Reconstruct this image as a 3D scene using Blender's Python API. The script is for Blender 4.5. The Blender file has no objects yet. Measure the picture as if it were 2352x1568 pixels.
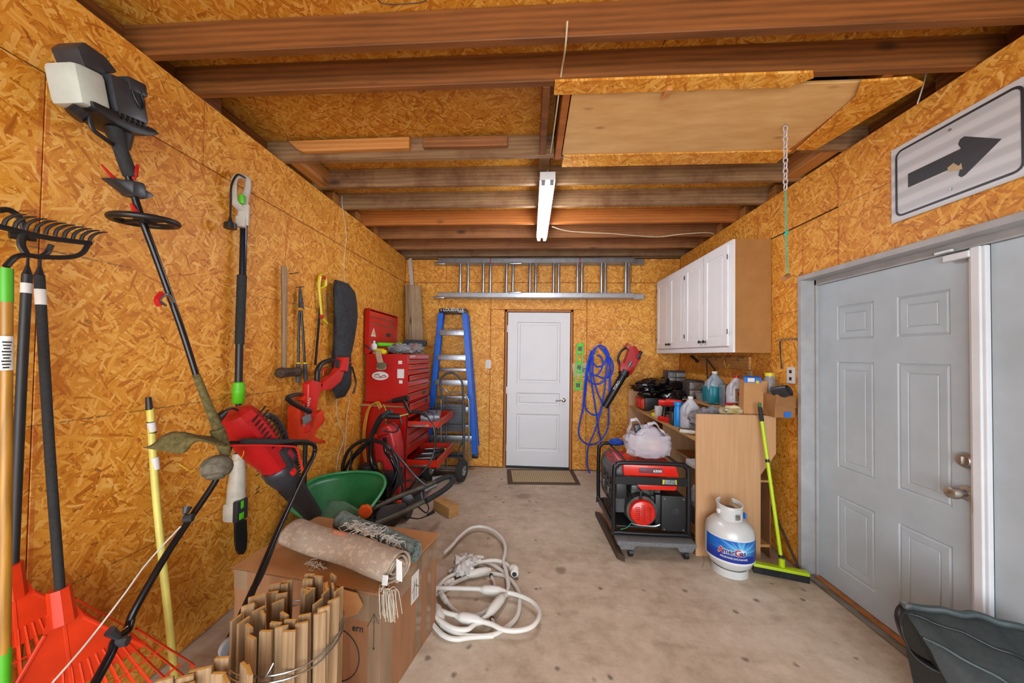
import bpy, bmesh, math, random
from mathutils import Vector, Matrix, noise
random.seed(7)
SC = bpy.context.scene
COL = SC.collection
V = Vector

# ------------------------------------------------------------------ camera
cam_d = bpy.data.cameras.new('camera')
cam = bpy.data.objects.new('camera', cam_d)
COL.objects.link(cam)
yaw, pitch, roll = 0.0644, 0.0194, 0.0143
fwd = V((-math.sin(yaw)*math.cos(pitch), math.cos(yaw)*math.cos(pitch), math.sin(pitch)))
rt = V((math.cos(yaw), math.sin(yaw), 0))
up = rt.cross(fwd)
r2 = rt*math.cos(roll) + up*math.sin(roll)
u2 = up*math.cos(roll) - rt*math.sin(roll)
mw = Matrix((( r2.x, u2.x, -fwd.x, 0), (r2.y, u2.y, -fwd.y, 0), (r2.z, u2.z, -fwd.z, 1.487), (0, 0, 0, 1)))
cam.matrix_world = mw
cam_d.sensor_width = 36.0
cam_d.lens = 809.2/2352*36.0
cam_d.shift_x = (1176-1165.03)/2352
cam_d.shift_y = (798.39-784)/2352
cam_d.clip_start = 0.05
SC.camera = cam

# ------------------------------------------------------------------ light and exposure
w = bpy.data.worlds.new('overcast_day'); SC.world = w; w.use_nodes = True
bg = w.node_tree.nodes['Background']
bg.inputs[0].default_value = (0.80, 0.90, 1.0, 1)
bg.inputs[1].default_value = 3.0
SC.view_settings.view_transform = 'Standard'
SC.view_settings.look = 'None'
SC.view_settings.gamma = 1.0
SC.view_settings.use_curve_mapping = False
SC.view_settings.exposure = 0.78
def door_light():
    # daylight entering through the open garage door behind the photographer
    l = bpy.data.lights.new('garage_opening_daylight', 'AREA')
    l.shape = 'RECTANGLE'; l.size = 3.4; l.size_y = 2.3; l.energy = 60; l.color = (0.90, 0.95, 1.0)
    o = bpy.data.objects.new('garage_opening_daylight', l); COL.objects.link(o)
    o.location = (0.1, -1.65, 1.25); o.rotation_euler = (math.radians(90), 0, 0)
door_light()

# ------------------------------------------------------------------ materials
def lin(c):
    if isinstance(c, str):
        c = tuple(int(c[i:i+2], 16)/255 for i in (0, 2, 4))
    return tuple((x/12.92 if x <= 0.04045 else ((x+0.055)/1.055)**2.4) for x in c) + (1,)
class NT:
    def __init__(s, name):
        s.m = bpy.data.materials.new(name); s.m.use_nodes = True
        s.t = s.m.node_tree; s.b = s.t.nodes['Principled BSDF']
    def n(s, typ, **kw):
        nd = s.t.nodes.new('ShaderNode'+typ)
        for k, v in kw.items():
            if k.startswith('i_'):
                k = k[2:]; k = int(k) if k.isdigit() else k.replace('_', ' ')
                nd.inputs[k].default_value = v
            else: setattr(nd, k, v)
        return nd
    def l(s, a, b): s.t.links.new(a, b)
    def math(s, op, a, b=None, c=None, clamp=False):
        nd = s.n('Math', operation=op); nd.use_clamp = clamp
        for i, v in enumerate((a, b, c)):
            if v is None: continue
            if isinstance(v, (int, float)): nd.inputs[i].default_value = v
            else: s.l(v, nd.inputs[i])
        return nd.outputs[0]
    def ramp(s, fac, stops, interp='LINEAR'):
        nd = s.n('ValToRGB'); cr = nd.color_ramp; cr.interpolation = interp
        while len(cr.elements) < len(stops): cr.elements.new(0.5)
        for e, (p, c) in zip(cr.elements, stops):
            e.position = p; e.color = lin(c)
        s.l(fac, nd.inputs[0]); return nd.outputs[0]
    def mix(s, fac, a, b, typ='MIX'):
        nd = s.n('Mix', data_type='RGBA', blend_type=typ)
        for k, v in ((0, fac), (6, a), (7, b)):
            if isinstance(v, (int, float)): nd.inputs[k].default_value = v
            elif isinstance(v, (tuple, str)): nd.inputs[k].default_value = lin(v) if isinstance(v, str) else v
            else: s.l(v, nd.inputs[k])
        return nd.outputs[2]
    def bump(s, h, strength=0.3, dist=0.002):
        nd = s.n('Bump'); nd.inputs['Strength'].default_value = strength; nd.inputs['Distance'].default_value = dist
        s.l(h, nd.inputs['Height']); s.l(nd.outputs[0], s.b.inputs['Normal'])
    def coord(s, kind='Object', scale=(1, 1, 1), rot=(0, 0, 0), loc=(0, 0, 0)):
        tc = s.n('TexCoord'); mp = s.n('Mapping')
        mp.inputs['Scale'].default_value = scale; mp.inputs['Rotation'].default_value = rot; mp.inputs['Location'].default_value = loc
        s.l(tc.outputs[kind], mp.inputs[0]); return mp.outputs[0]
    def noise(s, vec, scale, detail=3, rough=0.5, out=0):
        nd = s.n('TexNoise'); nd.inputs['Scale'].default_value = scale; nd.inputs['Detail'].default_value = detail
        nd.inputs['Roughness'].default_value = rough
        s.l(vec, nd.inputs['Vector']); return nd.outputs[out]
MC = {}
def mat(name, col, rough=0.5, metal=0.0, var=0.12, scale=14, bump=0.0, col2=None, coat=0, trans=0, alpha=1, stretch=(1, 1, 1), spec=None, noise_detail=4):
    if name in MC: return MC[name]
    k = NT(name); b = k.b
    vec = k.coord('Object', stretch)
    nz = k.noise(vec, scale, noise_detail, 0.6)
    base = lin(col)
    if col2: c2 = lin(col2)
    else: c2 = tuple(x*(1-var*2.2) for x in base[:3])+(1,)
    r = k.n('ValToRGB'); r.color_ramp.elements[0].position = 0.35; r.color_ramp.elements[1].position = 0.68
    r.color_ramp.elements[0].color = c2; r.color_ramp.elements[1].color = base
    k.l(nz, r.inputs[0]); k.l(r.outputs[0], b.inputs['Base Color'])
    b.inputs['Roughness'].default_value = rough; b.inputs['Metallic'].default_value = metal
    if coat: b.inputs['Coat Weight'].default_value = coat
    if trans: b.inputs['Transmission Weight'].default_value = trans
    if alpha < 1: b.inputs['Alpha'].default_value = alpha
    if spec is not None: b.inputs['Specular IOR Level'].default_value = spec
    if bump: k.bump(k.noise(vec, scale*3, 3), bump, 0.003)
    MC[name] = k.m; return k.m

def osb(name, axes, dark=1.0, lines=True, edge=True):
    """oriented strand board: layers of long thin flakes lying at several angles"""
    k = NT(name); b = k.b
    tc = k.n('TexCoord'); geo = k.n('NewGeometry'); sep = k.n('SeparateXYZ'); k.l(geo.outputs['Position'], sep.inputs[0])
    oi = k.n('ObjectInfo'); cmb = k.n('CombineXYZ')
    o1 = k.math('MULTIPLY', oi.outputs['Random'], 17.3)
    k.l(k.math('ADD', sep.outputs[axes[0]], o1), cmb.inputs[0]); k.l(sep.outputs[axes[1]], cmb.inputs[1]); k.l(o1, cmb.inputs[2])
    # gentle warp
    nz = k.n('TexNoise'); nz.inputs['Scale'].default_value = 5; nz.inputs['Detail'].default_value = 2
    k.l(cmb.outputs[0], nz.inputs['Vector'])
    vm = k.n('VectorMath', operation='SCALE'); k.l(nz.outputs['Color'], vm.inputs[0]); vm.inputs['Scale'].default_value = 0.05
    va = k.n('VectorMath', operation='ADD'); k.l(cmb.outputs[0], va.inputs[0]); k.l(vm.outputs[0], va.inputs[1])
    best = None; hue = None
    for i, (ang, s) in enumerate(((15, 21), (62, 25), (108, 20), (155, 24), (38, 29), (128, 31))):
        mp = k.n('Mapping'); mp.inputs['Rotation'].default_value = (0, 0, math.radians(ang))
        mp2 = k.n('Mapping'); mp2.inputs['Scale'].default_value = (s*0.55, s*3.3, 1); mp2.inputs['Location'].default_value = (i*3.7, i*5.1, i)
        k.l(va.outputs[0], mp.inputs[0]); k.l(mp.outputs[0], mp2.inputs[0])
        vo = k.n('TexVoronoi'); vo.voronoi_dimensions = '2D'; vo.inputs['Scale'].default_value = 1.0
        k.l(mp2.outputs[0], vo.inputs['Vector'])
        sc = k.n('SeparateColor'); k.l(vo.outputs['Color'], sc.inputs[0])
        h, v = sc.outputs[0], sc.outputs[1]
        # grain inside the flake
        mp3 = k.n('Mapping'); mp3.inputs['Scale'].default_value = (7, 110, 1); k.l(mp.outputs[0], mp3.inputs[0])
        g = k.noise(mp3.outputs[0], 1.0, 2)
        v = k.math('ADD', k.math('MULTIPLY', v, 0.72), k.math('MULTIPLY', g, 0.55))
        h = k.math('SUBTRACT', h, k.math('MULTIPLY', vo.outputs['Distance'], 0.35))
        if best is None: best, hue = h, v
        else:
            gt = k.math('GREATER_THAN', h, best)
            mx = k.n('Mix'); k.l(gt, mx.inputs[0]); k.l(hue, mx.inputs[2]); k.l(v, mx.inputs[3])
            hue = mx.outputs[0]; best = k.math('MAXIMUM', h, best)
    d = dark
    def dk(c): return tuple(int(c[i:i+2], 16)/255*d for i in (0, 2, 4))
    col = k.ramp(k.math('SUBTRACT', hue, 0.08), [(0.0, dk('8c4b08')), (0.22, dk('bc7414')), (0.45, dk('d29028')), (0.7, dk('e1a63c')), (1.0, dk('f0c56e'))])
    big = k.noise(cmb.outputs[0], 1.6, 3)
    col = k.mix(k.math('MULTIPLY', big, 0.45), col, k.mix(1.0, col, 'e6aa58', 'MULTIPLY'))
    sp = k.n('TexNoise'); sp.inputs['Scale'].default_value = 38; sp.inputs['Detail'].default_value = 1
    k.l(cmb.outputs[0], sp.inputs['Vector'])
    spm = k.math('GREATER_THAN', sp.outputs[0], 0.735)
    col = k.mix(k.math('MULTIPLY', spm, 0.55), col, '4a2408')
    if lines:    # printed nailing lines every two feet
        a = sep.outputs[axes[1]]
        fr = k.math('ABSOLUTE', k.math('SUBTRACT', k.math('FRACT', k.math('ADD', k.math('DIVIDE', a, 0.61), 0.5)), 0.5))
        ln = k.math('LESS_THAN', fr, 0.0055)
        nn = k.noise(cmb.outputs[0], 3.0, 2); nf = k.noise(cmb.outputs[0], 60, 1)
        msk = k.math('MULTIPLY', ln, k.math('MULTIPLY', k.math('GREATER_THAN', nn, 0.44), k.math('GREATER_THAN', nf, 0.42)))
        col = k.mix(k.math('MULTIPLY', msk, 0.55), col, '3a3028')
    if edge:     # painted sheet edges
        sg = k.n('SeparateXYZ'); k.l(tc.outputs['Generated'], sg.inputs[0])
        e = None
        for ax, wd in ((axes[0], 0.011), (axes[1], 0.006)):
            q = sg.outputs[ax]; mn = k.math('MINIMUM', q, k.math('SUBTRACT', 1.0, q)); t = k.math('LESS_THAN', mn, wd)
            e = t if e is None else k.math('MAXIMUM', e, t)
        en = k.noise(cmb.outputs[0], 7.0, 3)
        e = k.math('MULTIPLY', e, k.math('MULTIPLY', k.math('SUBTRACT', en, 0.42, clamp=True), 5.0, clamp=True))
        col = k.mix(k.math('MULTIPLY', e, 0.5, clamp=True), col, 'b04312')
    k.l(col, b.inputs['Base Color']); b.inputs['Roughness'].default_value = 0.55
    k.bump(k.math('ADD', best, k.math('MULTIPLY', hue, 0.3)), 0.35, 0.0025)
    MC[name] = k.m; return k.m

def wood(name, light, dark_, axis=0, scale=1.0, rough=0.6, knots=True, stain=None, stain_amt=0.5, contrast=1.0):
    """sawn lumber with grain along one world axis"""
    k = NT(name)
    geo = k.n('NewGeometry'); oi = k.n('ObjectInfo')
    add = k.n('VectorMath', operation='ADD'); cx = k.n('CombineXYZ')
    r = k.math('MULTIPLY', oi.outputs['Random'], 31.0)
    for i in range(3): k.l(r, cx.inputs[i])
    k.l(geo.outputs['Position'], add.inputs[0]); k.l(cx.outputs[0], add.inputs[1])
    sc = [22*scale]*3; sc[axis] = 1.6*scale
    mp = k.n('Mapping'); mp.inputs['Scale'].default_value = sc; k.l(add.outputs[0], mp.inputs[0])
    n1 = k.noise(mp.outputs[0], 1.0, 5, 0.65)
    sc2 = [9*scale]*3; sc2[axis] = 0.9*scale
    mp2 = k.n('Mapping'); mp2.inputs['Scale'].default_value = sc2; k.l(add.outputs[0], mp2.inputs[0])
    wv = k.n('TexWave'); wv.inputs['Scale'].default_value = 1.2; wv.inputs['Distortion'].default_value = 5; wv.inputs['Detail'].default_value = 2
    wv.bands_direction = 'Z' if axis != 2 else 'X'
    k.l(mp2.outputs[0], wv.inputs['Vector'])
    f = k.math('ADD', k.math('MULTIPLY', n1, 0.82), k.math('MULTIPLY', wv.outputs['Fac'], 0.18))
    f = k.math('ADD', k.math('MULTIPLY', k.math('SUBTRACT', f, 0.5), contrast), 0.5)
    col = k.ramp(f, [(0.25, dark_), (0.72, light)])
    if stain:
        sn = k.noise(add.outputs[0], 3.2, 5, 0.7)
        m = k.math('MULTIPLY', k.math('SUBTRACT', sn, 0.47, clamp=True), 6*stain_amt, clamp=True)
        col = k.mix(m, col, stain)
    if knots:
        s3 = [9]*3; s3[axis] = 4.0
        mp3 = k.n('Mapping'); mp3.inputs['Scale'].default_value = s3; k.l(add.outputs[0], mp3.inputs[0])
        vo = k.n('TexVoronoi'); vo.inputs['Scale'].default_value = 0.55; k.l(mp3.outputs[0], vo.inputs['Vector'])
        kn = k.math('MULTIPLY', k.math('SUBTRACT', 0.15, vo.outputs['Distance'], clamp=True), 11, clamp=True)
        col = k.mix(k.math('MULTIPLY', kn, 0.75), col, '2c1608')
    k.l(col, k.b.inputs['Base Color']); k.b.inputs['Roughness'].default_value = rough
    k.bump(n1, 0.2, 0.002)
    MC[name] = k.m; return k.m

def concrete():
    k = NT('concrete_floor')
    c = k.coord('Object')
    n1 = k.noise(c, 1.3, 5, 0.6); n2 = k.noise(c, 9, 5, 0.7); n3 = k.noise(c, 160, 2, 0.6)
    f = k.math('ADD', k.math('MULTIPLY', n1, 0.5), k.math('MULTIPLY', n2, 0.5))
    col = k.ramp(f, [(0.30, '998670'), (0.46, 'b3a28c'), (0.60, 'c8b9a4'), (0.80, 'd6ccba')])
    # stains of varied size
    for sc, th, cc, am in ((2.6, 0.135, '5d4c3a', 0.6), (6.5, 0.13, '4a3c30', 0.7), (1.25, 0.14, '6d5a48', 0.5)):
        v = k.n('TexVoronoi'); v.inputs['Scale'].default_value = sc
        wn = k.n('TexNoise'); wn.inputs['Scale'].default_value = sc*3; wn.inputs['Detail'].default_value = 4
        k.l(c, wn.inputs['Vector'])
        vs = k.n('VectorMath', operation='SCALE'); vs.inputs['Scale'].default_value = 0.22/sc; k.l(wn.outputs['Color'], vs.inputs[0])
        ad = k.n('VectorMath', operation='ADD'); k.l(c, ad.inputs[0]); k.l(vs.outputs[0], ad.inputs[1])
        k.l(ad.outputs[0], v.inputs['Vector'])
        m = k.math('MULTIPLY', k.math('SUBTRACT', th, v.outputs['Distance'], clamp=True), 14, clamp=True)
        m = k.math('MULTIPLY', m, k.math('GREATER_THAN', k.noise(c, 1.1, 1), 0.42))
        col = k.mix(k.math('MULTIPLY', m, am), col, cc)
    # swept grime streaks
    mp = k.coord('Object', (4, 11, 1), (0, 0, 0.5))
    st = k.noise(mp, 1.0, 5, 0.7)
    col = k.mix(k.math('MULTIPLY', k.math('SUBTRACT', st, 0.52, clamp=True), 2.2, clamp=True), col, '8a755c')
    col = k.mix(k.math('MULTIPLY', k.math('GREATER_THAN', n3, 0.66), 0.25), col, '6a5a4a')
    k.l(col, k.b.inputs['Base Color']); k.b.inputs['Roughness'].default_value = 0.75
    k.bump(n2, 0.15, 0.003)
    return k.m

def emit(name, col, s):
    k = NT(name); k.b.inputs['Emission Color'].default_value = lin(col); k.b.inputs['Emission Strength'].default_value = s
    k.b.inputs['Base Color'].default_value = lin(col); return k.m

# ------------------------------------------------------------------ mesh helpers
def catmull(pts, sub=6, closed=False):
    P = [V(p) for p in pts]; n = len(P); out = []
    if n < 3: return P
    seg = n if closed else n-1
    for i in range(seg):
        g = (lambda j: P[j % n]) if closed else (lambda j: P[max(0, min(n-1, j))])
        a, b, c, d = g(i-1), g(i), g(i+1), g(i+2)
        for s in range(sub):
            t = s/sub
            out.append(0.5*((2*b) + (c-a)*t + (2*a-5*b+4*c-d)*t*t + (3*b-a-3*c+d)*t*t*t))
    if not closed: out.append(P[-1].copy())
    return out
class MB:
    def __init__(s, M=None): s.b = bmesh.new(); s.M = M
    def _t(s, vs):
        if s.M is not None:
            for v in vs: v.co = s.M @ v.co
        return s
    def box(s, a, b, bev=0, R=None, seg=2):
        """axis box from corner a to corner b, R rotates about its centre"""
        a, b = V(a), V(b); c = (a+b)/2; d = b-a
        r = bmesh.ops.create_cube(s.b, size=1); vs = r['verts']
        for v in vs: v.co = V((v.co.x*d.x, v.co.y*d.y, v.co.z*d.z))
        if bev:
            es = list({e for v in vs for e in v.link_edges})
            g = bmesh.ops.bevel(s.b, geom=vs+es, offset=min(bev, min(abs(q) for q in d)*0.45), segments=seg, profile=0.6, affect='EDGES', clamp_overlap=True)
            vs = list({v for f in g['faces'] for v in f.verts} | {v for v in vs if v.is_valid})
        for v in vs: v.co = ((R @ v.co) if R is not None else v.co) + c
        return s._t(vs)
    def bx(s, c, d, bev=0, R=None, seg=2):
        c, d = V(c), V(d); return s.box(c-d/2, c+d/2, bev, R, seg)
    def cyl(s, p0, p1, r0, r1=None, n=16, cap=True):
        p0, p1 = V(p0), V(p1); r1 = r0 if r1 is None else r1
        ax = (p1-p0); L = ax.length
        if L < 1e-6: return s
        r = bmesh.ops.create_cone(s.b, cap_ends=cap, segments=n, radius1=max(r0, 1e-5), radius2=max(r1, 1e-5), depth=L)
        q = V((0, 0, 1)).rotation_difference(ax.normalized()).to_matrix()
        for v in r['verts']: v.co = q @ v.co + (p0+p1)/2
        return s._t(r['verts'])
    def tube(s, pts, r, n=8, closed=False, sub=6, sm=True, flat=1.0, cap=True):
        P = catmull(pts, sub, closed) if sm else [V(p) for p in pts]
        m = len(P)
        rad = r if isinstance(r, (list, tuple)) else None
        prev = None; rings = []
        for i, p in enumerate(P):
            a = P[(i-1) % m] if (closed or i > 0) else P[0]
            c = P[(i+1) % m] if (closed or i < m-1) else P[-1]
            t = (c-a)
            if t.length < 1e-9: t = V((0, 0, 1))
            t.normalize()
            if prev is None:
                ref = V((0, 0, 1)) if abs(t.z) < 0.9 else V((0, 1, 0))
                nrm = t.cross(ref).normalized()
            else:
                nrm = prev - t*prev.dot(t)
                if nrm.length < 1e-6: nrm = t.orthogonal()
                nrm.normalize()
            prev = nrm; bn = t.cross(nrm)
            rr = r if rad is None else (lambda f: rad[int(f)]*(1-f+int(f)) + rad[min(len(rad)-1, int(f)+1)]*(f-int(f)))(i/(max(1, m-1))*(len(rad)-1))
            rings.append([s.b.verts.new(p + nrm*math.cos(2*math.pi*j/n)*rr + bn*math.sin(2*math.pi*j/n)*rr*flat) for j in range(n)])
        for i in range(m if closed else m-1):
            A, B = rings[i], rings[(i+1) % m]
            for j in range(n): s.b.faces.new((A[j], A[(j+1) % n], B[(j+1) % n], B[j]))
        if not closed and cap:
            s.b.faces.new(rings[0][::-1]); s.b.faces.new(rings[-1])
        return s._t([v for q in rings for v in q])
    def lathe(s, prof, o=(0, 0, 0), ax=(0, 0, 1), n=24, squash=1.0, cap=True):
        q = V((0, 0, 1)).rotation_difference(V(ax).normalized()).to_matrix(); o = V(o); rings = []
        for (r, z) in prof:
            rings.append([s.b.verts.new(o + q @ V((max(r, 1e-4)*math.cos(2*math.pi*j/n), max(r, 1e-4)*math.sin(2*math.pi*j/n)*squash, z))) for j in range(n)])
        for i in range(len(rings)-1):
            for j in range(n): s.b.faces.new((rings[i][j], rings[i][(j+1) % n], rings[i+1][(j+1) % n], rings[i+1][j]))
        if cap:
            s.b.faces.new(rings[0][::-1]); s.b.faces.new(rings[-1])
        return s._t([v for q_ in rings for v in q_])
    def prism(s, pts, ext, bev=0, seg=2):
        """polygon of 3-D points extruded by the vector ext"""
        e = V(ext); A = [s.b.verts.new(V(p)) for p in pts]; B = [s.b.verts.new(V(p)+e) for p in pts]; n = len(A)
        fs = [s.b.faces.new(A), s.b.faces.new(B[::-1])]
        for i in range(n): fs.append(s.b.faces.new((A[i], B[i], B[(i+1) % n], A[(i+1) % n])))
        vs = A+B
        if bev:
            es = [x for x in {e_ for v in vs for e_ in v.link_edges} if not (len(pts) > 12 and x.calc_length() < bev*1.2)]
            g = bmesh.ops.bevel(s.b, geom=es, offset=bev, segments=seg, profile=0.6, affect='EDGES', clamp_overlap=True)
            vs = list({v for f in g['faces'] for v in f.verts} | {v for v in vs if v.is_valid})
        return s._t(vs)
    def ball(s, c, r, n=12):
        r = V(r) if not isinstance(r, (int, float)) else V((r, r, r)); c = V(c)
        g = bmesh.ops.create_uvsphere(s.b, u_segments=n, v_segments=max(6, n//2+2), radius=1)
        for v in g['verts']: v.co = V((v.co.x*r.x, v.co.y*r.y, v.co.z*r.z)) + c
        return s._t(g['verts'])
    def grid(s, fn, nu, nv, closed_u=False):
        G = [[s.b.verts.new(V(fn(i/nu, j/nv))) for j in range(nv+1)] for i in range(nu if closed_u else nu+1)]
        m = len(G)
        for i in range(nu):
            for j in range(nv): s.b.faces.new((G[i][j], G[(i+1) % m][j], G[(i+1) % m][j+1], G[i][j+1]))
        return s._t([v for r in G for v in r])
    def jitter(s, a, f=8.0, seed=0):
        s.b.normal_update()
        for v in s.b.verts:
            nz = noise.noise_vector(v.co*f + V((seed, seed*1.7, 3.1)))
            v.co += nz*a
        return s
    def build(s, name, m, parent=None, smooth=None, solid=0):
        bmesh.ops.recalc_face_normals(s.b, faces=s.b.faces)
        me = bpy.data.meshes.new(name)
        if smooth is None: smooth = True
        ro = V((0, 0, 0)); p = parent
        while p is not None: ro += p.location; p = p.parent
        loc = V((0, 0, 0))
        if parent is None:
            cs = [v.co for v in s.b.verts]
            loc = V(((min(c.x for c in cs)+max(c.x for c in cs))/2, (min(c.y for c in cs)+max(c.y for c in cs))/2, min(c.z for c in cs)))
        for v in s.b.verts: v.co -= ro + loc
        s.b.to_mesh(me); s.b.free()
        me.materials.append(m)
        if smooth:
            me.polygons.foreach_set('use_smooth', [True]*len(me.polygons))
            me.update()
            try: me.set_sharp_from_angle(angle=math.radians(38))
            except Exception: pass
        o = bpy.data.objects.new(name, me); COL.objects.link(o); o.parent = parent; o.location = loc
        if solid:
            md = o.modifiers.new('thick', 'SOLIDIFY'); md.thickness = solid; md.offset = 0
        return o
def tag(o, label, cat, group=None, kind=None):
    o['label'] = label; o['category'] = cat
    if group: o['group'] = group
    if kind: o['kind'] = kind
    return o
def thing(name, label, cat, loc, group=None):
    o = bpy.data.objects.new(name, None); COL.objects.link(o); o.location = V(loc); o.empty_display_size = 0.05
    return tag(o, label, cat, group)
def struct(o): o['kind'] = 'structure'; return o
def root(name, loc=(0, 0, 0)):
    o = bpy.data.objects.new(name, None); COL.objects.link(o); o.location = V(loc); return struct(o)
def Rz(a): return Matrix.Rotation(math.radians(a), 3, 'Z')
def Rx(a): return Matrix.Rotation(math.radians(a), 3, 'X')
def Ry(a): return Matrix.Rotation(math.radians(a), 3, 'Y')
def frame(o, right, upv):
    """4x4 whose X is right, Y is up, Z is out of the page"""
    r = V(right).normalized(); u = V(upv); u = (u - r*u.dot(r)).normalized(); n = r.cross(u)
    return Matrix(((r.x, u.x, n.x, o[0]), (r.y, u.y, n.y, o[1]), (r.z, u.z, n.z, o[2]), (0, 0, 0, 1)))
def text(s, size, o, right, upv, m, parent, name='lettering', depth=0.0008, align='CENTER', bold=0.0, sx=1.0, shear=0.0):
    cu = bpy.data.curves.new('txt', 'FONT'); cu.body = s; cu.size = size; cu.align_x = align; cu.align_y = 'CENTER'
    cu.extrude = depth; cu.offset = bold; cu.shear = shear; cu.resolution_u = 3
    to = bpy.data.objects.new('txt', cu); COL.objects.link(to)
    dg = bpy.context.evaluated_depsgraph_get(); me = bpy.data.meshes.new_from_object(to.evaluated_get(dg))
    bpy.data.objects.remove(to)
    b = MB(); b.b.from_mesh(me); bpy.data.meshes.remove(me)
    M = frame(o, right, upv) @ Matrix.Diagonal((sx, 1, 1, 1))
    for v in b.b.verts: v.co = M @ v.co
    return b.build(name, m, parent, smooth=False)
def copy_tree(o, parent=None):
    c = o.copy(); COL.objects.link(c); c.parent = parent
    for ch in list(o.children): copy_tree(ch, c)
    return c
def lerp(a, b, t): return V(a)*(1-t) + V(b)*t
def door_face(b, w, h, t, rects, prof, M):
    """slab in local x 0..w, z 0..h, front at y=0 going back to t, with sunk/raised panels"""
    xs = sorted({0, w, *[q for r in rects for q in (r[0], r[2])]}); zs = sorted({0, h, *[q for r in rects for q in (r[1], r[3])]})
    bm = b.b; T = []
    def vt(x, y, z):
        v = bm.verts.new(M @ V((x, y, z))); return v
    for i in range(len(xs)-1):
        for j in range(len(zs)-1):
            x0, x1, z0, z1 = xs[i], xs[i+1], zs[j], zs[j+1]
            if any(r[0] <= x0+1e-6 and x1 <= r[2]+1e-6 and r[1] <= z0+1e-6 and z1 <= r[3]+1e-6 for r in rects): continue
            bm.faces.new([vt(x0, 0, z0), vt(x1, 0, z0), vt(x1, 0, z1), vt(x0, 0, z1)])
    for (x0, z0, x1, z1) in rects:
        prev = None
        for (ins, dp) in [(0, 0)] + prof:
            ring = [vt(x0+ins, dp, z0+ins), vt(x1-ins, dp, z0+ins), vt(x1-ins, dp, z1-ins), vt(x0+ins, dp, z1-ins)]
            if prev:
                for q in range(4): bm.faces.new((prev[q], prev[(q+1) % 4], ring[(q+1) % 4], ring[q]))
            prev = ring
        bm.faces.new(prev)
    a = [vt(0, 0, 0), vt(w, 0, 0), vt(w, 0, h), vt(0, 0, h)]; c = [vt(0, t, 0), vt(w, t, 0), vt(w, t, h), vt(0, t, h)]
    for q in range(4): bm.faces.new((a[q], a[(q+1) % 4], c[(q+1) % 4], c[q]))
    bm.faces.new(c)
    bmesh.ops.remove_doubles(bm, verts=bm.verts, dist=1e-5)
XL, XR, YB, ZC = -1.69, 1.916, 4.643, 2.772
Y0 = -1.7

# ================================================================== the setting
M_osbL = osb('osb_side_wall', (1, 2)); M_osbB = osb('osb_back_wall', (0, 2)); M_osbC = osb('osb_deck', (0, 1), 0.9, lines=False, edge=False)
M_osbRaw = osb('osb_offcut', (0, 1), 1.0, lines=False, edge=False)
M_joistR = wood('joist_red', '8e5524', '55300f', 0)
M_joistO = wood('joist_orange', 'b9702c', '8a4a16', 0)
M_joistG = wood('joist_grey', '9a7a55', '6c4c30', 0, stain='57280e', stain_amt=0.5)
M_joistM = wood('joist_mid', 'a06a3c', '6e4020', 0, stain='5c2f14', stain_amt=0.35)
M_blk = wood('blocking_wood', '8a5526', '4c2810', 1)
M_blkL = wood('blocking_light', 'b4793a', '85501f', 1)
M_pine = wood('pine_board', 'cf9250', 'a8682c', 0)
M_conc = concrete()
M_dark = mat('dark_cavity', '2a1a10', 0.9, var=0.1)

struct(MB().box((-4.0, -6.0, -0.12), (4.5, 4.75, 0.0)).build('floor', M_conc, smooth=False))

def board(parent, a, b, m, name='osb_panel', bev=0.0015):
    return MB().box(a, b, bev, seg=1).build(name, m, parent, smooth=False)
G = 0.0016
# left wall: backing with vertical sheets and a narrow top course
wl = struct(MB().box((-1.84, Y0, 0), (-1.703, YB+0.1, ZC-0.004)).build('wall_left', M_dark, smooth=False))
ys = [Y0, -0.12, 1.10, 2.32, 3.54, YB]
for a, b in zip(ys, ys[1:]): board(wl, (-1.702, a+G, 0.006), (XL, b-G, 2.44-G), M_osbL)
ys = [Y0, 0.47, 1.69, 2.91, 4.13, YB]
for a, b in zip(ys, ys[1:]): board(wl, (-1.702, a+G, 2.44+G), (XL, b-G, ZC), M_osbL)
# back wall
wb = struct(MB().box((-1.70, YB+0.013, 0), (-0.345, YB+0.12, ZC-0.004)).box((0.572, YB+0.013, 0), (2.06, YB+0.12, ZC-0.004)).box((-0.345, YB+0.013, 2.10), (0.572, YB+0.12, ZC-0.004)).build('wall_back', M_dark, smooth=False))
for a in ((XL, -0.522, 0.008, 2.44), (-0.522, -0.338, 0.008, 2.085), (-0.522, 0.735, 2.085, 2.44), (0.562, 0.735, 0.008, 2.085), (0.735, XR, 0.008, 2.44),
          (XL, -1.13, 2.44, ZC-0.02), (-1.13, 0.10, 2.44, ZC-0.02), (0.10, 1.30, 2.44, ZC-0.02), (1.30, XR, 2.44, ZC-0.02)):
    board(wb, (a[0]+G, YB, a[2]+G), (a[1]-G, YB+0.012, a[3]-G), M_osbB)
# right wall with the double-door opening
DY0, DY1, DZ = 0.55, 2.605, 2.045
wr = struct(MB().box((1.929, DY1, 0), (2.06, YB+0.1, ZC-0.004)).box((1.929, Y0, 0), (2.06, DY0, ZC-0.004)).box((1.929, DY0, DZ), (2.06, DY1, ZC-0.004)).build('wall_right', M_dark, smooth=False))
for a in ((DY1, 3.54, 0.006, 2.44), (3.54, YB, 0.006, 2.44), (2.32, DY1, DZ, 2.44), (1.10, 2.32, DZ, ZC), (DY0, 1.10, DZ, ZC), (-0.7, DY0, 0.006, ZC), (Y0, -0.7, 0.006, ZC),
          (2.32, 3.10, 2.447, ZC), (3.10, 4.32, 2.444, ZC), (4.32, YB, 2.444, ZC)):
    board(wr, (XR, a[0]+G, a[2]+G), (1.928, a[1]-G, a[3]-G), M_osbL)
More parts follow.
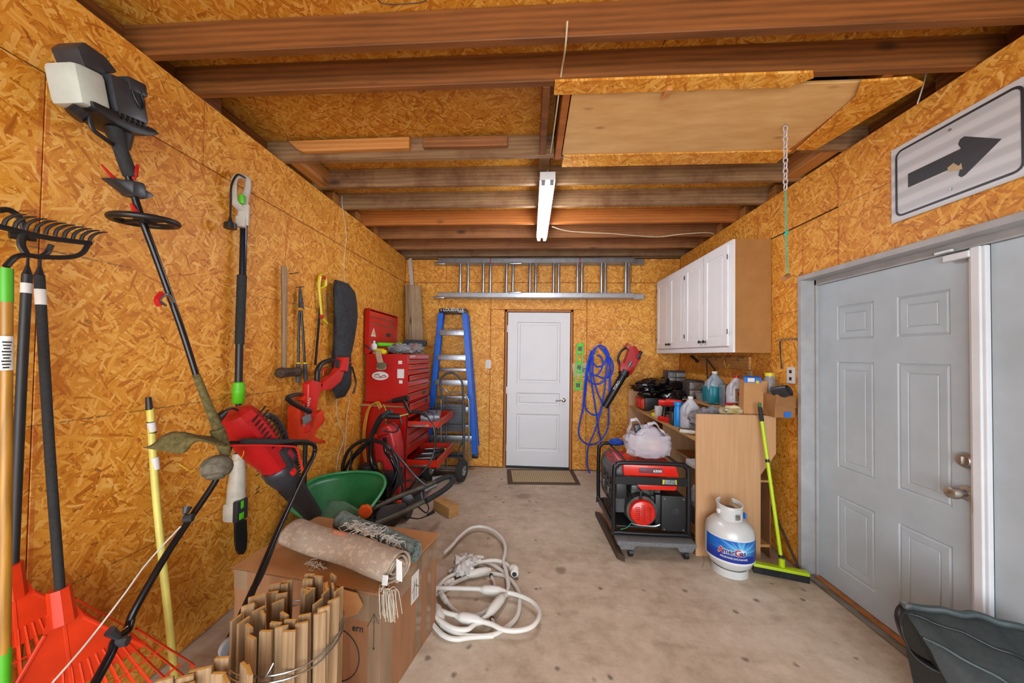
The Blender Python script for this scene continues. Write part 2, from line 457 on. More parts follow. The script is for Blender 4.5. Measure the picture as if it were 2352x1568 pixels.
# wall above the garage opening, behind the camera
struct(MB().box((-1.84, Y0-0.12, 2.3), (2.06, Y0, 2.95)).box((-1.84, Y0-0.12, 0), (-1.6, Y0, 2.3)).box((1.85, Y0-0.12, 0), (2.06, Y0, 2.3)).build('wall_front', M_osbB, smooth=False))

# ceiling: loft deck on sawn joists
ce = struct(MB().box((-1.86, Y0-0.12, 2.926), (2.08, YB+0.12, 2.96)).build('ceiling', M_dark, smooth=False))
for x0, x1, y0, y1 in ((-1.85, 0.60, Y0, -0.75), (0.60, 2.07, Y0, -0.75), (-1.85, -0.85, -0.75, 0.46), (-0.85, 1.59, -0.75, 0.46), (1.59, 2.07, -0.75, 0.46), (-1.85, 0.59, 0.46, 1.665), (0.59, 2.07, 0.46, 1.665),
                       (-1.85, 0.13, 1.665, 2.69), (-0.05+0.18, 2.07, 2.30, 3.45), (-1.85, 0.13, 2.69, 3.45), (-1.85, 0.9, 3.45, YB+0.1), (0.9, 2.07, 3.45, YB+0.1), (1.68, 2.07, 1.665, 2.30)):
    board(ce, (x0+G, y0+G, 2.912), (x1-G, y1-G, 2.926), M_osbC)
jm = [(-1.2, M_joistR), (-0.79, M_joistR), (-0.38, M_joistR), (0.03, M_joistR), (0.44, M_joistR), (0.85, M_joistR), (1.445, M_joistR), (1.672, M_joistR), (2.665, M_joistG), (3.065, M_joistG), (3.47, M_joistO), (3.872, M_joistM), (4.28, M_joistM), (4.605, M_joistG)]
for y, m in jm:
    board(ce, (-1.80, y-0.038, ZC), (2.04, y, 2.911), m, 'joist', 0.003)
board(ce, (-1.80, 2.252, ZC), (0.14, 2.29, 2.911), M_joistG, 'joist', 0.003)
board(ce, (1.66, 2.252, ZC), (2.04, 2.29, 2.911), M_joistG, 'joist', 0.003)
board(ce, (0.14, 2.300, ZC+0.02), (1.66, 2.336, 2.911), M_joistG, 'header', 0.003)
board(ce, (-1.84, YB+0.02, ZC-0.01), (2.06, YB+0.06, 2.911), M_joistG, 'rim_board', 0.003)
# rim boards and blocking above the side walls
for x0, x1 in ((-1.845, -1.803), (2.043, 2.07)):
    board(ce, (x0, Y0, ZC-0.002), (x1, YB+0.1, 2.911), M_blk, 'rim_board', 0.003)
yy = [j[0] for j in jm[6:]]
for (x0, x1) in ((-1.80, -1.72), (1.95, 2.04)):
    for i, (a, b) in enumerate([(1.445, 1.634), (1.70, 1.82), (1.672, 2.252)][0:2] + [(2.29, 2.627), (2.665, 3.027), (3.065, 3.432), (3.47, 3.834), (3.872, 4.242)]):
        if i in (0,): continue
        board(ce, (x0, b-0.10 if i > 2 else a, ZC), (x1, b-0.002, 2.88), M_blkL if i > 1 else M_blk, 'blocking', 0.003)
board(ce, (1.80, 2.29, ZC+0.002), (1.90, 2.627, 2.90), M_blkL, 'blocking', 0.003)
board(ce, (-1.66, 2.29, ZC+0.002), (-1.58, 2.627, 2.90), M_blkL, 'blocking', 0.003)
# trimmer joists beside the hatch and the strips of board nailed round it
board(ce, (0.045, 1.673, ZC), (0.083, 2.251, 2.911), M_joistR, 'trimmer_joist', 0.003)
board(ce, (0.145, 1.673, ZC-0.004), (0.183, 2.298, 2.911), M_joistO, 'trimmer_joist', 0.003)
board(ce, (0.045, 2.29, ZC+0.05), (0.12, 2.627, 2.911), M_joistG, 'trimmer_joist', 0.003)
board(ce, (1.585, 1.673, ZC+0.002), (1.625, 2.298, 2.911), M_joistO, 'trimmer_joist', 0.003)
MB().prism([(0.10, 1.625, ZC-0.001), (1.24, 1.625, ZC-0.001), (1.27, 1.66, ZC-0.001), (1.20, 1.70, ZC-0.001), (1.21, 1.712, ZC-0.001), (0.10, 1.712, ZC-0.001)], (0, 0, -0.011), 0.001, 1).build('osb_strip', M_osbRaw, ce, False)
MB().prism([(1.50, 1.69, ZC-0.001), (1.70, 1.68, ZC-0.001), (1.80, 1.72, ZC-0.001), (1.72, 2.24, ZC-0.001), (1.61, 2.24, ZC-0.001), (1.57, 1.80, ZC-0.001)], (0, 0, -0.011), 0.001, 1).build('osb_strip', M_osbRaw, ce, False)
board(ce, (0.20, 2.262, ZC-0.001), (1.60, 2.40, ZC+0.01), M_osbRaw, 'osb_strip')
board(ce, (0.63, 2.0-0.31, ZC-0.02), (0.66, 2.0-0.25, ZC+0.02), M_pine, 'hatch_cleat', 0.003)
# boards nailed to the face of the grey joist
MB().prism([(-1.56, 2.250, 2.83), (-1.52, 2.250, 2.812), (-0.80, 2.250, 2.818), (-0.80, 2.250, 2.893), (-1.62, 2.250, 2.885)], (0, -0.036, 0), 0.002, 1).build('nailer_board', M_pine, ce, False)
board(ce, (-0.71, 2.214, 2.822), (-0.16, 2.250, 2.885), M_joistM, 'nailer_board', 0.003)

# hatch
hk = NT('hatch_plywood'); hv = hk.coord('Object', (2.2, 9, 9))
hn = hk.noise(hv, 1.5, 5, 0.6); hv2 = hk.coord('Object', (2.2, 5, 1)); hvo = hk.n('TexVoronoi'); hvo.inputs['Scale'].default_value = 1.6; hk.l(hv2, hvo.inputs['Vector'])
hc = hk.ramp(hn, [(0.3, 'c9995a'), (0.7, 'dfb87c')])
hc = hk.mix(hk.math('MULTIPLY', hk.math('SUBTRACT', 0.14, hvo.outputs['Distance'], clamp=True), 5, clamp=True), hc, '7a4a1e')
hk.l(hc, hk.b.inputs['Base Color']); hk.b.inputs['Roughness'].default_value = 0.6
hp = MB().box((0.19, 1.715, ZC+0.004), (1.583, 2.262, ZC+0.020), 0.001, seg=1).build('loft_hatch', hk.m, smooth=False)
tag(hp, 'pale plywood attic hatch panel set between the ceiling joists', 'hatch')

# ---- back door
M_doorW = mat('white_door_paint', 'd9dadc', 0.45, var=0.02, scale=3)
M_jamb = wood('jamb_pine', 'b87430', '8e5018', 2)
a, b_ = (-0.293, 0.0), (0.522, 0.0)
d1 = MB(); W_, H_ = 0.815, 2.01
def zz(px): return px
rc = [(0.125, 1.085, W_-0.125, 1.885), (0.125, 0.79, W_-0.125, 0.955), (0.125, 0.19, W_-0.125, 0.68)]
door_face(d1, W_, H_, 0.035, rc, [(0.012, 0.012), (0.03, 0.013), (0.042, 0.004)], Matrix.Translation((-0.293, YB+0.004, 0.035)))
dr = struct(d1.build('door_1', M_doorW, smooth=False))
M_brass = mat('satin_nickel', 'b9b4ac', 0.36, 1.0, var=0.05)
M_chrome = mat('chrome', 'd8d8d8', 0.12, 1.0, var=0.02)
MB().lathe([(0.026, 0), (0.03, 0.004), (0.028, 0.01), (0.012, 0.014), (0.011, 0.035), (0.02, 0.04), (0.02, 0.055), (0.01, 0.06)], (0.445, YB+0.004, 0.905), (0, -1, 0)).tube([(0.445, YB-0.045, 0.905), (0.40, YB-0.052, 0.903), (0.34, YB-0.048, 0.895)], [0.010, 0.008, 0.006]).build('door_handle', M_chrome, dr)
for z in (1.83, 1.02, 0.27):
    MB().cyl((-0.300, YB-0.006, z-0.045), (-0.300, YB-0.006, z+0.045), 0.007).build('hinge', M_chrome, dr)
MB().box((-0.293, YB+0.006, 0.004), (0.522, YB+0.03, 0.036)).build('door_sweep', mat('black_rubber', '1a1a1e', 0.6, var=0.05), dr, False)
tr = struct(MB().box((-0.331, YB-0.004, 0.0), (-0.303, YB+0.10, 2.083), 0.002).box((0.530, YB-0.004, 0.0), (0.557, YB+0.10, 2.083), 0.002).box((-0.331, YB-0.004, 2.053), (0.557, YB+0.10, 2.083), 0.002).build('trim_1', M_jamb, smooth=False))
MB().box((-0.345, YB+0.11, 0), (0.572, YB+0.13, 2.1)).build('backing', M_dark, wb, False)

# ---- right double door
M_doorG = mat('grey_door_paint', 'adb9c0', 0.42, var=0.03, scale=4, col2='a3afb5')
M_frame = mat('grey_frame_paint', 'a8a9aa', 0.5, var=0.08, scale=9)
M_white = mat('white_paint', 'd6dade', 0.45, var=0.04, scale=6)
def leaf(name, ya, yb, rects):
    d = MB(); w_ = ya-yb
    # local x runs toward the camera (-Y), face looks to -X
    Mx = Matrix(((0, 1, 0, 1.995), (-1, 0, 0, ya), (0, 0, 1, 0.012), (0, 0, 0, 1)))
    door_face(d, w_, 1.985, 0.04, rects, [(0.008, 0.007), (0.016, 0.001), (0.05, 0.003), (0.054, 0.007), (0.058, 0.003)], Mx)
    return struct(d.build(name, M_doorG, smooth=False))
cols = ((0.155, 0.40), (0.53, 0.775))
rws = ((1.60, 1.82), (0.78, 1.46), (0.14, 0.60))
R6 = [(c[0], r[0], c[1], r[1]) for c in cols for r in rws]
dA = leaf('door_2', 2.58, 1.665, R6)
dB = leaf('door_3', 1.655, 0.74, [(c[0]+0.0, r[0], c[1]+0.0, r[1]) for c in cols for r in rws])
MB().box((1.972, 1.655, 0.014), (1.994, 1.715, 1.995), 0.004).box((1.962, 1.668, 0.014), (1.975, 1.700, 1.995), 0.003).build('astragal', M_white, dB, False)
MB().lathe([(0.034, 0), (0.036, 0.006), (0.030, 0.018), (0.026, 0.022), (0.010, 0.024)], (1.994, 1.745, 1.035), (-1, 0, 0)).box((1.962, 1.741, 1.017), (1.975, 1.749, 1.053), 0.002).build('deadbolt', M_brass, dA)
MB().lathe([(0.034, 0), (0.034, 0.008), (0.016, 0.014), (0.014, 0.035), (0.026, 0.045), (0.029, 0.062), (0.024, 0.078), (0.012, 0.084)], (1.994, 1.745, 0.888), (-1, 0, 0)).build('door_knob', M_brass, dA)
MB().box((1.955, 1.70, 1.955), (1.985, 1.80, 1.985), 0.004).box((1.96, 1.77, 2.0), (1.975, 1.84, 2.012), 0.003).build('flush_bolt', M_white, dB, False)
fr = MB()
fr.box((1.893, DY1-0.015, 0.0), (2.06, DY1+0.018, DZ-0.008), 0.003).box((1.892, DY0-0.002, DZ-0.008), (2.06, DY1+0.018, DZ+0.025), 0.003).box((1.893, DY0, 0.0), (2.06, DY0+0.035, DZ-0.008), 0.003)
fr.box((1.980, DY1-0.032, 0.0), (2.05, DY1-0.014, DZ-0.005), 0.002).box((1.980, DY0, 1.999), (2.05, DY1-0.01, DZ-0.007), 0.002)
struct(fr.build('trim_2', M_frame, smooth=False))
MB().box((2.062, DY0-0.1, 0), (2.10, DY1+0.1, 2.2)).build('backing', M_dark, wr, False)
M_alu = mat('aluminium', 'b9bcc0', 0.32, 0.9, var=0.1, scale=18)
th = MB().box((1.90, DY0+0.04, 0.0), (2.05, DY1-0.02, 0.006)).box((1.905, DY0+0.04, 0.0), (1.925, DY1-0.02, 0.013), 0.003)
struct(th.build('trim_3', mat('threshold_metal', '9d9c98', 0.4, 0.6, var=0.25, scale=7, col2='7d6a50'), smooth=False))
struct(MB().box((1.955, DY0+0.04, 0.0065), (1.99, DY1-0.04, 0.013), 0.002).build('trim_4', M_jamb, smooth=False))

# ================================================================== shop light
M_tube = emit('lit_tube', 'eef4ff', 42.0)
sl = thing('shop_light', 'white twin tube shop light glowing under the ceiling joists', 'light', (0.11, 3.06, ZC-0.075))
hx = 0.108
MB().box((hx-0.055, 2.45, ZC-0.062), (hx+0.055, 3.68, ZC-0.002), 0.006).build('housing', mat('enamel_white', 'd6d8da', 0.4, var=0.02), sl)
for s in (-1, 1):
    MB().cyl((hx+s*0.03, 2.475, ZC-0.082), (hx+s*0.03, 3.655, ZC-0.082), 0.016).build('tube', M_tube, sl)
for y in (2.458, 3.672):
    for s in (-0.03, 0.03): MB().box((hx+s-0.014, y-0.008, ZC-0.096), (hx+s+0.014, y+0.008, ZC-0.06), 0.003).build('lamp_holder', mat('holder_grey', '8c8f96', 0.5), sl)

# ================================================================== tools on the left wall
P_blk = mat('black_plastic', '1c1d20', 0.42, var=0.2)
P_blk2 = mat('charcoal_plastic', '34373c', 0.38, var=0.2)
P_steel_b = mat('black_steel_tube', '17191d', 0.22, 0.3, var=0.1)
P_grip = mat('black_foam_grip', '26282a', 0.8, var=0.2, scale=90, bump=0.3)
P_red = mat('red_plastic', 'b8151a', 0.35, var=0.08)
P_redb = mat('bright_red_plastic', 'cf2018', 0.35, var=0.06)
P_ora = mat('orange_red_plastic', 'd9380f', 0.4, var=0.08)
P_green = mat('lime_plastic', '5cc414', 0.4, var=0.05)
P_white = mat('offwhite_plastic', 'c9c5b4', 0.45, var=0.12)
P_yel = mat('yellow_plastic', 'd8c81c', 0.4, var=0.06)
P_steel = mat('steel', 'a4a7aa', 0.3, 0.9, var=0.15)
P_rust = mat('rusty_iron', '5c4a3e', 0.75, 0.3, var=0.25, scale=40, col2='382a22', bump=0.3)
P_ash = wood('weathered_handle', '9c8466', '6d553c', 2, 2.0)
P_mud = mat('grass_crusted', '6b6136', 0.95, var=0.3, scale=60, col2='47401f', bump=0.8)
P_fab = mat('black_fabric', '2a2e34', 0.75, var=0.25, scale=30, bump=0.2)
P_lbl = mat('label_white', 'd4d4d0', 0.5, var=0.03)
P_ink = mat('label_ink', '22252a', 0.6, var=0.05)
P_alu = M_alu

# --- string trimmer hung by its engine
T = thing('string_trimmer', 'black petrol string trimmer with white fuel tank and grass-crusted guard, hanging slanted on left wall', 'trimmer', (-1.31,1.417,0.989))
MB().tube([(-1.5,1.156,2.282), (-1.5,1.201,2.143), (-1.48,1.237,1.987), (-1.455,1.278,1.831), (-1.41,1.335,1.581), (-1.375,1.372,1.386)], 0.0115, n=12).build('shaft', P_steel_b, T)
MB().tube([(-1.5,1.156,2.282), (-1.5,1.179,2.212), (-1.5,1.213,2.133)], [0.024, 0.021, 0.022], n=14).build('grip', P_grip, T)
MB().tube([(-1.375,1.372,1.386), (-1.345,1.4,1.257), (-1.31,1.423,1.135)], [0.0135, 0.016, 0.021], n=12).build('crusted_shaft', P_mud, T)
R_ = Rx(12)
e0 = V((-1.52,1.162,2.399))
e = MB(Matrix.Translation(e0) @ R_.to_4x4() @ Matrix.Scale(0.84, 4))
e.box((-0.06, -0.055, -0.085), (0.075, 0.075, 0.065), 0.018).box((-0.05, 0.01, 0.03), (0.08, 0.085, 0.085), 0.01)
for i in range(6): e.box((0.0, -0.045+i*0.02, -0.108), (0.07, -0.037+i*0.02, -0.075), 0.002, seg=1)
e.build('engine_cover', P_blk2, T)
e = MB(Matrix.Translation(e0) @ R_.to_4x4() @ Matrix.Scale(0.84, 4))
e.prism([(-0.07, -0.14, -0.075), (-0.07, 0.10, -0.09), (-0.07, 0.125, -0.105), (-0.07, 0.06, -0.135), (-0.07, 0.0, -0.145), (-0.07, -0.06, -0.135), (-0.07, -0.13, -0.11)], (0.14, 0, 0), 0.012)
e.cyl((0, 0.0, -0.205), (0, 0.0, -0.135), 0.028, 0.05, 16).build('crankcase', P_blk, T)
e = MB(Matrix.Translation(e0) @ R_.to_4x4() @ Matrix.Scale(0.84, 4)); e.prism([(-0.09, -0.1, 0.03), (-0.09, 0.02, 0.10), (-0.09, -0.02, 0.14), (-0.09, -0.09, 0.155), (-0.09, -0.12, 0.12)], (0.12, 0, 0), 0.012).build('air_filter', P_blk2, T)
e = MB(Matrix.Translation(e0) @ R_.to_4x4() @ Matrix.Scale(0.84, 4)); ft = e.box((-0.08, -0.165, -0.10), (0.06, -0.062, 0.05), 0.022).build('fuel_tank', mat('milky_tank', 'b9c1b8', 0.3, var=0.06), T)
e = MB(Matrix.Translation(e0) @ R_.to_4x4() @ Matrix.Scale(0.84, 4)); e.cyl((0.03, -0.15, -0.12), (0.02, -0.17, -0.145), 0.028, n=14).build('fuel_cap', P_blk, T)
e = MB(Matrix.Translation(e0) @ R_.to_4x4() @ Matrix.Scale(0.84, 4)); e.tube([(0.074, 0.02, 0.05), (0.079, 0.025, 0.0), (0.079, 0.045, -0.03), (0.079, 0.06, 0.0), (0.076, 0.05, 0.055)], 0.004).build('rim_line', P_blk, T)
MB().tube([(-1.48,1.07,2.27), (-1.48,1.079,2.228), (-1.48,1.114,2.215), (-1.5,1.15,2.219)], 0.007).build('throttle_cable', P_blk, T)
c0 = V((-1.5,1.221,2.088))
MB().bx(c0, (0.06, 0.055, 0.06), 0.014, R_).prism([c0+V((0.03, -0.09, 0.0)), c0+V((0.03, -0.02, 0.022)), c0+V((0.03, -0.02, -0.03))], (-0.05, 0, 0), 0.006).prism([c0+V((0.03, 0.02, 0.01)), c0+V((0.03, 0.055, 0.0)), c0+V((0.03, 0.02, -0.03))], (-0.05, 0, 0), 0.006).build('throttle_housing', P_blk2, T)
MB().tube([(-1.48,1.107,2.121), (-1.48,1.14,2.096), (-1.49,1.185,2.087)], [0.003, 0.006, 0.008]).build('throttle_lever', P_red, T)
MB().tube([(-1.48,1.218,2.18), (-1.48,1.213,2.149), (-1.49,1.213,2.122)], [0.004, 0.007, 0.007]).build('choke_lever', P_red, T)
MB().tube([(-1.48,1.2,2.024), (-1.48,1.224,1.998), (-1.48,1.245,1.994)], [0.005, 0.009, 0.007]).build('handle_clamp_lever', P_red, T)
hc = V((-1.48,1.25,1.98)); ring = [hc+V((0.092*math.cos(t), 0.092*math.sin(t), 0.010*math.sin(t))) for t in [i*math.pi/8 for i in range(16)]]
MB().tube(ring, 0.0115, n=10, closed=True, sub=3).bx(hc, (0.05, 0.05, 0.03), 0.01).tube([hc+V((-0.088, 0, 0)), hc, hc+V((0.088, 0, 0))], 0.009).build('loop_handle', P_blk, T)
MB().tube([(-1.425,1.32,1.667), (-1.41,1.279,1.702), (-1.41,1.25,1.677), (-1.42,1.282,1.661)], 0.006).build('shaft_hook', P_steel, T)
MB().tube([(-1.41,1.258,1.705), (-1.41,1.24,1.675), (-1.41,1.25,1.654)], 0.009, n=6).build('knob', P_red, T)
gd = MB(); A = [(-1.31,1.413,1.128), (-1.31,1.352,1.145), (-1.33,1.298,1.17), (-1.35,1.275,1.158), (-1.37,1.261,1.127), (-1.4,1.259,1.114)]
cur = catmull(A, 4)
gd.grid(lambda u, v: cur[round(u*(len(cur)-1))] + V((0.15*(v-0.45)*(0.5+0.5*u), 0.0, -0.02*v - 0.03*(1-u)*abs(v-.3))), len(cur)-1, 5)
gd.build('guard', P_mud, T, solid=0.008)
MB().tube([(-1.31,1.408,1.156), (-1.3,1.424,1.098), (-1.285,1.424,1.052), (-1.28,1.399,1.023)], [0.027, 0.024, 0.02, 0.016], n=12).build('gear_head', P_mud, T)
hd = V((-1.275,1.375,1.009)); ax = V((0.25, -0.35, -0.9)).normalized()
MB().lathe([(0.02, -0.045), (0.045, -0.03), (0.052, -0.018), (0.056, 0.0), (0.054, 0.004), (0.054, 0.012), (0.046, 0.03), (0.032, 0.036), (0.03, 0.045), (0.012, 0.048)], hd, ax, 28).build('line_spool', mat('grimy_grey_plastic', '6e6856', 0.8, var=0.25, scale=40, bump=0.3), T)
MB().tube([hd+V((0.03, 0.05, 0.01)), hd+V((0.04, 0.08, 0.02)), hd+V((0.03, 0.10, 0.04))], 0.0014, n=5).tube([hd+V((-0.04, -0.05, 0)), hd+V((-0.04, -0.08, 0.01)), hd+V((-0.04, -0.12, 0.05))], 0.0012, n=5).build('cutting_line', P_yel, T)

# --- pole chain saw
T = thing('pole_saw', 'grey-white electric pole chainsaw with lime green collar hanging upright on left wall', 'saw', (-1.63, 1.98, 0.30))
XP = -1.64
MB().tube([(-1.64,1.875,2.238), (-1.64,1.874,2.188), (-1.64,1.893,2.32), (-1.64,1.92,2.446), (-1.64,1.903,2.48), (-1.64,1.852,2.464), (-1.64,1.827,2.432), (-1.64,1.824,2.363), (-1.64,1.834,2.307), (-1.64,1.882,2.29)], [0.026, 0.024, 0.022, 0.017, 0.014, 0.014, 0.014, 0.014, 0.015, 0.02, 0.022], n=10).cyl((-1.64,1.896,2.321), (-1.64,1.898,2.201), 0.028, 0.024).build('handle', mat('pale_grey_plastic', 'c6c4ba', 0.4, var=0.06), T)
MB().bx((-1.62,1.857,2.334), (0.02, 0.03, 0.05), 0.006).build('trigger', P_green, T)
MB().tube([(-1.62,1.874,2.465), (-1.62,1.821,2.455), (-1.62,1.786,2.381), (-1.62,1.784,2.296), (-1.62,1.784,2.202)], 0.005).cyl((-1.62,1.784,2.202), (-1.62,1.785,2.174), 0.007, 0.012).cyl((-1.62,1.785,2.174), (-1.62,1.786,2.144), 0.028, 0.030, 14).build('plug_lead', P_blk, T)
MB().cyl((-1.64,1.897,2.209), (-1.64,1.899,1.907), 0.0175).build('upper_tube', mat('blue_black_metal', '252c38', 0.2, 0.6, var=0.05), T)
MB().cyl((-1.64,1.895,1.916), (-1.64,1.891,1.524), 0.0235, 0.0225).build('foam_grip', P_grip, T)
MB().cyl((-1.64,1.891,1.529), (-1.64,1.893,1.291), 0.0185).cyl((-1.64,1.897,1.204), (-1.64,1.905,0.871), 0.013).build('lower_tube', P_blk, T)
MB().lathe([(0.024, 0), (0.028, 0.005), (0.031, 0.06), (0.033, 0.068), (0.031, 0.075), (0.027, 0.115), (0.022, 0.12)], (-1.64,1.894,1.19), n=20).build('collar', P_green, T)
MB().tube([(-1.64,1.904,0.908), (-1.64,1.904,0.823), (-1.64,1.899,0.702), (-1.64,1.897,0.606), (-1.64,1.899,0.544)], [0.026, 0.036, 0.044, 0.046, 0.044], n=14).bx((-1.655,1.877,0.59), (0.05, 0.05, 0.10), 0.014).build('motor_body', P_white, T)
for i, (x, y) in enumerate(((549, 1090), (552, 1096), (545, 1104), (549, 1140), (552, 1150))):
    MB().bx((-1.598,1.865,0.729) if False else V((-1.597, 2.0+0.006*(i % 2), 0.80-0.022*i - (0.06 if i > 2 else 0))), (0.004, 0.03, 0.004), 0.001, Rx(15)).build('vent_slot', P_blk, T, False)
MB().bx((-1.6,1.884,0.601), (0.03, 0.075, 0.115), 0.008).build('side_cover', P_blk2, T)
MB().bx((-1.583,1.874,0.573), (0.004, 0.03, 0.035), 0.003).bx((-1.583,1.877,0.634), (0.004, 0.018, 0.04), 0.002).build('green_badge', P_green, T)
bp = [(-1.63,1.873,0.552), (-1.63,1.955,0.514), (-1.63,1.963,0.391), (-1.63,1.958,0.338), (-1.63,1.937,0.323), (-1.63,1.907,0.34), (-1.63,1.888,0.377), (-1.63,1.88,0.434)]
MB().prism(bp, (0.012, 0, 0), 0.002, 1).build('guide_bar', P_blk, T)

# --- sledge hammer
T = thing('sledge_hammer', 'wooden-handled sledge hammer with rusty double-faced head hanging head down', 'hammer', (-1.64,2.252,1.309))
MB().tube([(-1.65,2.245,2.054), (-1.65,2.259,1.799), (-1.65,2.273,1.337)], [0.017, 0.018, 0.017, 0.015], n=12).build('handle', P_ash, T)
a, b_ = V((-1.64,2.14,1.338)), V((-1.64,2.373,1.331))
MB().lathe([(0.024, 0), (0.034, 0.01), (0.035, 0.045), (0.030, 0.065), (0.030, 0.155), (0.035, 0.175), (0.034, 0.205), (0.024, 0.22)], V((-1.635, 2.20, 1.345)), (0.0, 1, 0.0), 8).build('head', P_rust, T)
MB().cyl((-1.69, 2.355, 2.03), (-1.625, 2.36, 2.04), 0.003).build('nail', P_rust, T)

# --- loppers
T = thing('loppers', 'long black-handled loppers with dull grey blades and yellow pivot hanging on left wall', 'loppers', (-1.66,2.462,1.257))
MB().tube([(-1.66,2.431,1.798), (-1.66,2.43,1.572), (-1.66,2.433,1.39)], 0.008).build('handle', P_steel_b, T)
MB().tube([(-1.655,2.443,1.793), (-1.655,2.476,1.574), (-1.655,2.499,1.389)], 0.008).build('handle', P_steel_b, T)
MB().tube([(-1.66,2.432,1.409), (-1.66,2.433,1.265)], [0.014, 0.015], sm=False).build('grip', mat('grey_rubber', '4c5054', 0.6), T)
MB().tube([(-1.655,2.498,1.408), (-1.655,2.519,1.265)], [0.014, 0.015], sm=False).build('grip', MC['grey_rubber'], T)
for a, b_ in (((-1.66,2.432,1.409), (-1.66,2.432,1.4)), ((-1.655,2.498,1.408), (-1.655,2.498,1.398))): MB().cyl(a, b_, 0.0155).build('band', P_yel, T)
MB().prism([(-1.665,2.42,1.784), (-1.665,2.423,1.932), (-1.665,2.437,1.966), (-1.665,2.454,1.89), (-1.665,2.463,1.789)], (0.006, 0, 0), 0.001, 1).build('blade', mat('old_steel', '6b6e72', 0.4, 0.8, var=0.2, scale=40), T)
MB().prism([(-1.65,2.412,1.783), (-1.65,2.412,1.908), (-1.65,2.426,1.923), (-1.65,2.465,1.79)], (0.006, 0, 0), 0.001, 1).build('hook_blade', MC['old_steel'], T)
MB().bx((-1.65,2.426,1.791), (0.022, 0.045, 0.02), 0.004).build('pivot', mat('amber_plastic', 'd09020', 0.4), T)
MB().cyl((-1.69, 2.43, 1.95), (-1.63, 2.43, 1.955), 0.003).build('nail', P_rust, T)

# --- bow saw
T = thing('bow_saw', 'small yellow bow saw hung above a thin dark pole on left wall', 'saw', (-1.66,2.742,1.709))
MB().tube([(-1.655,2.733,2.014), (-1.655,2.736,2.078), (-1.655,2.699,2.098), (-1.655,2.659,2.075), (-1.655,2.651,1.991), (-1.655,2.681,1.841), (-1.655,2.702,1.764), (-1.655,2.776,1.722)], [0.012, 0.012, 0.014, 0.014, 0.011, 0.010, 0.010, 0.008], n=8).tube([(-1.655,2.657,1.986), (-1.655,2.698,2), (-1.655,2.739,2.026)], 0.009).build('frame', P_yel, T)
MB().bx((-1.64,2.682,2.077), (0.018, 0.04, 0.03), 0.006).bx((-1.645,2.679,1.765), (0.02, 0.03, 0.03), 0.006).build('grip', P_red, T)
MB().prism([(-1.655,2.747,1.974), (-1.655,2.759,1.976), (-1.655,2.788,1.727), (-1.655,2.776,1.726)], (0.0015, 0, 0)).build('blade', P_steel, T)
tag(MB().tube([(-1.672,2.7,1.896), (-1.672,2.681,1.651), (-1.66,2.634,1.385)], 0.009).build('metal_pole', P_steel_b), 'thin dark metal pole hanging beneath the yellow bow saw', 'pole')

# --- black carry bag
T = thing('folding_chair_bag', 'long black fabric carry bag hanging from a nail on left wall', 'bag', (-1.6,2.996,1.082))
out = [(768, 656), (775, 652), (806, 658), (812, 680), (817, 715), (822, 750), (817, 800), (814, 835), (816, 860), (811, 880), (802, 896), (790, 907), (778, 914), (763, 904), (765, 880), (762, 850), (764, 800), (763, 750), (766, 700)]
ptsW = [(-1.62,2.804,2.035), (-1.62,2.85,2.059), (-1.62,3.072,2.08), (-1.62,3.123,2.002), (-1.62,3.17,1.867), (-1.62,3.218,1.729), (-1.62,3.185,1.524), (-1.62,3.167,1.382), (-1.62,3.188,1.28), (-1.62,3.151,1.202), (-1.62,3.084,1.145), (-1.62,2.996,1.112), (-1.62,2.912,1.096), (-1.62,2.81,1.144), (-1.62,2.819,1.229), (-1.62,2.796,1.338), (-1.62,2.801,1.517), (-1.62,2.787,1.695), (-1.62,2.798,1.875)]
bb = MB()
yl = lambda z: min((abs(p[2]-z), p[1]) for p in ptsW[12:]+ptsW[:2])[1]
yr = lambda z: min((abs(p[2]-z), p[1]) for p in ptsW[2:13])[1]
zt, zb = ptsW[2][2]+0.01, ptsW[12][2]
def bagf(u, v):
    z = zb+(zt-zb)*v; a = 2*math.pi*u; k = min(1, math.sin(min(v*8, 1)*math.pi/2)) * min(1, 0.35+(1-v)*9)
    l, r = 2.83+0.02*math.sin(v*5), 3.07+0.10*math.sin(min(1, (1-v)*1.6)*math.pi)*0.9
    l += (1-k)*0.04; r -= (1-k)*0.05
    fold = 0.010*math.sin(a*3+v*6)+0.006*math.sin(a*7+v*17)
    return (-1.62+(0.055*k+fold*k)*math.cos(a), (l+r)/2+((r-l)/2+fold*0.5)*math.sin(a), z)
bb.grid(bagf, 36, 30, True); bb.b.faces.new([v for v in list(bb.b.verts)[::31]]) if False else None
bb.build('fabric', P_fab, T)
MB().tube([(-1.6, 2.86, 2.03), (-1.64, 2.85, 2.09), (-1.66, 2.86, 2.03)], 0.006).build('hanging_loop', P_blk, T)
MB().tube([(-1.555, 2.9, 1.385), (-1.55, 2.98, 1.40), (-1.56, 3.08, 1.365)], 0.004).build('piping', mat('orange_cord', 'c8642a', 0.6), T)
MB().tube([(-1.555, 3.0, 1.36), (-1.548, 3.06, 1.22), (-1.56, 3.04, 1.12)], 0.008).build('strap', P_blk, T)
M_str = mat('white_string', 'cfcac0', 0.7)
tag(MB().tube([(-1.69,3.016,2.88), (-1.69,3.02,2.803), (-1.69,3.08,2.63), (-1.69,3.1,2.517), (-1.69,3.071,2.309), (-1.69,3.087,2.114)], 0.0035, n=6).build('wall_wire', M_str), 'white wire running down left wall from the joists above the black bag', 'wire')
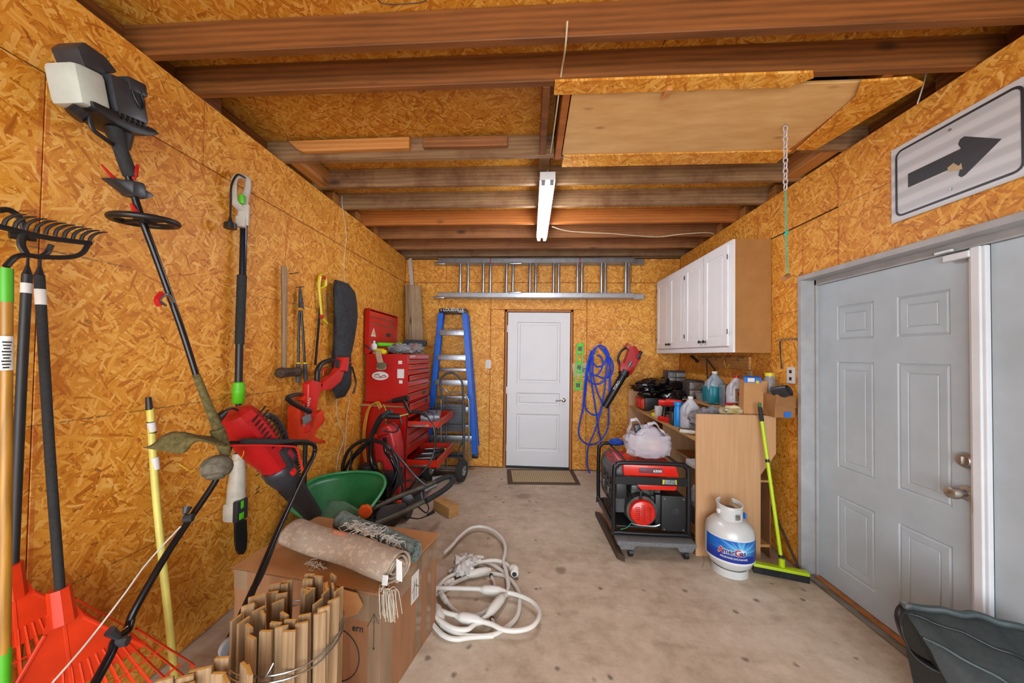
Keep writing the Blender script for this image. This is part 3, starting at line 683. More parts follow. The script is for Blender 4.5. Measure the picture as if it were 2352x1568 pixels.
tag(MB().tube([(-1.68,3.174,1.139), (-1.68,3.209,1.054), (-1.68,3.168,0.918), (-1.68,3.154,0.721), (-1.68,3.126,0.491), (-1.68,3.081,0.33)], 0.003, n=6).tube([(-1.68,2.991,1.081), (-1.68,2.99,0.948), (-1.68,3.068,0.799), (-1.68,3.124,0.708), (-1.68,3.028,0.558), (-1.68,3.001,0.377)], 0.003, n=6).build('hanging_string', M_str), 'loose white string trailing down left wall below the black bag', 'string')

# --- red cordless trimmer handle
T = thing('grass_trimmer', 'bright red cordless trimmer with black handle loop standing against left wall', 'trimmer', (-1.56, 2.5, 0.0))
XQ = -1.56
MB().tube([(-1.56,2.383,0.946), (-1.56,2.385,0.657), (-1.56,2.384,0.326)], [0.014, 0.014, 0.014], n=10).build('shaft', P_blk, T)
MB().prism([(-1.58,2.362,1.266), (-1.58,2.409,1.287), (-1.58,2.544,1.258), (-1.58,2.504,1.197), (-1.58,2.465,1.148), (-1.58,2.439,1.042), (-1.58,2.433,0.934), (-1.58,2.356,0.951), (-1.58,2.36,1.085)], (0.05, 0, 0), 0.012).bx((-1.555,2.356,0.951), (0.06, 0.07, 0.05), 0.01).build('motor_housing', P_redb, T)
MB().prism([(-1.58,2.491,1.256), (-1.58,2.697,1.315), (-1.58,2.775,1.382), (-1.58,2.831,1.319), (-1.58,2.781,1.247), (-1.58,2.648,1.196), (-1.58,2.515,1.196)], (0.05, 0, 0), 0.01).prism([(-1.585,2.781,1.446), (-1.585,2.882,1.445), (-1.585,2.859,1.325), (-1.585,2.76,1.34)], (0.07, 0, 0), 0.008).build('battery_mount', P_redb, T)
MB().prism([(-1.51,2.657,1.431), (-1.51,2.72,1.426), (-1.51,2.704,1.358), (-1.51,2.647,1.366)], (0.004, 0, 0), 0.001).build('battery_contacts', P_blk, T)
MB().tube([(-1.555,2.494,1.25), (-1.555,2.5,1.352), (-1.555,2.564,1.405), (-1.555,2.717,1.429)], [0.018, 0.020, 0.019, 0.016], n=10).build('handle_loop', P_blk, T)
MB().tube([(-1.55,2.56,1.31), (-1.55,2.569,1.355), (-1.55,2.626,1.36)], [0.005, 0.007, 0.005]).build('trigger', P_redb, T)
text('CRAFTSMAN', 0.034, (-1.527,2.342,1.074), V((-1.527,2.388,1.265))-V((-1.527,2.332,1.091)), V((0, -1, 0.05)), P_lbl, T)

# --- hedge trimmer
T = thing('hedge_trimmer', 'orange-red cordless hedge trimmer hanging blade down on left wall', 'hedge trimmer', (-1.58,2.371,0.571))
MB().prism([(-1.62,2.274,1.112), (-1.62,2.325,1.134), (-1.62,2.357,1.01), (-1.62,2.422,1.029), (-1.62,2.541,1.057), (-1.62,2.577,0.969), (-1.62,2.465,0.927), (-1.62,2.418,0.878), (-1.62,2.583,0.82), (-1.62,2.584,0.794), (-1.62,2.274,0.894)], (0.09, 0, 0), 0.01).build('motor_housing', P_ora, T)
MB().prism([(-1.6,2.304,1.158), (-1.6,2.376,1.189), (-1.6,2.455,1.145), (-1.6,2.427,1.121), (-1.6,2.359,1.142)], (0.05, 0, 0), 0.008).build('top_cover', P_ora, T)
MB().prism([(-1.52,2.277,1.047), (-1.52,2.365,1.062), (-1.52,2.377,1.008), (-1.52,2.297,0.991)], (0.004, 0, 0), 0.001).build('label', mat('grey_label', '8a97a0', 0.4, var=0.3, scale=200), T)
MB().tube([(-1.51,2.117,1.192), (-1.51,2.202,1.14), (-1.51,2.349,1.074)], [0.016, 0.016, 0.019], n=8).build('front_handle', P_blk, T)
MB().tube([(-1.58,2.215,1.187), (-1.58,2.323,1.195), (-1.58,2.454,1.159), (-1.58,2.498,1.08)], [0.014, 0.012, 0.012, 0.014], n=8).build('handle_loop', P_blk2, T)
hb = MB()
pa, pb = V((-1.58,2.278,0.88)), V((-1.58,2.352,0.583))
hb.prism([pa+V((0, -0.014, 0)), pa+V((0, 0.014, 0)), pb+V((0, 0.010, 0)), pb+V((0, -0.010, 0))], (0.008, 0, 0))
for i in range(13):
    c = lerp(pa, pb, (i+0.5)/13); hb.prism([c+V((0, -0.034, 0.004)), c+V((0, 0.034, 0.004)), c+V((0, 0.030, -0.006)), c+V((0, -0.030, -0.006))], (0.005, 0, 0))
hb.build('toothed_blade', P_blk, T)

# --- big red leaf blower
T = thing('leaf_blower', 'red and black electric leaf blower leaning nozzle down beside left wall', 'leaf blower', (-1.33, 2.2, 0.35))
ax0, ax1 = V((-1.44,1.707,1.105)), V((-1.3,2.092,0.484))
dv = (ax1-ax0).normalized(); L_ = (ax1-ax0).length
side = dv.cross(V((1, 0, 0.3))).normalized(); nrm = side.cross(dv).normalized()
Mb = Matrix(((dv.x, side.x, nrm.x, ax0.x), (dv.y, side.y, nrm.y, ax0.y), (dv.z, side.z, nrm.z, ax0.z), (0, 0, 0, 1)))
secs = [(-0.10, 0.05, 0.0), (-0.085, 0.085, 0), (-0.03, 0.105, 0), (0.08, 0.108, 0), (0.18, 0.10, 0), (0.27, 0.082, 0.0), (0.36, 0.070, 0)]
MB(Mb).lathe([(r*0.98, z) for z, r, _ in secs], ax=(1, 0, 0), n=8, squash=0.8).build('motor_housing', P_red, T)
MB(Mb).lathe([(0.075, 0.30), (0.083, 0.31), (0.083, 0.37), (0.072, 0.42), (0.062, 0.44)], ax=(1, 0, 0), n=10, squash=0.9).build('coupling', P_blk2, T)
MB(Mb).lathe([(0.060, 0.42), (0.064, 0.45), (0.057, L_*0.75), (0.046, L_), (0.040, L_), (0.05, L_*0.8), (0.05, 0.45)], ax=(1, 0, 0), n=20, cap=False).build('nozzle', mat('black_tube_plastic', '1e1f21', 0.5, var=0.15), T)
for r_ in range(2):
    for i in range(8):
        MB(Mb).bx((-0.045+i*0.026-0.0, -0.045+0.07*r_, 0.0985), (0.008, 0.055, 0.008), 0.002, seg=1).build('vent_slot', P_blk, T, False)
MB(Mb).box((0.19, -0.05, 0.07), (0.31, 0.02, 0.103), 0.01).build('control_pad', P_blk2, T)
MB(Mb).box((0.225, -0.035, 0.10), (0.28, -0.005, 0.107), 0.003).build('rocker_switch', mat('crimson_badge', 'a01830', 0.4), T)
MB(Mb).box((0.335, 0.0, 0.062), (0.365, 0.03, 0.090), 0.004).build('latch', P_redb, T)
MB(Mb).tube([(0.02, -0.09, 0.02), (0.08, -0.15, 0.03), (0.2, -0.145, 0.03), (0.30, -0.095, 0.02)], [0.016, 0.018, 0.018, 0.016], n=8).build('carry_handle', P_blk2, T)
MB().tube([(-1.42,1.639,1.196), (-1.42,1.61,1.211), (-1.42,1.579,1.209), (-1.42,1.56,1.196)], 0.006).cyl((-1.42,1.565,1.199), (-1.42,1.529,1.178), 0.014, 0.022, 12).build('power_plug', P_blk, T)
# --- mower handle
T = thing('mower_handle', 'black folding push mower handle with red bail bar leaning against the box', 'handle', (-1.2, 1.6, 0.0))
tubeA = [(-1.26,1.976,0.956), (-1.26,2.012,0.891), (-1.22,1.866,0.826), (-1.1,1.508,0.699), (-1,1.233,0.596), (-0.96,1.077,0.54)]
MB().tube([(-1.4,1.57,1.039), (-1.4,1.581,1.05), (-1.3,1.765,1.007), (-1.26,1.976,0.956), (-1.255,2.004,0.893), (-1.22,1.866,0.826), (-1.14,1.563,0.671), (-1.07,1.32,0.534)], 0.0125, n=12).build('upper_tube', P_steel_b, T)
MB().tube([(-1.07,1.34,0.562), (-1.06,1.249,0.487), (-1.05,1.184,0.447)], [0.0125, 0.012, 0.012], n=10).build('lower_tube', P_steel_b, T)
MB().tube([(-1.4,1.581,1.05), (-1.42,1.538,0.907), (-1.45,1.428,0.75), (-1.45,1.333,0.649), (-1.45,1.236,0.521), (-1.45,1.216,0.472)], 0.0125, n=12).build('upper_tube', P_steel_b, T)
MB().tube([(-1.45,1.222,0.491), (-1.43,1.193,0.475), (-1.4,1.135,0.492), (-1.38,1.108,0.473), (-1.35,1.043,0.437), (-1.34,1.006,0.404)], 0.0135, n=12).build('lower_tube', P_steel_b, T)
MB().tube([(-1.385,1.536,1.05), (-1.35,1.599,1.039), (-1.27,1.79,0.988), (-1.255,1.846,0.96), (-1.25,1.871,0.882), (-1.24,1.884,0.831)], 0.005, n=8).build('bail_bar', P_redb, T)
MB().tube([(-1.36,1.597,1.056), (-1.3,1.765,1.016), (-1.27,1.959,0.967)], 0.015, n=10).build('foam_grip', P_grip, T)
for (a_, b_) in (((-1.44,1.404,0.78), (-1.44,1.417,0.802)), ((-1.39,1.131,0.489), (-1.39,1.11,0.524))):
    MB().cyl(a_, V(a_)+V((0.03, 0.01, 0.0)), 0.016, n=8).cyl(V(a_)+V((0.005, 0, 0.02)), V(b_)+V((0.0, 0, 0.02)), 0.010, 0.016, 8).build('wing_knob', P_blk2, T)
for p_ in ((-1.435,1.197,0.48), (-1.435,1.177,0.462), (-1.045,1.214,0.445)): MB().ball(p_, (0.006, 0.012, 0.012), 10).build('bolt', P_steel, T)
MB().tube([(-1.225,1.873,0.818), (-1.17,1.676,0.752), (-1.155,1.612,0.677), (-1.13,1.519,0.602), (-1.1,1.413,0.54), (-1.08,1.302,0.496)], 0.003, n=6).build('control_cable', P_blk, T)
MB().tube([(-1.4,1.352,0.774), (-1.42,1.249,0.69), (-1.42,1.173,0.62), (-1.42,1.072,0.535), (-1.42,0.99,0.481)], 0.003, n=6).build('starter_cord', M_str, T)
wc = V((-1,1.148,0.487)); MB().lathe([(0.02, -0.01), (0.03, -0.008), (0.03, 0.008), (0.02, 0.01)], wc, (1, -0.4, 0), 20).build('pivot_disc', mat('grey_plastic', '85898c', 0.5), T)

# --- yellow extension pole
T = thing('extension_pole', 'yellow fibreglass extension pole with black threaded tip leaning on left wall', 'pole', (-1.45,1.399,0.12))
py = [(-1.66,1.448,1.233), (-1.655,1.451,1.176)]
MB().tube([(-1.66,1.447,1.228), (-1.6,1.436,0.815), (-1.45,1.396,0.13)], [0.0125, 0.0135, 0.0135], n=14).build('pole', mat('faded_yellow', 'd8cf66', 0.4, var=0.06), T)
MB().cyl((-1.662,1.441,1.278), (-1.66,1.445,1.224), 0.010, 0.013, 12).build('threaded_tip', P_blk, T)
MB().tube([(-1.66,1.447,1.224), (-1.654,1.448,1.171)], 0.0131, sm=False, n=14).build('upper_band', P_yel, T)
for a_, b_ in (((-1.649,1.444,1.168), (-1.646,1.448,1.129)), ((-1.627,1.444,1.017), (-1.622,1.447,0.964))): MB().tube([a_, b_], 0.0142, sm=False, n=14).build('label', P_lbl, T)
for a_, b_ in (((-1.651,1.444,1.171), (-1.651,1.444,1.168)), ((-1.645,1.447,1.125), (-1.645,1.447,1.122))): MB().tube([a_, b_], 0.0146, sm=False, n=14).build('ring', P_blk, T)

# --- garden rakes and long handles at the far left
M_hndl = wood('varnished_handle', 'b3822c', '7d5514', 2, 2.0, 0.35)
T = thing('bow_rake', 'iron bow rake, tines up, on a green-capped wooden handle at far left wall', 'rake', (-1.5,0.936,0.524))
MB().tube([(-1.52,0.925,1.623), (-1.5,0.926,1.108), (-1.47,0.918,0.625)], 0.0130, n=16).build('handle', M_hndl, T)
MB().tube([(-1.525,0.925,1.717), (-1.52,0.925,1.618)], 0.0142, sm=False, n=16).build('green_ferrule', mat('leaf_green_vinyl', '4aa81c', 0.4, var=0.04), T)
MB().tube([(-1.472,0.919,0.638), (-1.46,0.915,0.46)], 0.0142, sm=False, n=16).build('green_sleeve', MC['leaf_green_vinyl'], T)
MB().tube([(-1.496,0.913,1.519), (-1.494,0.915,1.422)], 0.0138, sm=False, n=16).build('paper_label', P_lbl, T)
for i in range(9): MB().bx((-1.475,0.901,1.508) if False else V((-1.477,0.904,1.502))+V((0, 0, -0.009*i)), (0.002, 0.018-(i % 3)*0.003, 0.004), 0, ).build('label_print', P_ink, T, False)
MB().tube([(-1.53,0.928,1.723), (-1.54,0.952,1.757), (-1.56,0.987,1.773), (-1.56,1.026,1.778), (-1.56,1.09,1.796), (-1.56,1.124,1.821), (-1.57,1.147,1.866)], 0.0075).tube([(-1.56,0.987,1.773), (-1.57,0.979,1.806), (-1.57,0.984,1.841)], 0.007).tube([(-1.56,1.016,1.775), (-1.57,1.04,1.796), (-1.57,1.05,1.825)], 0.007).build('shank', P_blk, T)
MB().tube([(-1.57,0.92,1.844), (-1.57,0.991,1.844), (-1.57,1.051,1.846), (-1.57,1.152,1.863)], 0.0085, sub=2).build('head_bar', P_blk, T)
for i in range(10):
    px = i/9; c = lerp((-1.57,0.944,1.847), (-1.57,1.148,1.865), px)
    MB().tube([c, c+V((0.008, 0.0, 0.020)), c+V((0.028, 0.006, 0.036)), c+V((0.055, 0.012, 0.040))], [0.005, 0.005, 0.004, 0.0015], n=6).build('tine', P_blk, T)
T = thing('cultivator_hook', 'black curved steel hoe head hanging behind the bow rake', 'garden tool', (-1.65,1.013,1.838))
MB().tube([(-1.64,0.973,1.907), (-1.64,0.996,1.919), (-1.64,1.02,1.903), (-1.64,1.031,1.865), (-1.64,1.027,1.821), (-1.64,1.04,1.789)], 0.0085).build('curved_neck', P_blk, T)
MB().cyl((-1.66,1.01,1.847), (-1.64,1.058,1.851), 0.013).build('crossbar', P_blk, T)
def leaf_rake(label, top, mid, bot, socket, fan_c, fan_dir, wid, ln, fx):
    T = thing('leaf_rake', label, 'rake', fan_c, 'orange leaf rakes with black handles')
    MB().tube([top, mid, bot], 0.0118, n=14).build('handle', P_grip if fx else mat('black_vinyl_handle', '222427', 0.5, var=0.15), T)
    t2 = lerp(top, mid, 0.07); MB().tube([lerp(top, mid, 0.075), lerp(top, mid, 0.16)], 0.0127, sm=False, n=14).build('white_band', P_lbl, T)
    MB().tube([top, V(top)+V((0, 0, 0.03)), V(top)+V((0, 0, 0.06))], [0.012, 0.004, 0.003]).build('hang_hole_wire', P_blk, T)
    s0, c0 = V(socket), V(fan_c)
    d = (V(fan_dir)).normalized(); sd = V((0.30, 0.95, 0)).normalized(); sd = (sd-d*sd.dot(d)).normalized(); nn = d.cross(sd)
    F = lambda a, b, h=0: s0 + d*a + sd*b + nn*h
    MB().cyl(F(-0.07, 0), F(0.04, 0), 0.027, 0.030, 8).build('socket', P_ora, T)
    MB().prism([F(0.0, -0.03), F(0.0, 0.03), F(0.06, 0.045), F(ln*0.5, wid*0.30), F(ln*0.5, -wid*0.30), F(0.06, -0.045)], nn*0.006, 0.001, 1).build('fan_web', P_ora, T)
    MB().tube([F(0.05, 0), F(ln*0.5, 0)], 0.008, sm=False).tube([F(0.05, 0.04, .004), F(ln*0.5, wid*0.28, .004)], 0.006, sm=False).tube([F(0.05, -0.04, .004), F(ln*0.5, -wid*0.28, .004)], 0.006, sm=False).build('rib', P_ora, T)
    for k in range(19):
        u = (k-9)/9.0
        a0, a1 = F(ln*0.36, u*wid*0.26), F(ln*(1-0.13*abs(u)**2), u*wid*0.5)
        MB().tube([a0, lerp(a0, a1, 0.5), a1, a1-nn*0.03+d*0.012], [0.0095, 0.0085, 0.007, 0.005], n=6, sub=2, flat=0.4).build('tine', P_ora, T)
    for f_ in (0.62, 0.82): MB().tube([F(ln*f_*(1-0.04), -wid*(0.26+0.24*(f_-.36)/.64), .004), F(ln*f_, 0, .004), F(ln*f_*(1-0.04), wid*(0.26+0.24*(f_-.36)/.64), .004)], 0.0035, n=6).build('cross_band', P_ora, T)
    return T
r1 = leaf_rake('orange leaf rake standing nearest the room, its grippy black handle beside the other', (-1.56,1.018,1.717), (-1.53,1.04,1.137), (-1.5,1.061,0.649), (-1.5,1.062,0.641), V((-1.45,1.086,0.402)), (0.16, 0.02, -1), 0.62, 0.52, True)
r2 = leaf_rake('orange leaf rake partly hidden behind the green-capped wooden handle', (-1.62,1.029,1.723), (-1.62,1.026,1.345), (-1.63,1.031,0.792), (-1.63,1.029,0.732), V((-1.62,1.061,0.523)), (0.02, 0.08, -1), 0.50, 0.40, False)

# ================================================================== tool chest corner
P_chest = mat('chest_red_enamel', 'b5120c', 0.3, var=0.06, scale=30)
P_chest2 = mat('chest_front_red', 'c92a10', 0.32, var=0.06, scale=20)
P_trim = mat('drawer_pull_metal', 'a89c94', 0.3, 0.8, var=0.1)
P_inside = mat('dark_drawer', '6e150f', 0.5, var=0.15)
CX0, CX1, CY0, CY1 = -1.665, -1.215, 3.46, 4.22
T = thing('tool_chest', 'tall red rolling tool chest with its lid raised and two lower drawers pulled open', 'tool chest', ((CX0+CX1)/2, (CY0+CY1)/2, 0))
tn = 0.004
b = MB()   # lower cabinet carcass open to the room
for a_, c_ in (((CX0-0.01, CY0-0.01, 0.12), (CX1, CY0, 0.985)), ((CX0-0.01, CY1, 0.12), (CX1, CY1+0.01, 0.985)), ((CX0-0.01, CY0, 0.12), (CX0, CY1, 0.985)), ((CX0, CY0-0.01, 0.978), (CX1, CY1+0.01, 0.986)), ((CX0, CY0, 0.12), (CX1, CY1, 0.13))): b.box(a_, c_, 0.002, seg=1)
b.box((CX1-0.01, CY0-0.01, 0.12), (CX1+0.004, CY0+0.018, 0.985), 0.002, seg=1).box((CX1-0.01, CY1-0.008, 0.12), (CX1+0.004, CY1+0.01, 0.985), 0.002, seg=1)
b.build('lower_cabinet', P_chest, T)
b = MB()
for a_, c_ in (((CX0+0.01, CY0+0.005, 0.99), (CX1-0.01, CY0+0.012, 1.475)), ((CX0+0.01, CY1-0.012, 0.99), (CX1-0.01, CY1-0.005, 1.475)), ((CX0+0.01, CY0+0.005, 0.99), (CX0+0.016, CY1-0.005, 1.475)), ((CX0+0.016, CY0+0.01, 0.99), (CX1-0.01, CY1-0.01, 0.996))): b.box(a_, c_, 0.002, seg=1)
b.box((CX1-0.02, CY0+0.005, 0.99), (CX1-0.004, CY0+0.028, 1.475), 0.002, seg=1).box((CX1-0.02, CY1-0.028, 0.99), (CX1-0.004, CY1-0.005, 1.475), 0.002, seg=1).box((CX1-0.02, CY0+0.01, 1.425), (CX1-0.004, CY1-0.01, 1.475), 0.002, seg=1)
b.build('upper_cabinet', P_chest, T)
MB().box((CX0+0.02, CY0+0.012, 1.40), (CX1-0.02, CY1-0.012, 1.41), 0).build('till_tray', P_inside, T, False)
b = MB()     # lid standing up against the wall, recessed panels facing the room
b.box((CX0-0.012, CY0-0.0, 1.478), (CX0-0.004, CY1, 1.935), 0.003).box((CX0-0.012, CY0, 1.478), (CX0+0.045, CY0+0.008, 1.935), 0.003).box((CX0-0.012, CY1-0.008, 1.478), (CX0+0.045, CY1, 1.935), 0.003).box((CX0-0.012, CY0, 1.925), (CX0+0.045, CY1, 1.935), 0.003)
b.build('lid', P_chest, T)
b = MB(); b.box((CX0+0.02, CY0+0.012, 1.49), (CX0+0.035, CY1-0.012, 1.915), 0.004).build('lid_panel', P_chest2, T)
for i, z in enumerate((1.862, 1.852, 1.79, 1.78, 1.60, 1.59)): MB().box((CX0+0.035, CY0+0.035, z), (CX0+0.039, CY1-0.06, z+0.004), 0).build('trim_line', P_trim, T, False)
MB().prism([(CX0+0.037, CY0+0.05, 1.655), (CX0+0.037, CY0+0.17, 1.655), (CX0+0.037, CY0+0.11, 1.745)], (0.002, 0, 0)).build('warning_label', P_lbl, T, False)
MB().prism([(CX0+0.039, CY0+0.08, 1.675), (CX0+0.039, CY0+0.14, 1.675), (CX0+0.039, CY0+0.11, 1.718)], (0.001, 0, 0)).build('label_print', P_yel, T, False)
MB().box((CX0+0.033, CY0+0.44, 1.67), (CX0+0.038, CY0+0.56, 1.71), 0.002).build('latch_plate', P_blk2, T)
def drawer(z0, z1, ext=0.0, m=None, y0=CY0+0.03, y1=CY1-0.03, x1=CX1, deep=0.4):
    d = MB(); m = m or P_chest2
    xf = x1+ext
    d.box((xf-0.012, y0, z0), (xf, y1, z1), 0.003, seg=1)
    if ext > 0.02:
        d.box((xf-deep, y0+0.004, z0+0.006), (xf-0.01, y0+0.010, z1-0.012), 0).box((xf-deep, y1-0.010, z0+0.006), (xf-0.01, y1-0.004, z1-0.012), 0).box((xf-deep, y0+0.004, z0+0.006), (xf-0.01, y1-0.004, z0+0.010), 0)
    o = d.build('drawer', m, T)
    MB().box((xf-0.002, y0+0.004, z1-0.014), (xf+0.010, y1-0.004, z1-0.004), 0.003, seg=1).build('pull', P_trim, o)
    if ext > 0.1:
        MB().box((xf-deep+0.12, y0-0.004, z0+0.012), (xf-0.10, y0+0.003, z0+0.034), 0.002, seg=1).build('slide', P_trim, o)
    return o
zt = [1.37, 1.315, 1.26, 1.205, 1.14, 1.075]
tops = [1.42]+zt
for i, (z1, z0) in enumerate(zip(tops, zt)): drawer(z0+0.003, z1-0.002, (0.0, 0.012, 0.0, 0.02, 0.0, 0.0)[i], x1=CX1-0.006, y0=CY0+0.03, y1=CY1-0.03)
drawer(0.995, 1.07, 0.0, x1=CX1-0.004)
for z0, z1, e in ((0.90, 0.975, 0.02), (0.83, 0.895, 0.0)): drawer(z0, z1, e)
dU = drawer(0.735, 0.815, 0.31)
for z0, z1 in ((0.665, 0.73), (0.565, 0.66), (0.455, 0.56)): drawer(z0, z1, 0.0)
dL = drawer(0.335, 0.43, 0.31)
drawer(0.13, 0.325, 0.0)
MB().box((CX1, CY0+0.50, 0.93), (CX1+0.028, CY0+0.60, 0.96), 0.002).build('name_plate', P_blk2, T)
MB().box((CX1-0.006, CY0+0.50, 1.02), (CX1+0.002, CY0+0.62, 1.055), 0.002).build('name_plate', P_blk2, T)
text('CRAFTSMAN', 0.03, (CX1-0.002, CY0+0.14, 1.452), (0, 1, 0), (0, 0, 1), P_lbl, T)
for x, y in ((CX0+0.06, CY0+0.06), (CX1-0.06, CY0+0.06), (CX0+0.06, CY1-0.06), (CX1-0.06, CY1-0.06)):
    MB().cyl((x-0.015, y, 0.055), (x+0.015, y, 0.055), 0.055, n=16).box((x-0.02, y-0.02, 0.05), (x+0.02, y+0.02, 0.12), 0.003).build('caster', P_blk, T)
el = MB(); el.lathe([(0.086, 0), (0.086, 0.0015)], (-1.50, CY0+0.003, 1.255), (0, -1, 0), 28)
for v in el.b.verts: v.co.z = 1.255+(v.co.z-1.255)*0.5
el.build('oval_sticker', P_lbl, T)
MB().tube([(-1.56, CY0, 1.26), (-1.52, CY0, 1.27), (-1.50, CY0, 1.245), (-1.46, CY0, 1.262), (-1.44, CY0, 1.25)], 0.004, n=5).tube([(-1.565, CY0, 1.246), (-1.50, CY0, 1.236), (-1.435, CY0, 1.246)], 0.003, n=5).build('sticker_print', mat('sticker_red', '9a2a24', 0.5), T)
for x, z, a_, c_ in ((-1.295, 1.395, 0.022, 0.018), (-1.285, 1.285, 0.04, 0.05), (-1.285, 1.20, 0.02, 0.018)): MB().box((x-a_/1, CY0+0.002, z-c_), (x+a_/1.4, CY0+0.005, z+c_/1.2), 0).build('paper_label', P_lbl, T, False)

# things on the chest
def blob(name, c, r, m, seed=0, amp=0.3, n=22, fq=None):
    b_ = MB(); b_.ball((0, 0, 0), (1, 1, 1), n)
    for v in b_.b.verts:
        k = 1+amp*noise.noise(v.co*2.2+V((seed, 0, 0)))+amp*0.5*noise.noise(v.co*5.5+V((0, seed, 0)))
        v.co = V((v.co.x*r[0]*k, v.co.y*r[1]*k, max(v.co.z*k, -0.75)*r[2])) + V(c)
    return b_.build(name, m)
def crumple(name, c, r, m, seed=0, par=None, n=34):
    """creased thin film: ridged folds on a squashed ball"""
    b_ = MB(); b_.ball((0, 0, 0), (1, 1, 1), n)
    for v in b_.b.verts:
        q = v.co.copy(); k = 1.0
        for f_, a_ in ((1.7, 0.30), (3.6, 0.20), (7.5, 0.09)):
            k += a_*(abs(noise.noise(q*f_+V((seed*3.1, seed, f_))))*2-0.5)
        v.co = V((q.x*r[0]*k, q.y*r[1]*k, max(q.z*k, -0.8)*r[2])) + V(c)
    return b_.build(name, m, par)
P_film = mat('clear_film', 'c9ccd0', 0.18, var=0.15, scale=8, trans=0.45, alpha=0.75)
P_filmW = mat('white_film', 'd2d0d6', 0.3, var=0.1, scale=9, trans=0.15, alpha=0.93)
P_filmK = mat('black_film', '17181a', 0.22, var=0.3, scale=9)
tag(crumple('parts_bag', (-1.36, 3.66, 1.53), (0.13, 0.13, 0.055), P_film, 3), 'clear plastic bag of small parts at the front of the tool chest top', 'bag')
tag(crumple('parts_bag', (-1.30, 3.90, 1.54), (0.10, 0.16, 0.06), P_film, 5), 'crumpled clear bag lying behind the parts bag on the tool chest', 'bag')
tag(crumple('paper_pile', (-1.43, 3.75, 1.535), (0.07, 0.14, 0.055), mat('grey_pile', '8f8f94', 0.6, var=0.45, scale=30), 9), 'heap of grey packaging and papers in the open tool chest top', 'papers')
tag(MB().bx((-1.33, 4.02, 1.605), (0.26, 0.12, 0.07), 0.02, Rz(10)).build('tool_case', P_fab), 'black soft tool case lying at the back of the tool chest top', 'case')
tag(MB().bx((-1.26, 3.70, 1.545), (0.12, 0.002, 0.09), 0, Rx(-60) @ Rz(-30)).build('packet', mat('orange_packet', 'c8402a', 0.4, col2='cfd0cf', scale=8)), 'flat orange and white packet on the clear bags of the tool chest', 'packet')
t_ = thing('flashlight', 'lime green flashlight lying on the tool chest under the raised lid', 'flashlight', (-1.54, 3.70, 1.55))
MB().cyl((-1.60, 3.60, 1.575), (-1.48, 3.78, 1.575), 0.022).build('body', P_green, t_); MB().cyl((-1.48, 3.78, 1.575), (-1.44, 3.84, 1.575), 0.022, 0.032).build('head', P_green, t_)
tag(blob('work_glove', (-1.55, 3.56, 1.49), (0.075, 0.06, 0.04), P_yel, 4), 'yellow work glove at the near corner of the tool chest', 'glove')
t_ = thing('spray_can', 'white spray can with a red label standing by the raised chest lid', 'can', (-1.61, 3.55, 1.415))
MB().lathe([(0.03, 0), (0.031, 0.02), (0.031, 0.15), (0.026, 0.165), (0.012, 0.17)], (-1.61, 3.55, 1.415), n=18).build('body', P_lbl, t_)
MB().lathe([(0.0315, 0.04), (0.0315, 0.10)], (-1.61, 3.55, 1.415), n=18).build('label', P_red, t_); MB().cyl((-1.61, 3.55, 1.585), (-1.61, 3.55, 1.61), 0.012).build('cap', P_lbl, t_)
tag(MB().cyl((-1.50, 3.86, 1.57), (-1.42, 3.95, 1.58), 0.02, 0.014).build('screwdriver', mat('blue_plastic', '1650b8', 0.4)), 'blue screwdriver handle poking up behind the green flashlight', 'screwdriver')
t_ = thing('knee_strap', 'beige strap with an olive buckle pouch draped over the side of the tool chest', 'strap', (-1.48, 3.43, 1.34))
MB().grid(lambda u, v: (-1.555+0.06*u+0.055*v*0.6, 3.45-0.008*math.sin(v*3), 1.50-0.125*v+0.01*u), 4, 8).build('webbing', mat('beige_webbing', 'b89a80', 0.7), t_, solid=0.003)
MB().bx((-1.475, 3.435, 1.355), (0.10, 0.03, 0.06), 0.012, Ry(-8)).build('pouch', mat('olive_drab', '6a6048', 0.6, var=0.2), t_)
MB().tube([(-1.52, 3.42, 1.335), (-1.50, 3.415, 1.322), (-1.44, 3.415, 1.325), (-1.425, 3.42, 1.345)], 0.005).build('buckle', mat('olive_light', 'a09a80', 0.5), t_)
MB().tube([(-1.66, 3.44, 1.56), (-1.60, 3.42, 1.53), (-1.555, 3.44, 1.50)], 0.008).build('arm', P_blk2, t_)
t_ = thing('pressure_gauge_rail', 'thin bare wooden stick lying level against the tool chest side', 'stick', (-1.43, 3.40, 0.955))
t_.name = 'wooden_stick'
MB().cyl((-1.70, 3.43, 0.965), (-1.24, 3.43, 0.955), 0.010, n=10).build('rod', wood('stick_wood', 'b08a5c', '8a6438', 0, 2.0), t_)
yc = [(-1.48, 3.415, 0.93), (-1.52, 3.42, 0.985), (-1.60, 3.42, 0.93), (-1.64, 3.42, 0.75), (-1.645, 3.42, 0.55), (-1.60, 3.42, 0.35), (-1.54, 3.42, 0.45)]
mc = MB()
for k in range(3): mc.tube([V(p_)+V((0.014*k, -0.006*k, 0.008*k-0.03*k*(i > 4))) for i, p_ in enumerate(yc)], 0.006, n=6)
mc.tube([(-1.44, 3.415, 0.975), (-1.41, 3.41, 0.90), (-1.42, 3.42, 0.70), (-1.44, 3.42, 0.45)], 0.006, n=6)
tag(mc.build('extension_lead', mat('cord_yellow', 'd09a1c', 0.5)), 'yellow extension cord looped over the stick on the tool chest side', 'cord')
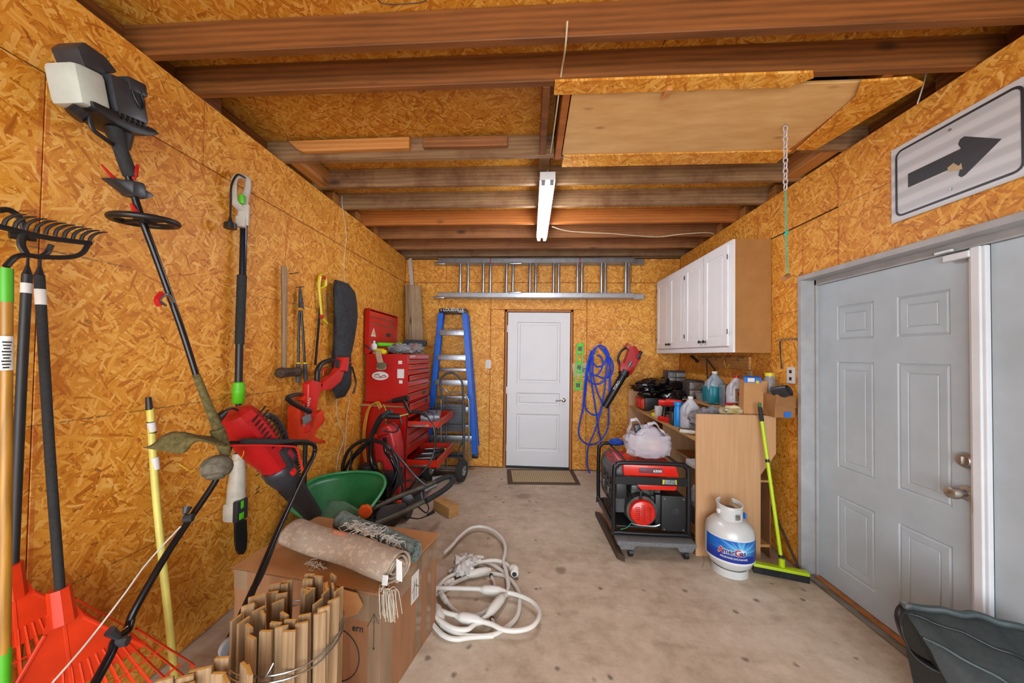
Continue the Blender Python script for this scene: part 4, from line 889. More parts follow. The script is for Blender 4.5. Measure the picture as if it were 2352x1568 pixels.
# drawer contents
tag(MB().bx((-1.06, 3.78, 0.812), (0.20, 0.36, 0.07), 0.012, Rz(12)).build('wrapped_pack', mat('grey_wrap', '9a9fa6', 0.3, var=0.35, scale=25)), 'grey plastic-wrapped pack in the upper open drawer of the tool chest', 'pack')
tag(MB().tube([(-1.10, 3.60, 0.86), (-1.05, 3.66, 0.92), (-0.98, 3.72, 0.87), (-1.04, 3.72, 0.83), (-1.08, 3.66, 0.88), (-1.0, 3.62, 0.86), (-0.97, 3.56, 0.80)], 0.004, n=6).build('thin_wire', P_blk), 'loop of thin black wire on the wrapped pack in the upper drawer', 'wire')
rnd = random.Random(5)
for i in range(9):
    x, y = -1.16+0.02*(i % 2), 3.56+i*0.065; a_ = rnd.uniform(-25, 25)
    lab = ['dark steel wrench nearest the front of the lower open drawer', 'short socket tool second in the row of the lower open drawer', 'greasy pliers third in the row of the lower open drawer', 'long ratchet in the near half of the lower open drawer', 'pipe tool in the middle of the lower open drawer', 'worn clamp just past the middle of the lower open drawer', 'bent spanner in the far half of the lower open drawer', 'black pry tool near the far end of the lower open drawer', 'last dark hand tool at the far end of the lower open drawer'][i]
    t1 = MB().bx((x+0.05, y, 0.375), (0.20, 0.022, 0.018), 0.005, Rz(a_)).bx((x+0.05+0.10*math.cos(math.radians(a_)), y+0.10*math.sin(math.radians(a_)), 0.378), (0.045, 0.045, 0.022), 0.01, Rz(a_+20))
    tag(t1.build('hand_tool', [P_rust, P_blk2, P_steel][i % 3]), lab, 'tool', 'hand tools in the lower open drawer')
t_ = thing('cutter', 'yellow and black cutter handle at the front of the lower open drawer', 'tool', (-0.98, 3.9, 0.36))
MB().bx((-0.99, 3.92, 0.395), (0.14, 0.04, 0.035), 0.012, Rz(30)).build('body', P_blk, t_); MB().bx((-0.935, 3.952, 0.40), (0.04, 0.042, 0.037), 0.01, Rz(30)).build('end', P_yel, t_)

# planks and metal strip in the corner
T = thing('plank_stack', 'stack of weathered grey planks leaning in the back left corner', 'planks', (-1.5, 4.45, 0.0))
M_plank = wood('weathered_plank', 'b49a78', '80694e', 2, 1.6, stain='6a5844', stain_amt=0.3)
for i, (xa, wd, yo) in enumerate(((-1.665, 0.05, 0.00), (-1.625, 0.05, -0.035), (-1.600, 0.06, -0.065), (-1.562, 0.135, -0.10))):
    h = 2.40-0.01*i
    MB().prism([(xa+0.0, 4.56+yo, h), (xa+wd, 4.56+yo, h-0.01-(0.05 if i == 3 else 0)*0), (xa+wd+0.19, 4.46+yo*0.6, 0.003), (xa+0.16, 4.46+yo*0.6, 0.003)], (0, 0.03, 0), 0.003, 1).build('plank', M_plank, T, False)
tag(MB().prism([(-1.648, 4.60, 2.74), (-1.60, 4.60, 2.765), (-1.52, 4.60, 2.0), (-1.57, 4.60, 2.0)], (0, 0.012, 0), 0.002, 1).build('metal_strip', mat('pale_strip', 'b9b6b0', 0.4, var=0.06)), 'pale metal strip standing in the back left corner above the planks', 'strip')

# --- red fuel can / tank and pressure washer cluster
P_hose = mat('black_rubber_hose', '1b1c1e', 0.35, var=0.15, scale=60)
T = thing('fuel_can', 'tall faded red plastic can with rounded shoulder behind the black hoses', 'fuel can', (-1.32, 3.22, 0))
MB().prism([(-1.369,3.3,0.161), (-1.355,3.3,0.697), (-1.369,3.3,0.759), (-1.336,3.3,0.822), (-1.273,3.3,0.84), (-1.212,3.3,0.764), (-1.184,3.3,0.661), (-1.157,3.3,0.148)], (0, -0.20, 0), 0.035, 3).build('body', mat('fuel_can_red', 'b81f22', 0.4, var=0.12), T)
MB().tube([(-1.253,3.1,0.785), (-1.313,3.1,0.76), (-1.361,3.1,0.735)], [0.035, 0.022, 0.010]).build('spout', mat('fuel_can_red', 'b81f22'), T)
MB().cyl((-1.361,3.1,0.739), (-1.384,3.1,0.719), 0.02).build('cap', P_ora, T)
T = thing('pressure_washer', 'grimy black pressure washer with yellow base parts below the hose loops', 'pressure washer', (-1.42, 3.1, 0))
MB().bx((-1.40, 3.10, 0.30), (0.24, 0.28, 0.22), 0.05).bx((-1.24, 3.12, 0.36), (0.17, 0.2, 0.16), 0.02).cyl((-1.42, 3.05, 0.40), (-1.42, 3.05, 0.50), 0.085, 0.07, 20).build('engine', mat('dirty_black', '2c2b29', 0.6, var=0.35, scale=30, bump=0.3), T)
MB().bx((-1.33, 3.0, 0.10), (0.46, 0.34, 0.06), 0.02).build('base_plate', mat('dirty_metal', '77746c', 0.5, 0.5, var=0.4, scale=50), T)
for i in range(6): MB().bx((-1.33+0.05*i, 2.94, 0.16), (0.012, 0.2, 0.06), 0.003).build('fin', MC['dirty_metal'], T)
MB().bx((-1.50, 2.97, 0.20), (0.12, 0.05, 0.05), 0.01).cyl((-1.43, 2.98, 0.38), (-1.46, 2.97, 0.44), 0.022).build('yellow_fitting', mat('worn_yellow', 'c8951c', 0.5), T)
MB().bx((-1.435, 2.955, 0.285), (0.08, 0.004, 0.03), 0).build('data_plate', P_lbl, T, False)
MB().cyl((-1.62, 3.15, 0.13), (-1.58, 3.15, 0.13), 0.13, n=28).build('wheel', P_blk, T); MB().cyl((-1.10, 3.15, 0.13), (-1.06, 3.15, 0.13), 0.13, n=28).build('wheel', P_blk, T)
MB().tube([(-1.318,3.05,0.526), (-1.274,3.05,0.299), (-1.153,3,0.173)], 0.03).tube([(-1.2, 2.95, 0.14), (-1.14, 2.93, 0.22), (-1.12, 2.9, 0.30)], 0.018).build('pump_brass', mat('brass_fitting', '9a7c3e', 0.35, 0.8, var=0.2), T)
MB().tube([(-1.37,3,0.727), (-1.367,3,0.577), (-1.317,2.98,0.48), (-1.234,2.95,0.43), (-1.209,2.95,0.339), (-1.222,2.95,0.246)], 0.022, n=10).tube([(-1.247,3,0.75), (-1.236,3,0.638), (-1.173,2.98,0.57), (-1.132,2.98,0.46), (-1.149,2.98,0.33)], 0.018, n=10).build('frame_handle', P_steel_b, T)
T = thing('hose', 'black rubber pressure hose looped in big rings beside the tool chest', 'hose', (-1.3, 2.95, 0.1))
hb = MB()
hb.tube([(-1.578,2.95,0.399), (-1.592,2.95,0.51), (-1.545,2.95,0.641), (-1.451,2.95,0.718), (-1.348,2.95,0.74), (-1.2,2.9,0.72), (-1.105,2.9,0.614), (-1.083,2.9,0.488), (-1.11,2.88,0.351), (-1.191,2.86,0.23), (-1.241,2.85,0.161)], 0.015, n=10)
hb.tube([(-1.595,2.97,0.335), (-1.583,2.97,0.466), (-1.508,2.97,0.6), (-1.402,2.97,0.704), (-1.317,2.95,0.734)], 0.013, n=10)
hb.tube([(-1.554,2.98,0.352), (-1.528,2.98,0.54), (-1.444,2.98,0.636), (-1.378,2.96,0.7)], 0.010, n=8)
hb.tube([(-1.499,2.92,0.651), (-1.504,2.92,0.522), (-1.455,2.92,0.414), (-1.342,2.9,0.352), (-1.221,2.88,0.357), (-1.129,2.88,0.404), (-1.095,2.9,0.506)], 0.008, n=8)
hb.tube([(-1.336,2.95,0.733), (-1.181,2.9,0.703), (-1.03,2.85,0.596), (-0.909,2.82,0.486), (-0.819,2.8,0.427)], 0.0085, n=8)
hb.tube([(-0.999,2.95,0.99), (-0.923,2.95,0.981), (-0.839,2.92,0.944), (-0.787,2.9,0.859), (-0.78,2.9,0.697), (-0.82,2.88,0.576), (-0.903,2.86,0.473), (-0.992,2.86,0.345), (-1.092,2.84,0.243), (-1.208,2.82,0.124)], 0.0085, n=8)
hb.tube([(-1.033,2.95,0.971), (-1.058,3,0.774), (-1.065,3,0.549), (-1.062,2.95,0.381), (-1.032,2.9,0.328)], 0.005, n=6)
hb.tube([(-1.123,2.9,0.596), (-1.064,2.88,0.478), (-1.028,2.86,0.344), (-1.056,2.84,0.28)], 0.009, n=8)
hb.tube([(-1.03,2.86,0.432), (-0.957,2.86,0.446), (-0.903,2.86,0.437)], 0.007, n=8)
hb.build('coil', P_hose, T)
for i in range(10):
    c_ = catmull([(-0.999,2.95,0.986), (-0.935,2.95,0.988), (-0.861,2.93,0.96)], 5)[i]
    MB().cyl(c_+V((-0.004, 0, 0)), c_+V((0.004, 0, -0.001)), 0.015, n=10).build('strain_rib', P_hose, T)
T = thing('spray_gun', 'black pressure washer trigger gun standing on top of the hose loops', 'spray gun', (-1.355,2.95,0.74))
MB().tube([(-1.355,2.95,0.74), (-1.326,2.95,0.815), (-1.281,2.93,0.894), (-1.232,2.92,0.952), (-1.157,2.92,0.954), (-1.089,2.92,0.952)], [0.016, 0.024, 0.026, 0.026, 0.027, 0.024], n=10).build('body', P_blk, T)
MB().tube([(-1.224,2.9,0.945), (-1.195,2.9,0.982), (-1.15,2.9,0.998)], [0.018, 0.02, 0.02], n=10).build('knob_grip', P_blk2, T)
MB().tube([(-1.213,2.92,0.905), (-1.137,2.92,0.882), (-1.098,2.92,0.846), (-1.135,2.92,0.819), (-1.211,2.92,0.825), (-1.238,2.92,0.842)], 0.006).tube([(-1.089,2.92,0.956), (-1.073,2.92,0.894), (-1.11,2.92,0.846)], 0.007).build('trigger_guard', P_blk, T)
MB().cyl((-1.089,2.92,0.956), (-1.022,2.94,0.973), 0.012).build('brass_nut', MC['brass_fitting'], T)
T = thing('spray_lance', 'black spray nozzle handle lying across the top of the stick on the chest', 'nozzle', (-1.31,3.3,1.009))
MB().tube([(-1.349,3.42,1.014), (-1.267,3.41,1.03), (-1.185,3.4,1.046)], [0.020, 0.026, 0.028], n=12, sm=False).tube([(-1.228,3.4,1.028), (-1.189,3.38,0.959), (-1.143,3.35,0.902)], [0.022, 0.016, 0.015], n=10, sm=False).build('body', P_blk, T)
MB().cyl((-1.411,3.42,1.008), (-1.341,3.42,1.014), 0.007, 0.012).build('tip', P_rust, T)
# --- tubular handle lying over the washer
T = thing('cart_handle', 'olive grey tubular cart handle ending in a black foam loop, lying low beside the chest', 'handle', (-0.9, 2.9, 0.15))
M_olv = mat('olive_grey_tube', '5c5c50', 0.5, 0.2, var=0.2)
MB().tube([(-1.163,2.6,0.315), (-1.006,2.75,0.36), (-0.841,2.9,0.389), (-0.795,3,0.388)], 0.017, n=12).tube([(-1.096,2.5,0.255), (-0.972,2.62,0.276), (-0.804,2.72,0.339)], 0.019, n=12).build('side_tube', M_olv, T)
MB().tube([(-0.795,3,0.388), (-0.712,3.05,0.414), (-0.662,3.05,0.412), (-0.658,3,0.378), (-0.712,2.9,0.348), (-0.793,2.72,0.339)], 0.022, n=12).build('foam_loop', P_grip, T)
MB().prism([(-0.934,2.8,0.318), (-0.869,2.85,0.354), (-0.838,2.8,0.305), (-0.899,2.75,0.282)], (0, 0.05, 0.02), 0.006).build('bracket', P_blk2, T)
MB().cyl((-0.844,2.85,0.362), (-0.765,2.92,0.388), 0.014).build('grip_sleeve', mat('steel_sleeve', '7d8288', 0.3, 0.6), T)
MB().lathe([(0.02, -0.02), (0.045, -0.015), (0.045, 0.015), (0.02, 0.02)], (-0.963,2.8,0.31), (0.3, -1, 0.2), 20).build('winder', P_blk2, T)
MB().prism([(-1.126,2.55,0.3), (-1.1,2.6,0.344), (-0.952,2.7,0.341), (-0.917,2.7,0.292), (-1.013,2.6,0.218), (-1.077,2.5,0.247)], (0, 0.02, -0.05), 0.02).build('lower_body', MC['dirty_black'], T)
MB().bx((-1.004,2.72,0.324), (0.04, 0.02, 0.02), 0.004).build('red_switch', P_ora, T)
MB().cyl((-0.672,2.8,0.502), (-0.909,3.2,0.356), 0.0) if False else None
T = thing('floor_cable', 'thin black power cord with a three-pin plug lying on the concrete', 'cord', (-0.75, 2.8, 0))
MB().tube([(-1.041,3.523,0), V((-0.955,3.379,0))+V((0, 0, 0.005)), V((-0.948,3.258,0))+V((0, 0, 0.005)), V((-1.089,3.396,0))+V((0, 0, 0.005)), V((-1.166,3.311,0))+V((0, 0, 0.005)), V((-1.111,3.18,0))+V((0, 0, 0.005)), V((-0.982,3.133,0))+V((0, 0, 0.005)), V((-0.909,3.208,0))+V((0, 0, 0.008))], 0.005, n=8).build('cable', P_hose, T)
MB().tube([V((-0.914,3.199,0))+V((0, 0, 0.012)), V((-0.876,3.265,0))+V((0, 0, 0.014))], [0.012, 0.016], sm=False).build('plug', P_blk, T)
t_ = thing('sealant_tube', 'blue and white caulk tube lying on the floor under the tool chest drawers', 'tube', (-0.95, 3.45, 0))
MB().cyl(V((-1.122,4.081,0))+V((0, 0, 0.025)), V((-0.975,4.155,0))+V((0, 0, 0.025)), 0.025).build('body', P_lbl, t_); MB().cyl(V((-1.012,4.136,-0))+V((0, 0, 0.025)), V((-0.965,4.156,0))+V((0, 0, 0.025)), 0.0256).build('end', mat('blue_label', '2a6fc0', 0.4), t_)
tag(MB().tube([V((-1.287,4.523,0))+V((0, 0, 0.01)), V((-1.138,4.29,0))+V((0, 0, 0.05)), V((-1.123,4.139,0))+V((0, 0, 0.12)), V((-1.221,4.204,0))+V((0, 0, 0.06)), V((-1.189,4.06,-0))+V((0, 0, 0.01)), V((-1.102,3.973,0))+V((0, 0, 0.01))], 0.006, n=6).build('curled_lead', mat('pale_yellow_cord', 'b8a860', 0.5)), 'pale yellow-green cord curled on the floor under the tool chest', 'cord')

# wood block
tag(MB(Matrix.Translation((-0.775, 3.30, 0.0)) @ Matrix.Rotation(math.radians(48), 4, 'Z')).box((-0.055, -0.14, 0.001), (0.055, 0.12, 0.095), 0.003, seg=1).build('wood_block', mat('block_wood', 'bf955c', 0.6, col2='a57c44', stretch=(1, 1, 6), scale=9), smooth=False), 'short squared timber block lying on the floor near the hand truck', 'block')

# --- step ladder hung on back wall
P_blu = mat('ladder_blue_fibreglass', '1060cc', 0.35, var=0.06)
T = thing('step_ladder', 'blue fibreglass step ladder with black top cap, folded and hung on back wall', 'ladder', (-0.9, 4.5, 0.2))
ya, yb_ = 4.56, 4.40
MB().box((-1.165, 4.42, 2.005), (-0.815, 4.60, 2.065), 0.012).build('top_cap', P_blk, T)
text('LOUISVILLE', 0.052, (-0.975, 4.417, 2.045), (1, 0, 0), (0, 0, 1), P_lbl, T, sx=1.0, bold=0.0008)
text('Ladder', 0.024, (-0.875, 4.417, 2.018), (1, 0, 0), (0, 0, 1), P_lbl, T)
MB().prism([(-1.145, 4.417, 2.055), (-1.12, 4.417, 2.042), (-1.145, 4.417, 2.028), (-1.137, 4.417, 2.042)], (0, -0.001, 0)).build('arrow_mark', P_lbl, T, False)
rl = [(-1.16, -1.215, 4.40), (-0.83, -0.695, 4.40)]
L0, L1 = V((-1.145, 4.46, 2.01)), V((-1.285, 4.46, 0.25)); R0, R1 = V((-0.835, 4.46, 2.01)), V((-0.675, 4.46, 0.22))
for a_, c_, s in ((L0, L1, 1), (R0, R1, -1)):
    MB().prism([a_+V((-0.035, -0.03, 0)), a_+V((0.035, -0.03, 0)), c_+V((0.035, -0.03, 0)), c_+V((-0.035, -0.03, 0))], (0, 0.012, 0), 0.002, 1).prism([a_+V((-0.035*s, -0.03, 0)), a_+V((-0.035*s, 0.04, 0)), c_+V((-0.035*s, 0.04, 0)), c_+V((-0.035*s, -0.03, 0))], (0.006*s, 0, 0), 0.001, 1).build('side_rail', P_blu, T)
    MB().bx(c_+V((0, -0.01, -0.02)), (0.08, 0.06, 0.05), 0.008).build('foot', P_blk, T)
for k, z in enumerate((1.765, 1.45, 1.135, 0.80, 0.44)):
    t0 = (2.01-z)/1.76; xl, xr = lerp(L0, L1, t0).x, lerp(R0, R1, t0).x
    MB().box((xl+0.02, 4.38, z-0.045), (xr-0.02, 4.47, z+0.025), 0.004).build('step', mat('step_aluminium', 'a3a5ab', 0.35, 0.8, var=0.12, scale=40), T)
for z in (1.28, 0.92, 0.55): MB().box((-1.19, 4.53, z-0.02), (-0.78, 4.56, z+0.02), 0.003).build('rear_brace', MC['step_aluminium'], T)
MB().prism([(-0.84, 4.60, 2.0), (-0.80, 4.60, 2.0), (-0.64, 4.60, 0.3), (-0.69, 4.60, 0.3)], (0, -0.03, 0), 0.002, 1).prism([(-1.17, 4.60, 2.0), (-1.13, 4.60, 2.0), (-1.28, 4.60, 0.3), (-1.33, 4.60, 0.3)], (0, -0.03, 0), 0.002, 1).build('rear_rail', P_blu, T)
MB().box((-1.0, 4.61, 2.02), (-0.98, 4.643, 2.06), 0.002).build('hook', P_red, T)

# --- aluminium extension ladder on hooks
T = thing('extension_ladder', 'aluminium extension ladder hung sideways above the back door', 'ladder', (0.1, 4.55, 2.2))
zb0, zt0 = 2.252, 2.695
for (y_, x0, x1, dz) in ((4.53, -1.21, 1.30, 0.0), (4.60, -1.17, 1.44, 0.012)):
    for z_ in (zb0, zt0):
        MB().box((x0, y_-0.028, z_-0.032-dz*0.3), (x1, y_+0.028, z_-0.024), 0.002, seg=1).box((x0, y_-0.028, z_-0.03), (x0+(x1-x0), y_-0.022, z_+0.03), 0.002, seg=1).box((x0, y_-0.028, z_+0.024), (x1, y_+0.028, z_+0.032), 0.002, seg=1).build('side_rail', P_alu, T)
for k in range(8):
    MB().cyl((-0.92+0.303*k, 4.53, zb0), (-0.92+0.303*k, 4.53, zt0), 0.0185, n=14).build('rung', P_alu, T)
    MB().cyl((-0.83+0.298*k, 4.60, zb0), (-0.83+0.298*k, 4.60, zt0), 0.0185, n=14).build('rung', P_alu, T)
for z_ in (zb0-0.03, zt0-0.03): MB().bx((-1.19, 4.52, z_), (0.14, 0.04, 0.03), 0.008).build('foot_shoe', MC['step_aluminium'], T)
for z_ in (zb0+0.03, zt0-0.035): MB().bx((-0.20, 4.50, z_), (0.16, 0.04, 0.025), 0.008).build('rung_lock', MC['step_aluminium'], T)
for z_ in (zb0, zt0): MB().bx((1.42, 4.60, z_), (0.05, 0.055, 0.055), 0.012).build('end_cap', mat('dull_green_rubber', '4c6a5c', 0.6), T)
for x in (-0.52, 0.62): tag(MB().tube([(x, 4.643, 2.74), (x, 4.50, 2.735), (x, 4.485, 2.66), (x, 4.49, 2.62)], 0.004, n=6).build('wall_hook', P_red), 'red wall hook holding the extension ladder, '+('over the light switch side' if x < 0 else 'on the blue hose side'), 'hook')

# --- hand truck
M_ht = mat('hand_truck_grey', '4a4d50', 0.45, 0.4, var=0.12)
T = thing('hand_truck', 'grey two-wheeled hand truck with looped handle standing before the blue ladder', 'hand truck', (-0.93, 4.2, 0))
yh = 4.22
MB().tube([(-1.063,4.2,0.998), (-1.071,4.2,1.155), (-1.019,4.2,1.235), (-0.924,4.2,1.257), (-0.838,4.2,1.196), (-0.799,4.2,1.082), (-0.787,4.2,0.717), (-0.757,4.15,0.137)], 0.0135, n=10).tube([(-1.063,4.2,0.998), (-1.035,4.2,0.931), (-0.971,4.2,0.911), (-0.796,4.2,0.915)], 0.0135, n=10).build('main_frame', M_ht, T)
MB().tube([(-1.065,4.3,0.052), (-1.082,4.3,0.986), (-0.996,4.3,1.01), (-0.86,4.3,1.013), (-0.762,4.3,0.956), (-0.738,4.3,0.807), (-0.732,4.3,0.117)], 0.010, n=10).build('inner_loop', mat('bare_tube', '9a9c9e', 0.35, 0.7, var=0.1), T)
for px_ in (0, 1): MB().tube([(-1.0+px_*0.0-0.0, yh, 0.98), (-0.99, yh-0.02, 0.12)] if px_ == 0 else [(-1.13, yh, 0.95), (-1.13, yh, 0.10)], 0.010, sm=False).build('upright', M_ht, T)
for z_ in (0.62, 0.42, 0.24): MB().box((-1.13, yh-0.008, z_-0.008), (-0.80, yh+0.008, z_+0.008), 0.003).build('cross_bar', M_ht, T)
MB().tube([(-0.80, yh, 0.42), (-0.84, yh-0.05, 0.30), (-0.80, yh-0.02, 0.15)], 0.010).tube([(-1.15, 4.10, 0.135), (-0.72, 4.10, 0.135)], 0.008, sm=False).build('axle', M_ht, T)
MB().box((-1.16, 4.23, 0.004), (-0.80, 4.40, 0.012), 0.002).build('toe_plate', M_ht, T)
for x in (-1.16, -0.775):
    w_ = MB().lathe([(0.055, -0.032), (0.095, -0.036), (0.122, -0.026), (0.130, 0.0), (0.122, 0.026), (0.095, 0.036), (0.055, 0.032)], (x, 4.09, 0.130), (1, -0.25, 0), 32, cap=False).build('tyre', mat('tyre_rubber', '303132', 0.8, var=0.15, scale=40, bump=0.3), T)
    MB().lathe([(0.004, 0.034), (0.022, 0.034), (0.024, 0.015), (0.05, 0.018), (0.058, 0.03), (0.058, -0.03), (0.02, -0.03)], (x, 4.09, 0.130), (1, -0.25, 0), 24).build('hub', mat('hub_grey', 'b0b2b4', 0.4, 0.5), w_)
T = thing('folded_step_stool', 'grey ribbed plastic step stool standing folded behind the hand truck', 'stool', (-0.98, 4.38, 0.0))
MB().box((-1.17, 4.34, 0.52), (-0.79, 4.37, 0.86), 0.01).build('platform', mat('slate_plastic', '55595e', 0.5, var=0.1), T)
for i in range(9): MB().box((-1.15, 4.333, 0.545+i*0.035), (-0.81, 4.342, 0.558+i*0.035), 0.002, seg=1).build('rib', MC['slate_plastic'], T)
for x in (-1.16, -0.80): MB().cyl((x, 4.36, 0.004), (x, 4.36, 0.86), 0.012).build('leg', mat('bare_tube', ''), T)
MB().box((-1.15, 4.34, 0.20), (-0.81, 4.37, 0.26), 0.006).build('lower_step', P_blk2, T)

# ================================================================== cardboard box and rugs
def cardboard(name, a='b98a5a', b_='a37545'):
    return mat(name, a, 0.75, var=0.08, scale=5, col2=b_, stretch=(1, 1, 3))
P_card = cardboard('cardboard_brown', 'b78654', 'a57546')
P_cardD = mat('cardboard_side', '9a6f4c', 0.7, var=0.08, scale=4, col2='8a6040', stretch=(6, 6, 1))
P_edge = mat('cardboard_edge', '8a6238', 0.8, scale=120, var=0.3)
P_tape = mat('packing_tape', 'bb9f80', 0.15, var=0.15, scale=12, alpha=0.45, coat=0.6, stretch=(1, 1, 0.2))
T = thing('cardboard_box', 'large taped brown cardboard box with two rolled rugs lying on it', 'box', (-0.93, 1.75, 0))
NL, NR, FR, FL = V((-1.34, 1.555, 0)), V((-0.60, 1.45, 0)), V((-0.495, 1.93, 0)), V((-1.26, 2.06, 0))
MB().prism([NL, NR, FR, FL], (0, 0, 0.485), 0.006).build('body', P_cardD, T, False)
ex, ey = (NR-NL).normalized(), (FR-NR).normalized()
nn = 0.5
fm = lerp(NL, FL, 0.5), lerp(NR, FR, 0.5)
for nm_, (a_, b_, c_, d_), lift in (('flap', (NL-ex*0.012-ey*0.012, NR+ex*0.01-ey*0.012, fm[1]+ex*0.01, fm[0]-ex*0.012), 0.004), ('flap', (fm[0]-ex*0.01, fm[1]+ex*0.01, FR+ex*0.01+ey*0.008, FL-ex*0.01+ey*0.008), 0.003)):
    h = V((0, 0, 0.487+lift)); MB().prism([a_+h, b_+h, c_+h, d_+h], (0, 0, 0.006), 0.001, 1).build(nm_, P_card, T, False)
for i_ in range(2): MB().tube([NL-ex*0.014-ey*0.0125+V((0, 0, 0.493+0.0025*i_)), NR+ex*0.012-ey*0.0125+V((0, 0, 0.493+0.0025*i_))], 0.0012, n=4, sm=False).build('corrugated_edge', P_edge, T, False)
tp = [lerp(NL, NR, t)-ey*0.016+V((0, 0, z)) for t, z in ((0.52, 0.50), (0.60, 0.515), (0.70, 0.495), (0.86, 0.485), (0.90, 0.44), (0.87, 0.40), (0.80, 0.375), (0.76, 0.40), (0.66, 0.40), (0.56, 0.42), (0.51, 0.46))]
MB().prism(tp, -ey*0.004).build('torn_flap', P_card, T, False)
def on_side(p, q, t0, t1, z0, z1, off):
    n_ = V(((q-p).y, -(q-p).x, 0)).normalized(); a_, b_ = lerp(p, q, t0)+n_*off, lerp(p, q, t1)+n_*off
    return [a_+V((0, 0, z0)), b_+V((0, 0, z0)), b_+V((0, 0, z1)), a_+V((0, 0, z1))], n_
for (p, q, t0, t1, z0, z1) in ((NL, NR, 0.92, 0.999, 0.02, 0.47), (NR, FR, 0.0, 0.16, 0.02, 0.47), (NR, FR, 0.56, 0.66, 0.02, 0.47), (NR, FR, 0.78, 0.86, 0.02, 0.47), (NR, FR, 0.18, 0.99, 0.38, 0.47), (NL, NR, 0.0, 0.10, 0.40, 0.484), (NL, NR, 0.80, 0.99, 0.36, 0.47)):
    pts, n_ = on_side(p, q, t0, t1, z0, z1, 0.0008); MB().prism(pts, n_*0.0006).build('packing_tape', P_tape, T, False)
pts, n_ = on_side(NR, FR, 0.46, 0.60, 0.285, 0.42, 0.0018); MB().prism(pts, n_*0.0006).build('paper_sign', P_lbl, T, False)
M_side = frame(lerp(NR, FR, 0.53)+n_*0.003+V((0, 0, 0.35)), FR-NR, (0, 0, 1))
ar = MB(M_side)
for x in (-0.010, 0.010): ar.box((x-0.0015, -0.05, 0), (x+0.0015, 0.035, 0.0006))
ar.box((-0.002, -0.0015, 0), (0.034, 0.0015, 0.0006), R=Rz(-45)).box((-0.034, -0.0015, 0), (0.002, 0.0015, 0.0006), R=Rz(45))
for v in list(ar.b.verts): pass
ar.build('printed_arrow', P_ink, T, False)
n2 = V(((NR-NL).y, -(NR-NL).x, 0)).normalized()
f2 = lerp(NL, NR, 0.955)+n2*0.002
MB().tube([f2+V((0, 0, 0.25)), f2+V((0, 0, 0.40))], 0.0012, n=4, sm=False).tube([f2-ex*0.03+V((0, 0, 0.34)), f2+V((0, 0, 0.40)), f2+ex*0.022+V((0, 0, 0.36))], 0.0012, n=4, sm=False).tube([f2-ex*0.006+V((0, 0, 0.262)), f2+V((0, 0, 0.25)), f2+ex*0.006+V((0, 0, 0.262))], 0.0012, n=4, sm=False).build('pen_arrow', P_ink, T)
cc = lerp(NL, NR, 0.72)+n2*0.002+V((0, 0, 0.20))
MB().tube([cc+ex*0.11*math.cos(t)+V((0, 0, 0.11*math.sin(t))) for t in [i*math.pi/8 for i in range(16)]], 0.002, n=5, closed=True, sub=3).build('printed_ring', P_ink, T)
text('ern', 0.04, cc+ex*0.10+V((0, 0, 0.125)), ex, (0.3, 0, 1), P_ink, T)

def rug_mat(name, a, b_, c_, sc):
    k = NT(name); tc = k.n('TexCoord'); uv = tc.outputs['UV']
    mp = k.n('Mapping'); mp.inputs['Scale'].default_value = sc; k.l(uv, mp.inputs[0])
    br = k.n('TexBrick'); br.inputs['Scale'].default_value = 1; br.inputs['Mortar Size'].default_value = 0.035; br.offset = 0.5
    br.inputs['Color1'].default_value = lin(b_); br.inputs['Color2'].default_value = lin(c_); br.inputs['Mortar'].default_value = lin(a)
    k.l(mp.outputs[0], br.inputs['Vector'])
    nz = k.noise(uv, 15, 2, 0.5); m = k.math('GREATER_THAN', nz, 0.44)
    k.l(k.mix(k.math('MULTIPLY', m, 0.55), a, br.outputs['Color']), k.b.inputs['Base Color']); k.b.inputs['Roughness'].default_value = 0.95
    k.bump(br.outputs['Fac'], 0.5, 0.002); return k.m
def rug(name, p0, p1, r0, turns, flat, m, thick, par=None, tail=0.0, gap=1.0):
    """rug rolled into a spiral; p0->p1 is the axis; returns object"""
    p0, p1 = V(p0), V(p1); ax = (p1-p0); L_ = ax.length; ax.normalize(); sd = ax.cross(V((0, 0, 1))).normalized()
    N = int(turns*28); b_ = MB(); rows = []
    nu = 40
    for i in range(N+1):
        t = i/N; ang = -t*turns*2*math.pi - math.pi/2; r = r0*(0.28+0.72*(1-t)**1.0) if turns > 1 else r0
        rows.append([])
        for j in range(nu+1):
            s_ = j/nu; wob = 0.004*math.sin(s_*9+ang)*1.0
            c_ = p0+ax*(L_*s_ + 0.006*math.sin(ang*2)); rr = r+wob
            rows[-1].append(c_ + sd*rr*math.cos(ang)*(1+0.15*(flat < 1)) + V((0, 0, rr*math.sin(ang)*flat)))
    if tail:
        st = rows[0]; 
    G_ = [[b_.b.verts.new(p_) for p_ in r_] for r_ in rows]
    uvl = b_.b.loops.layers.uv.new('uv')
    for i in range(len(G_)-1):
        for j in range(nu):
            f_ = b_.b.faces.new((G_[i][j], G_[i+1][j], G_[i+1][j+1], G_[i][j+1]))
            for lp, (a1, b1) in zip(f_.loops, ((i, j), (i+1, j), (i+1, j+1), (i, j+1))): lp[uvl].uv = (b1/nu*L_*2, a1/28*r0*2*math.pi*2)
    return b_.build(name, m, par, solid=thick)
rm1 = rug_mat('beige_rug', 'bcab94', '50526a', '9a8878', (40, 60, 1)); rm2 = rug_mat('grey_green_rug', '56645f', 'a3aca8', '6a7a74', (30, 50, 1))
T = thing('rolled_rug', 'beige and dark blue flat-woven rug rolled up with a white label at its end', 'rug', (-0.87, 1.63, 0.50))
rug('roll', V((-1.19, 1.735, 0.566)), V((-0.555, 1.50, 0.566)), 0.078, 3.2, 0.80, rm1, 0.006, T)
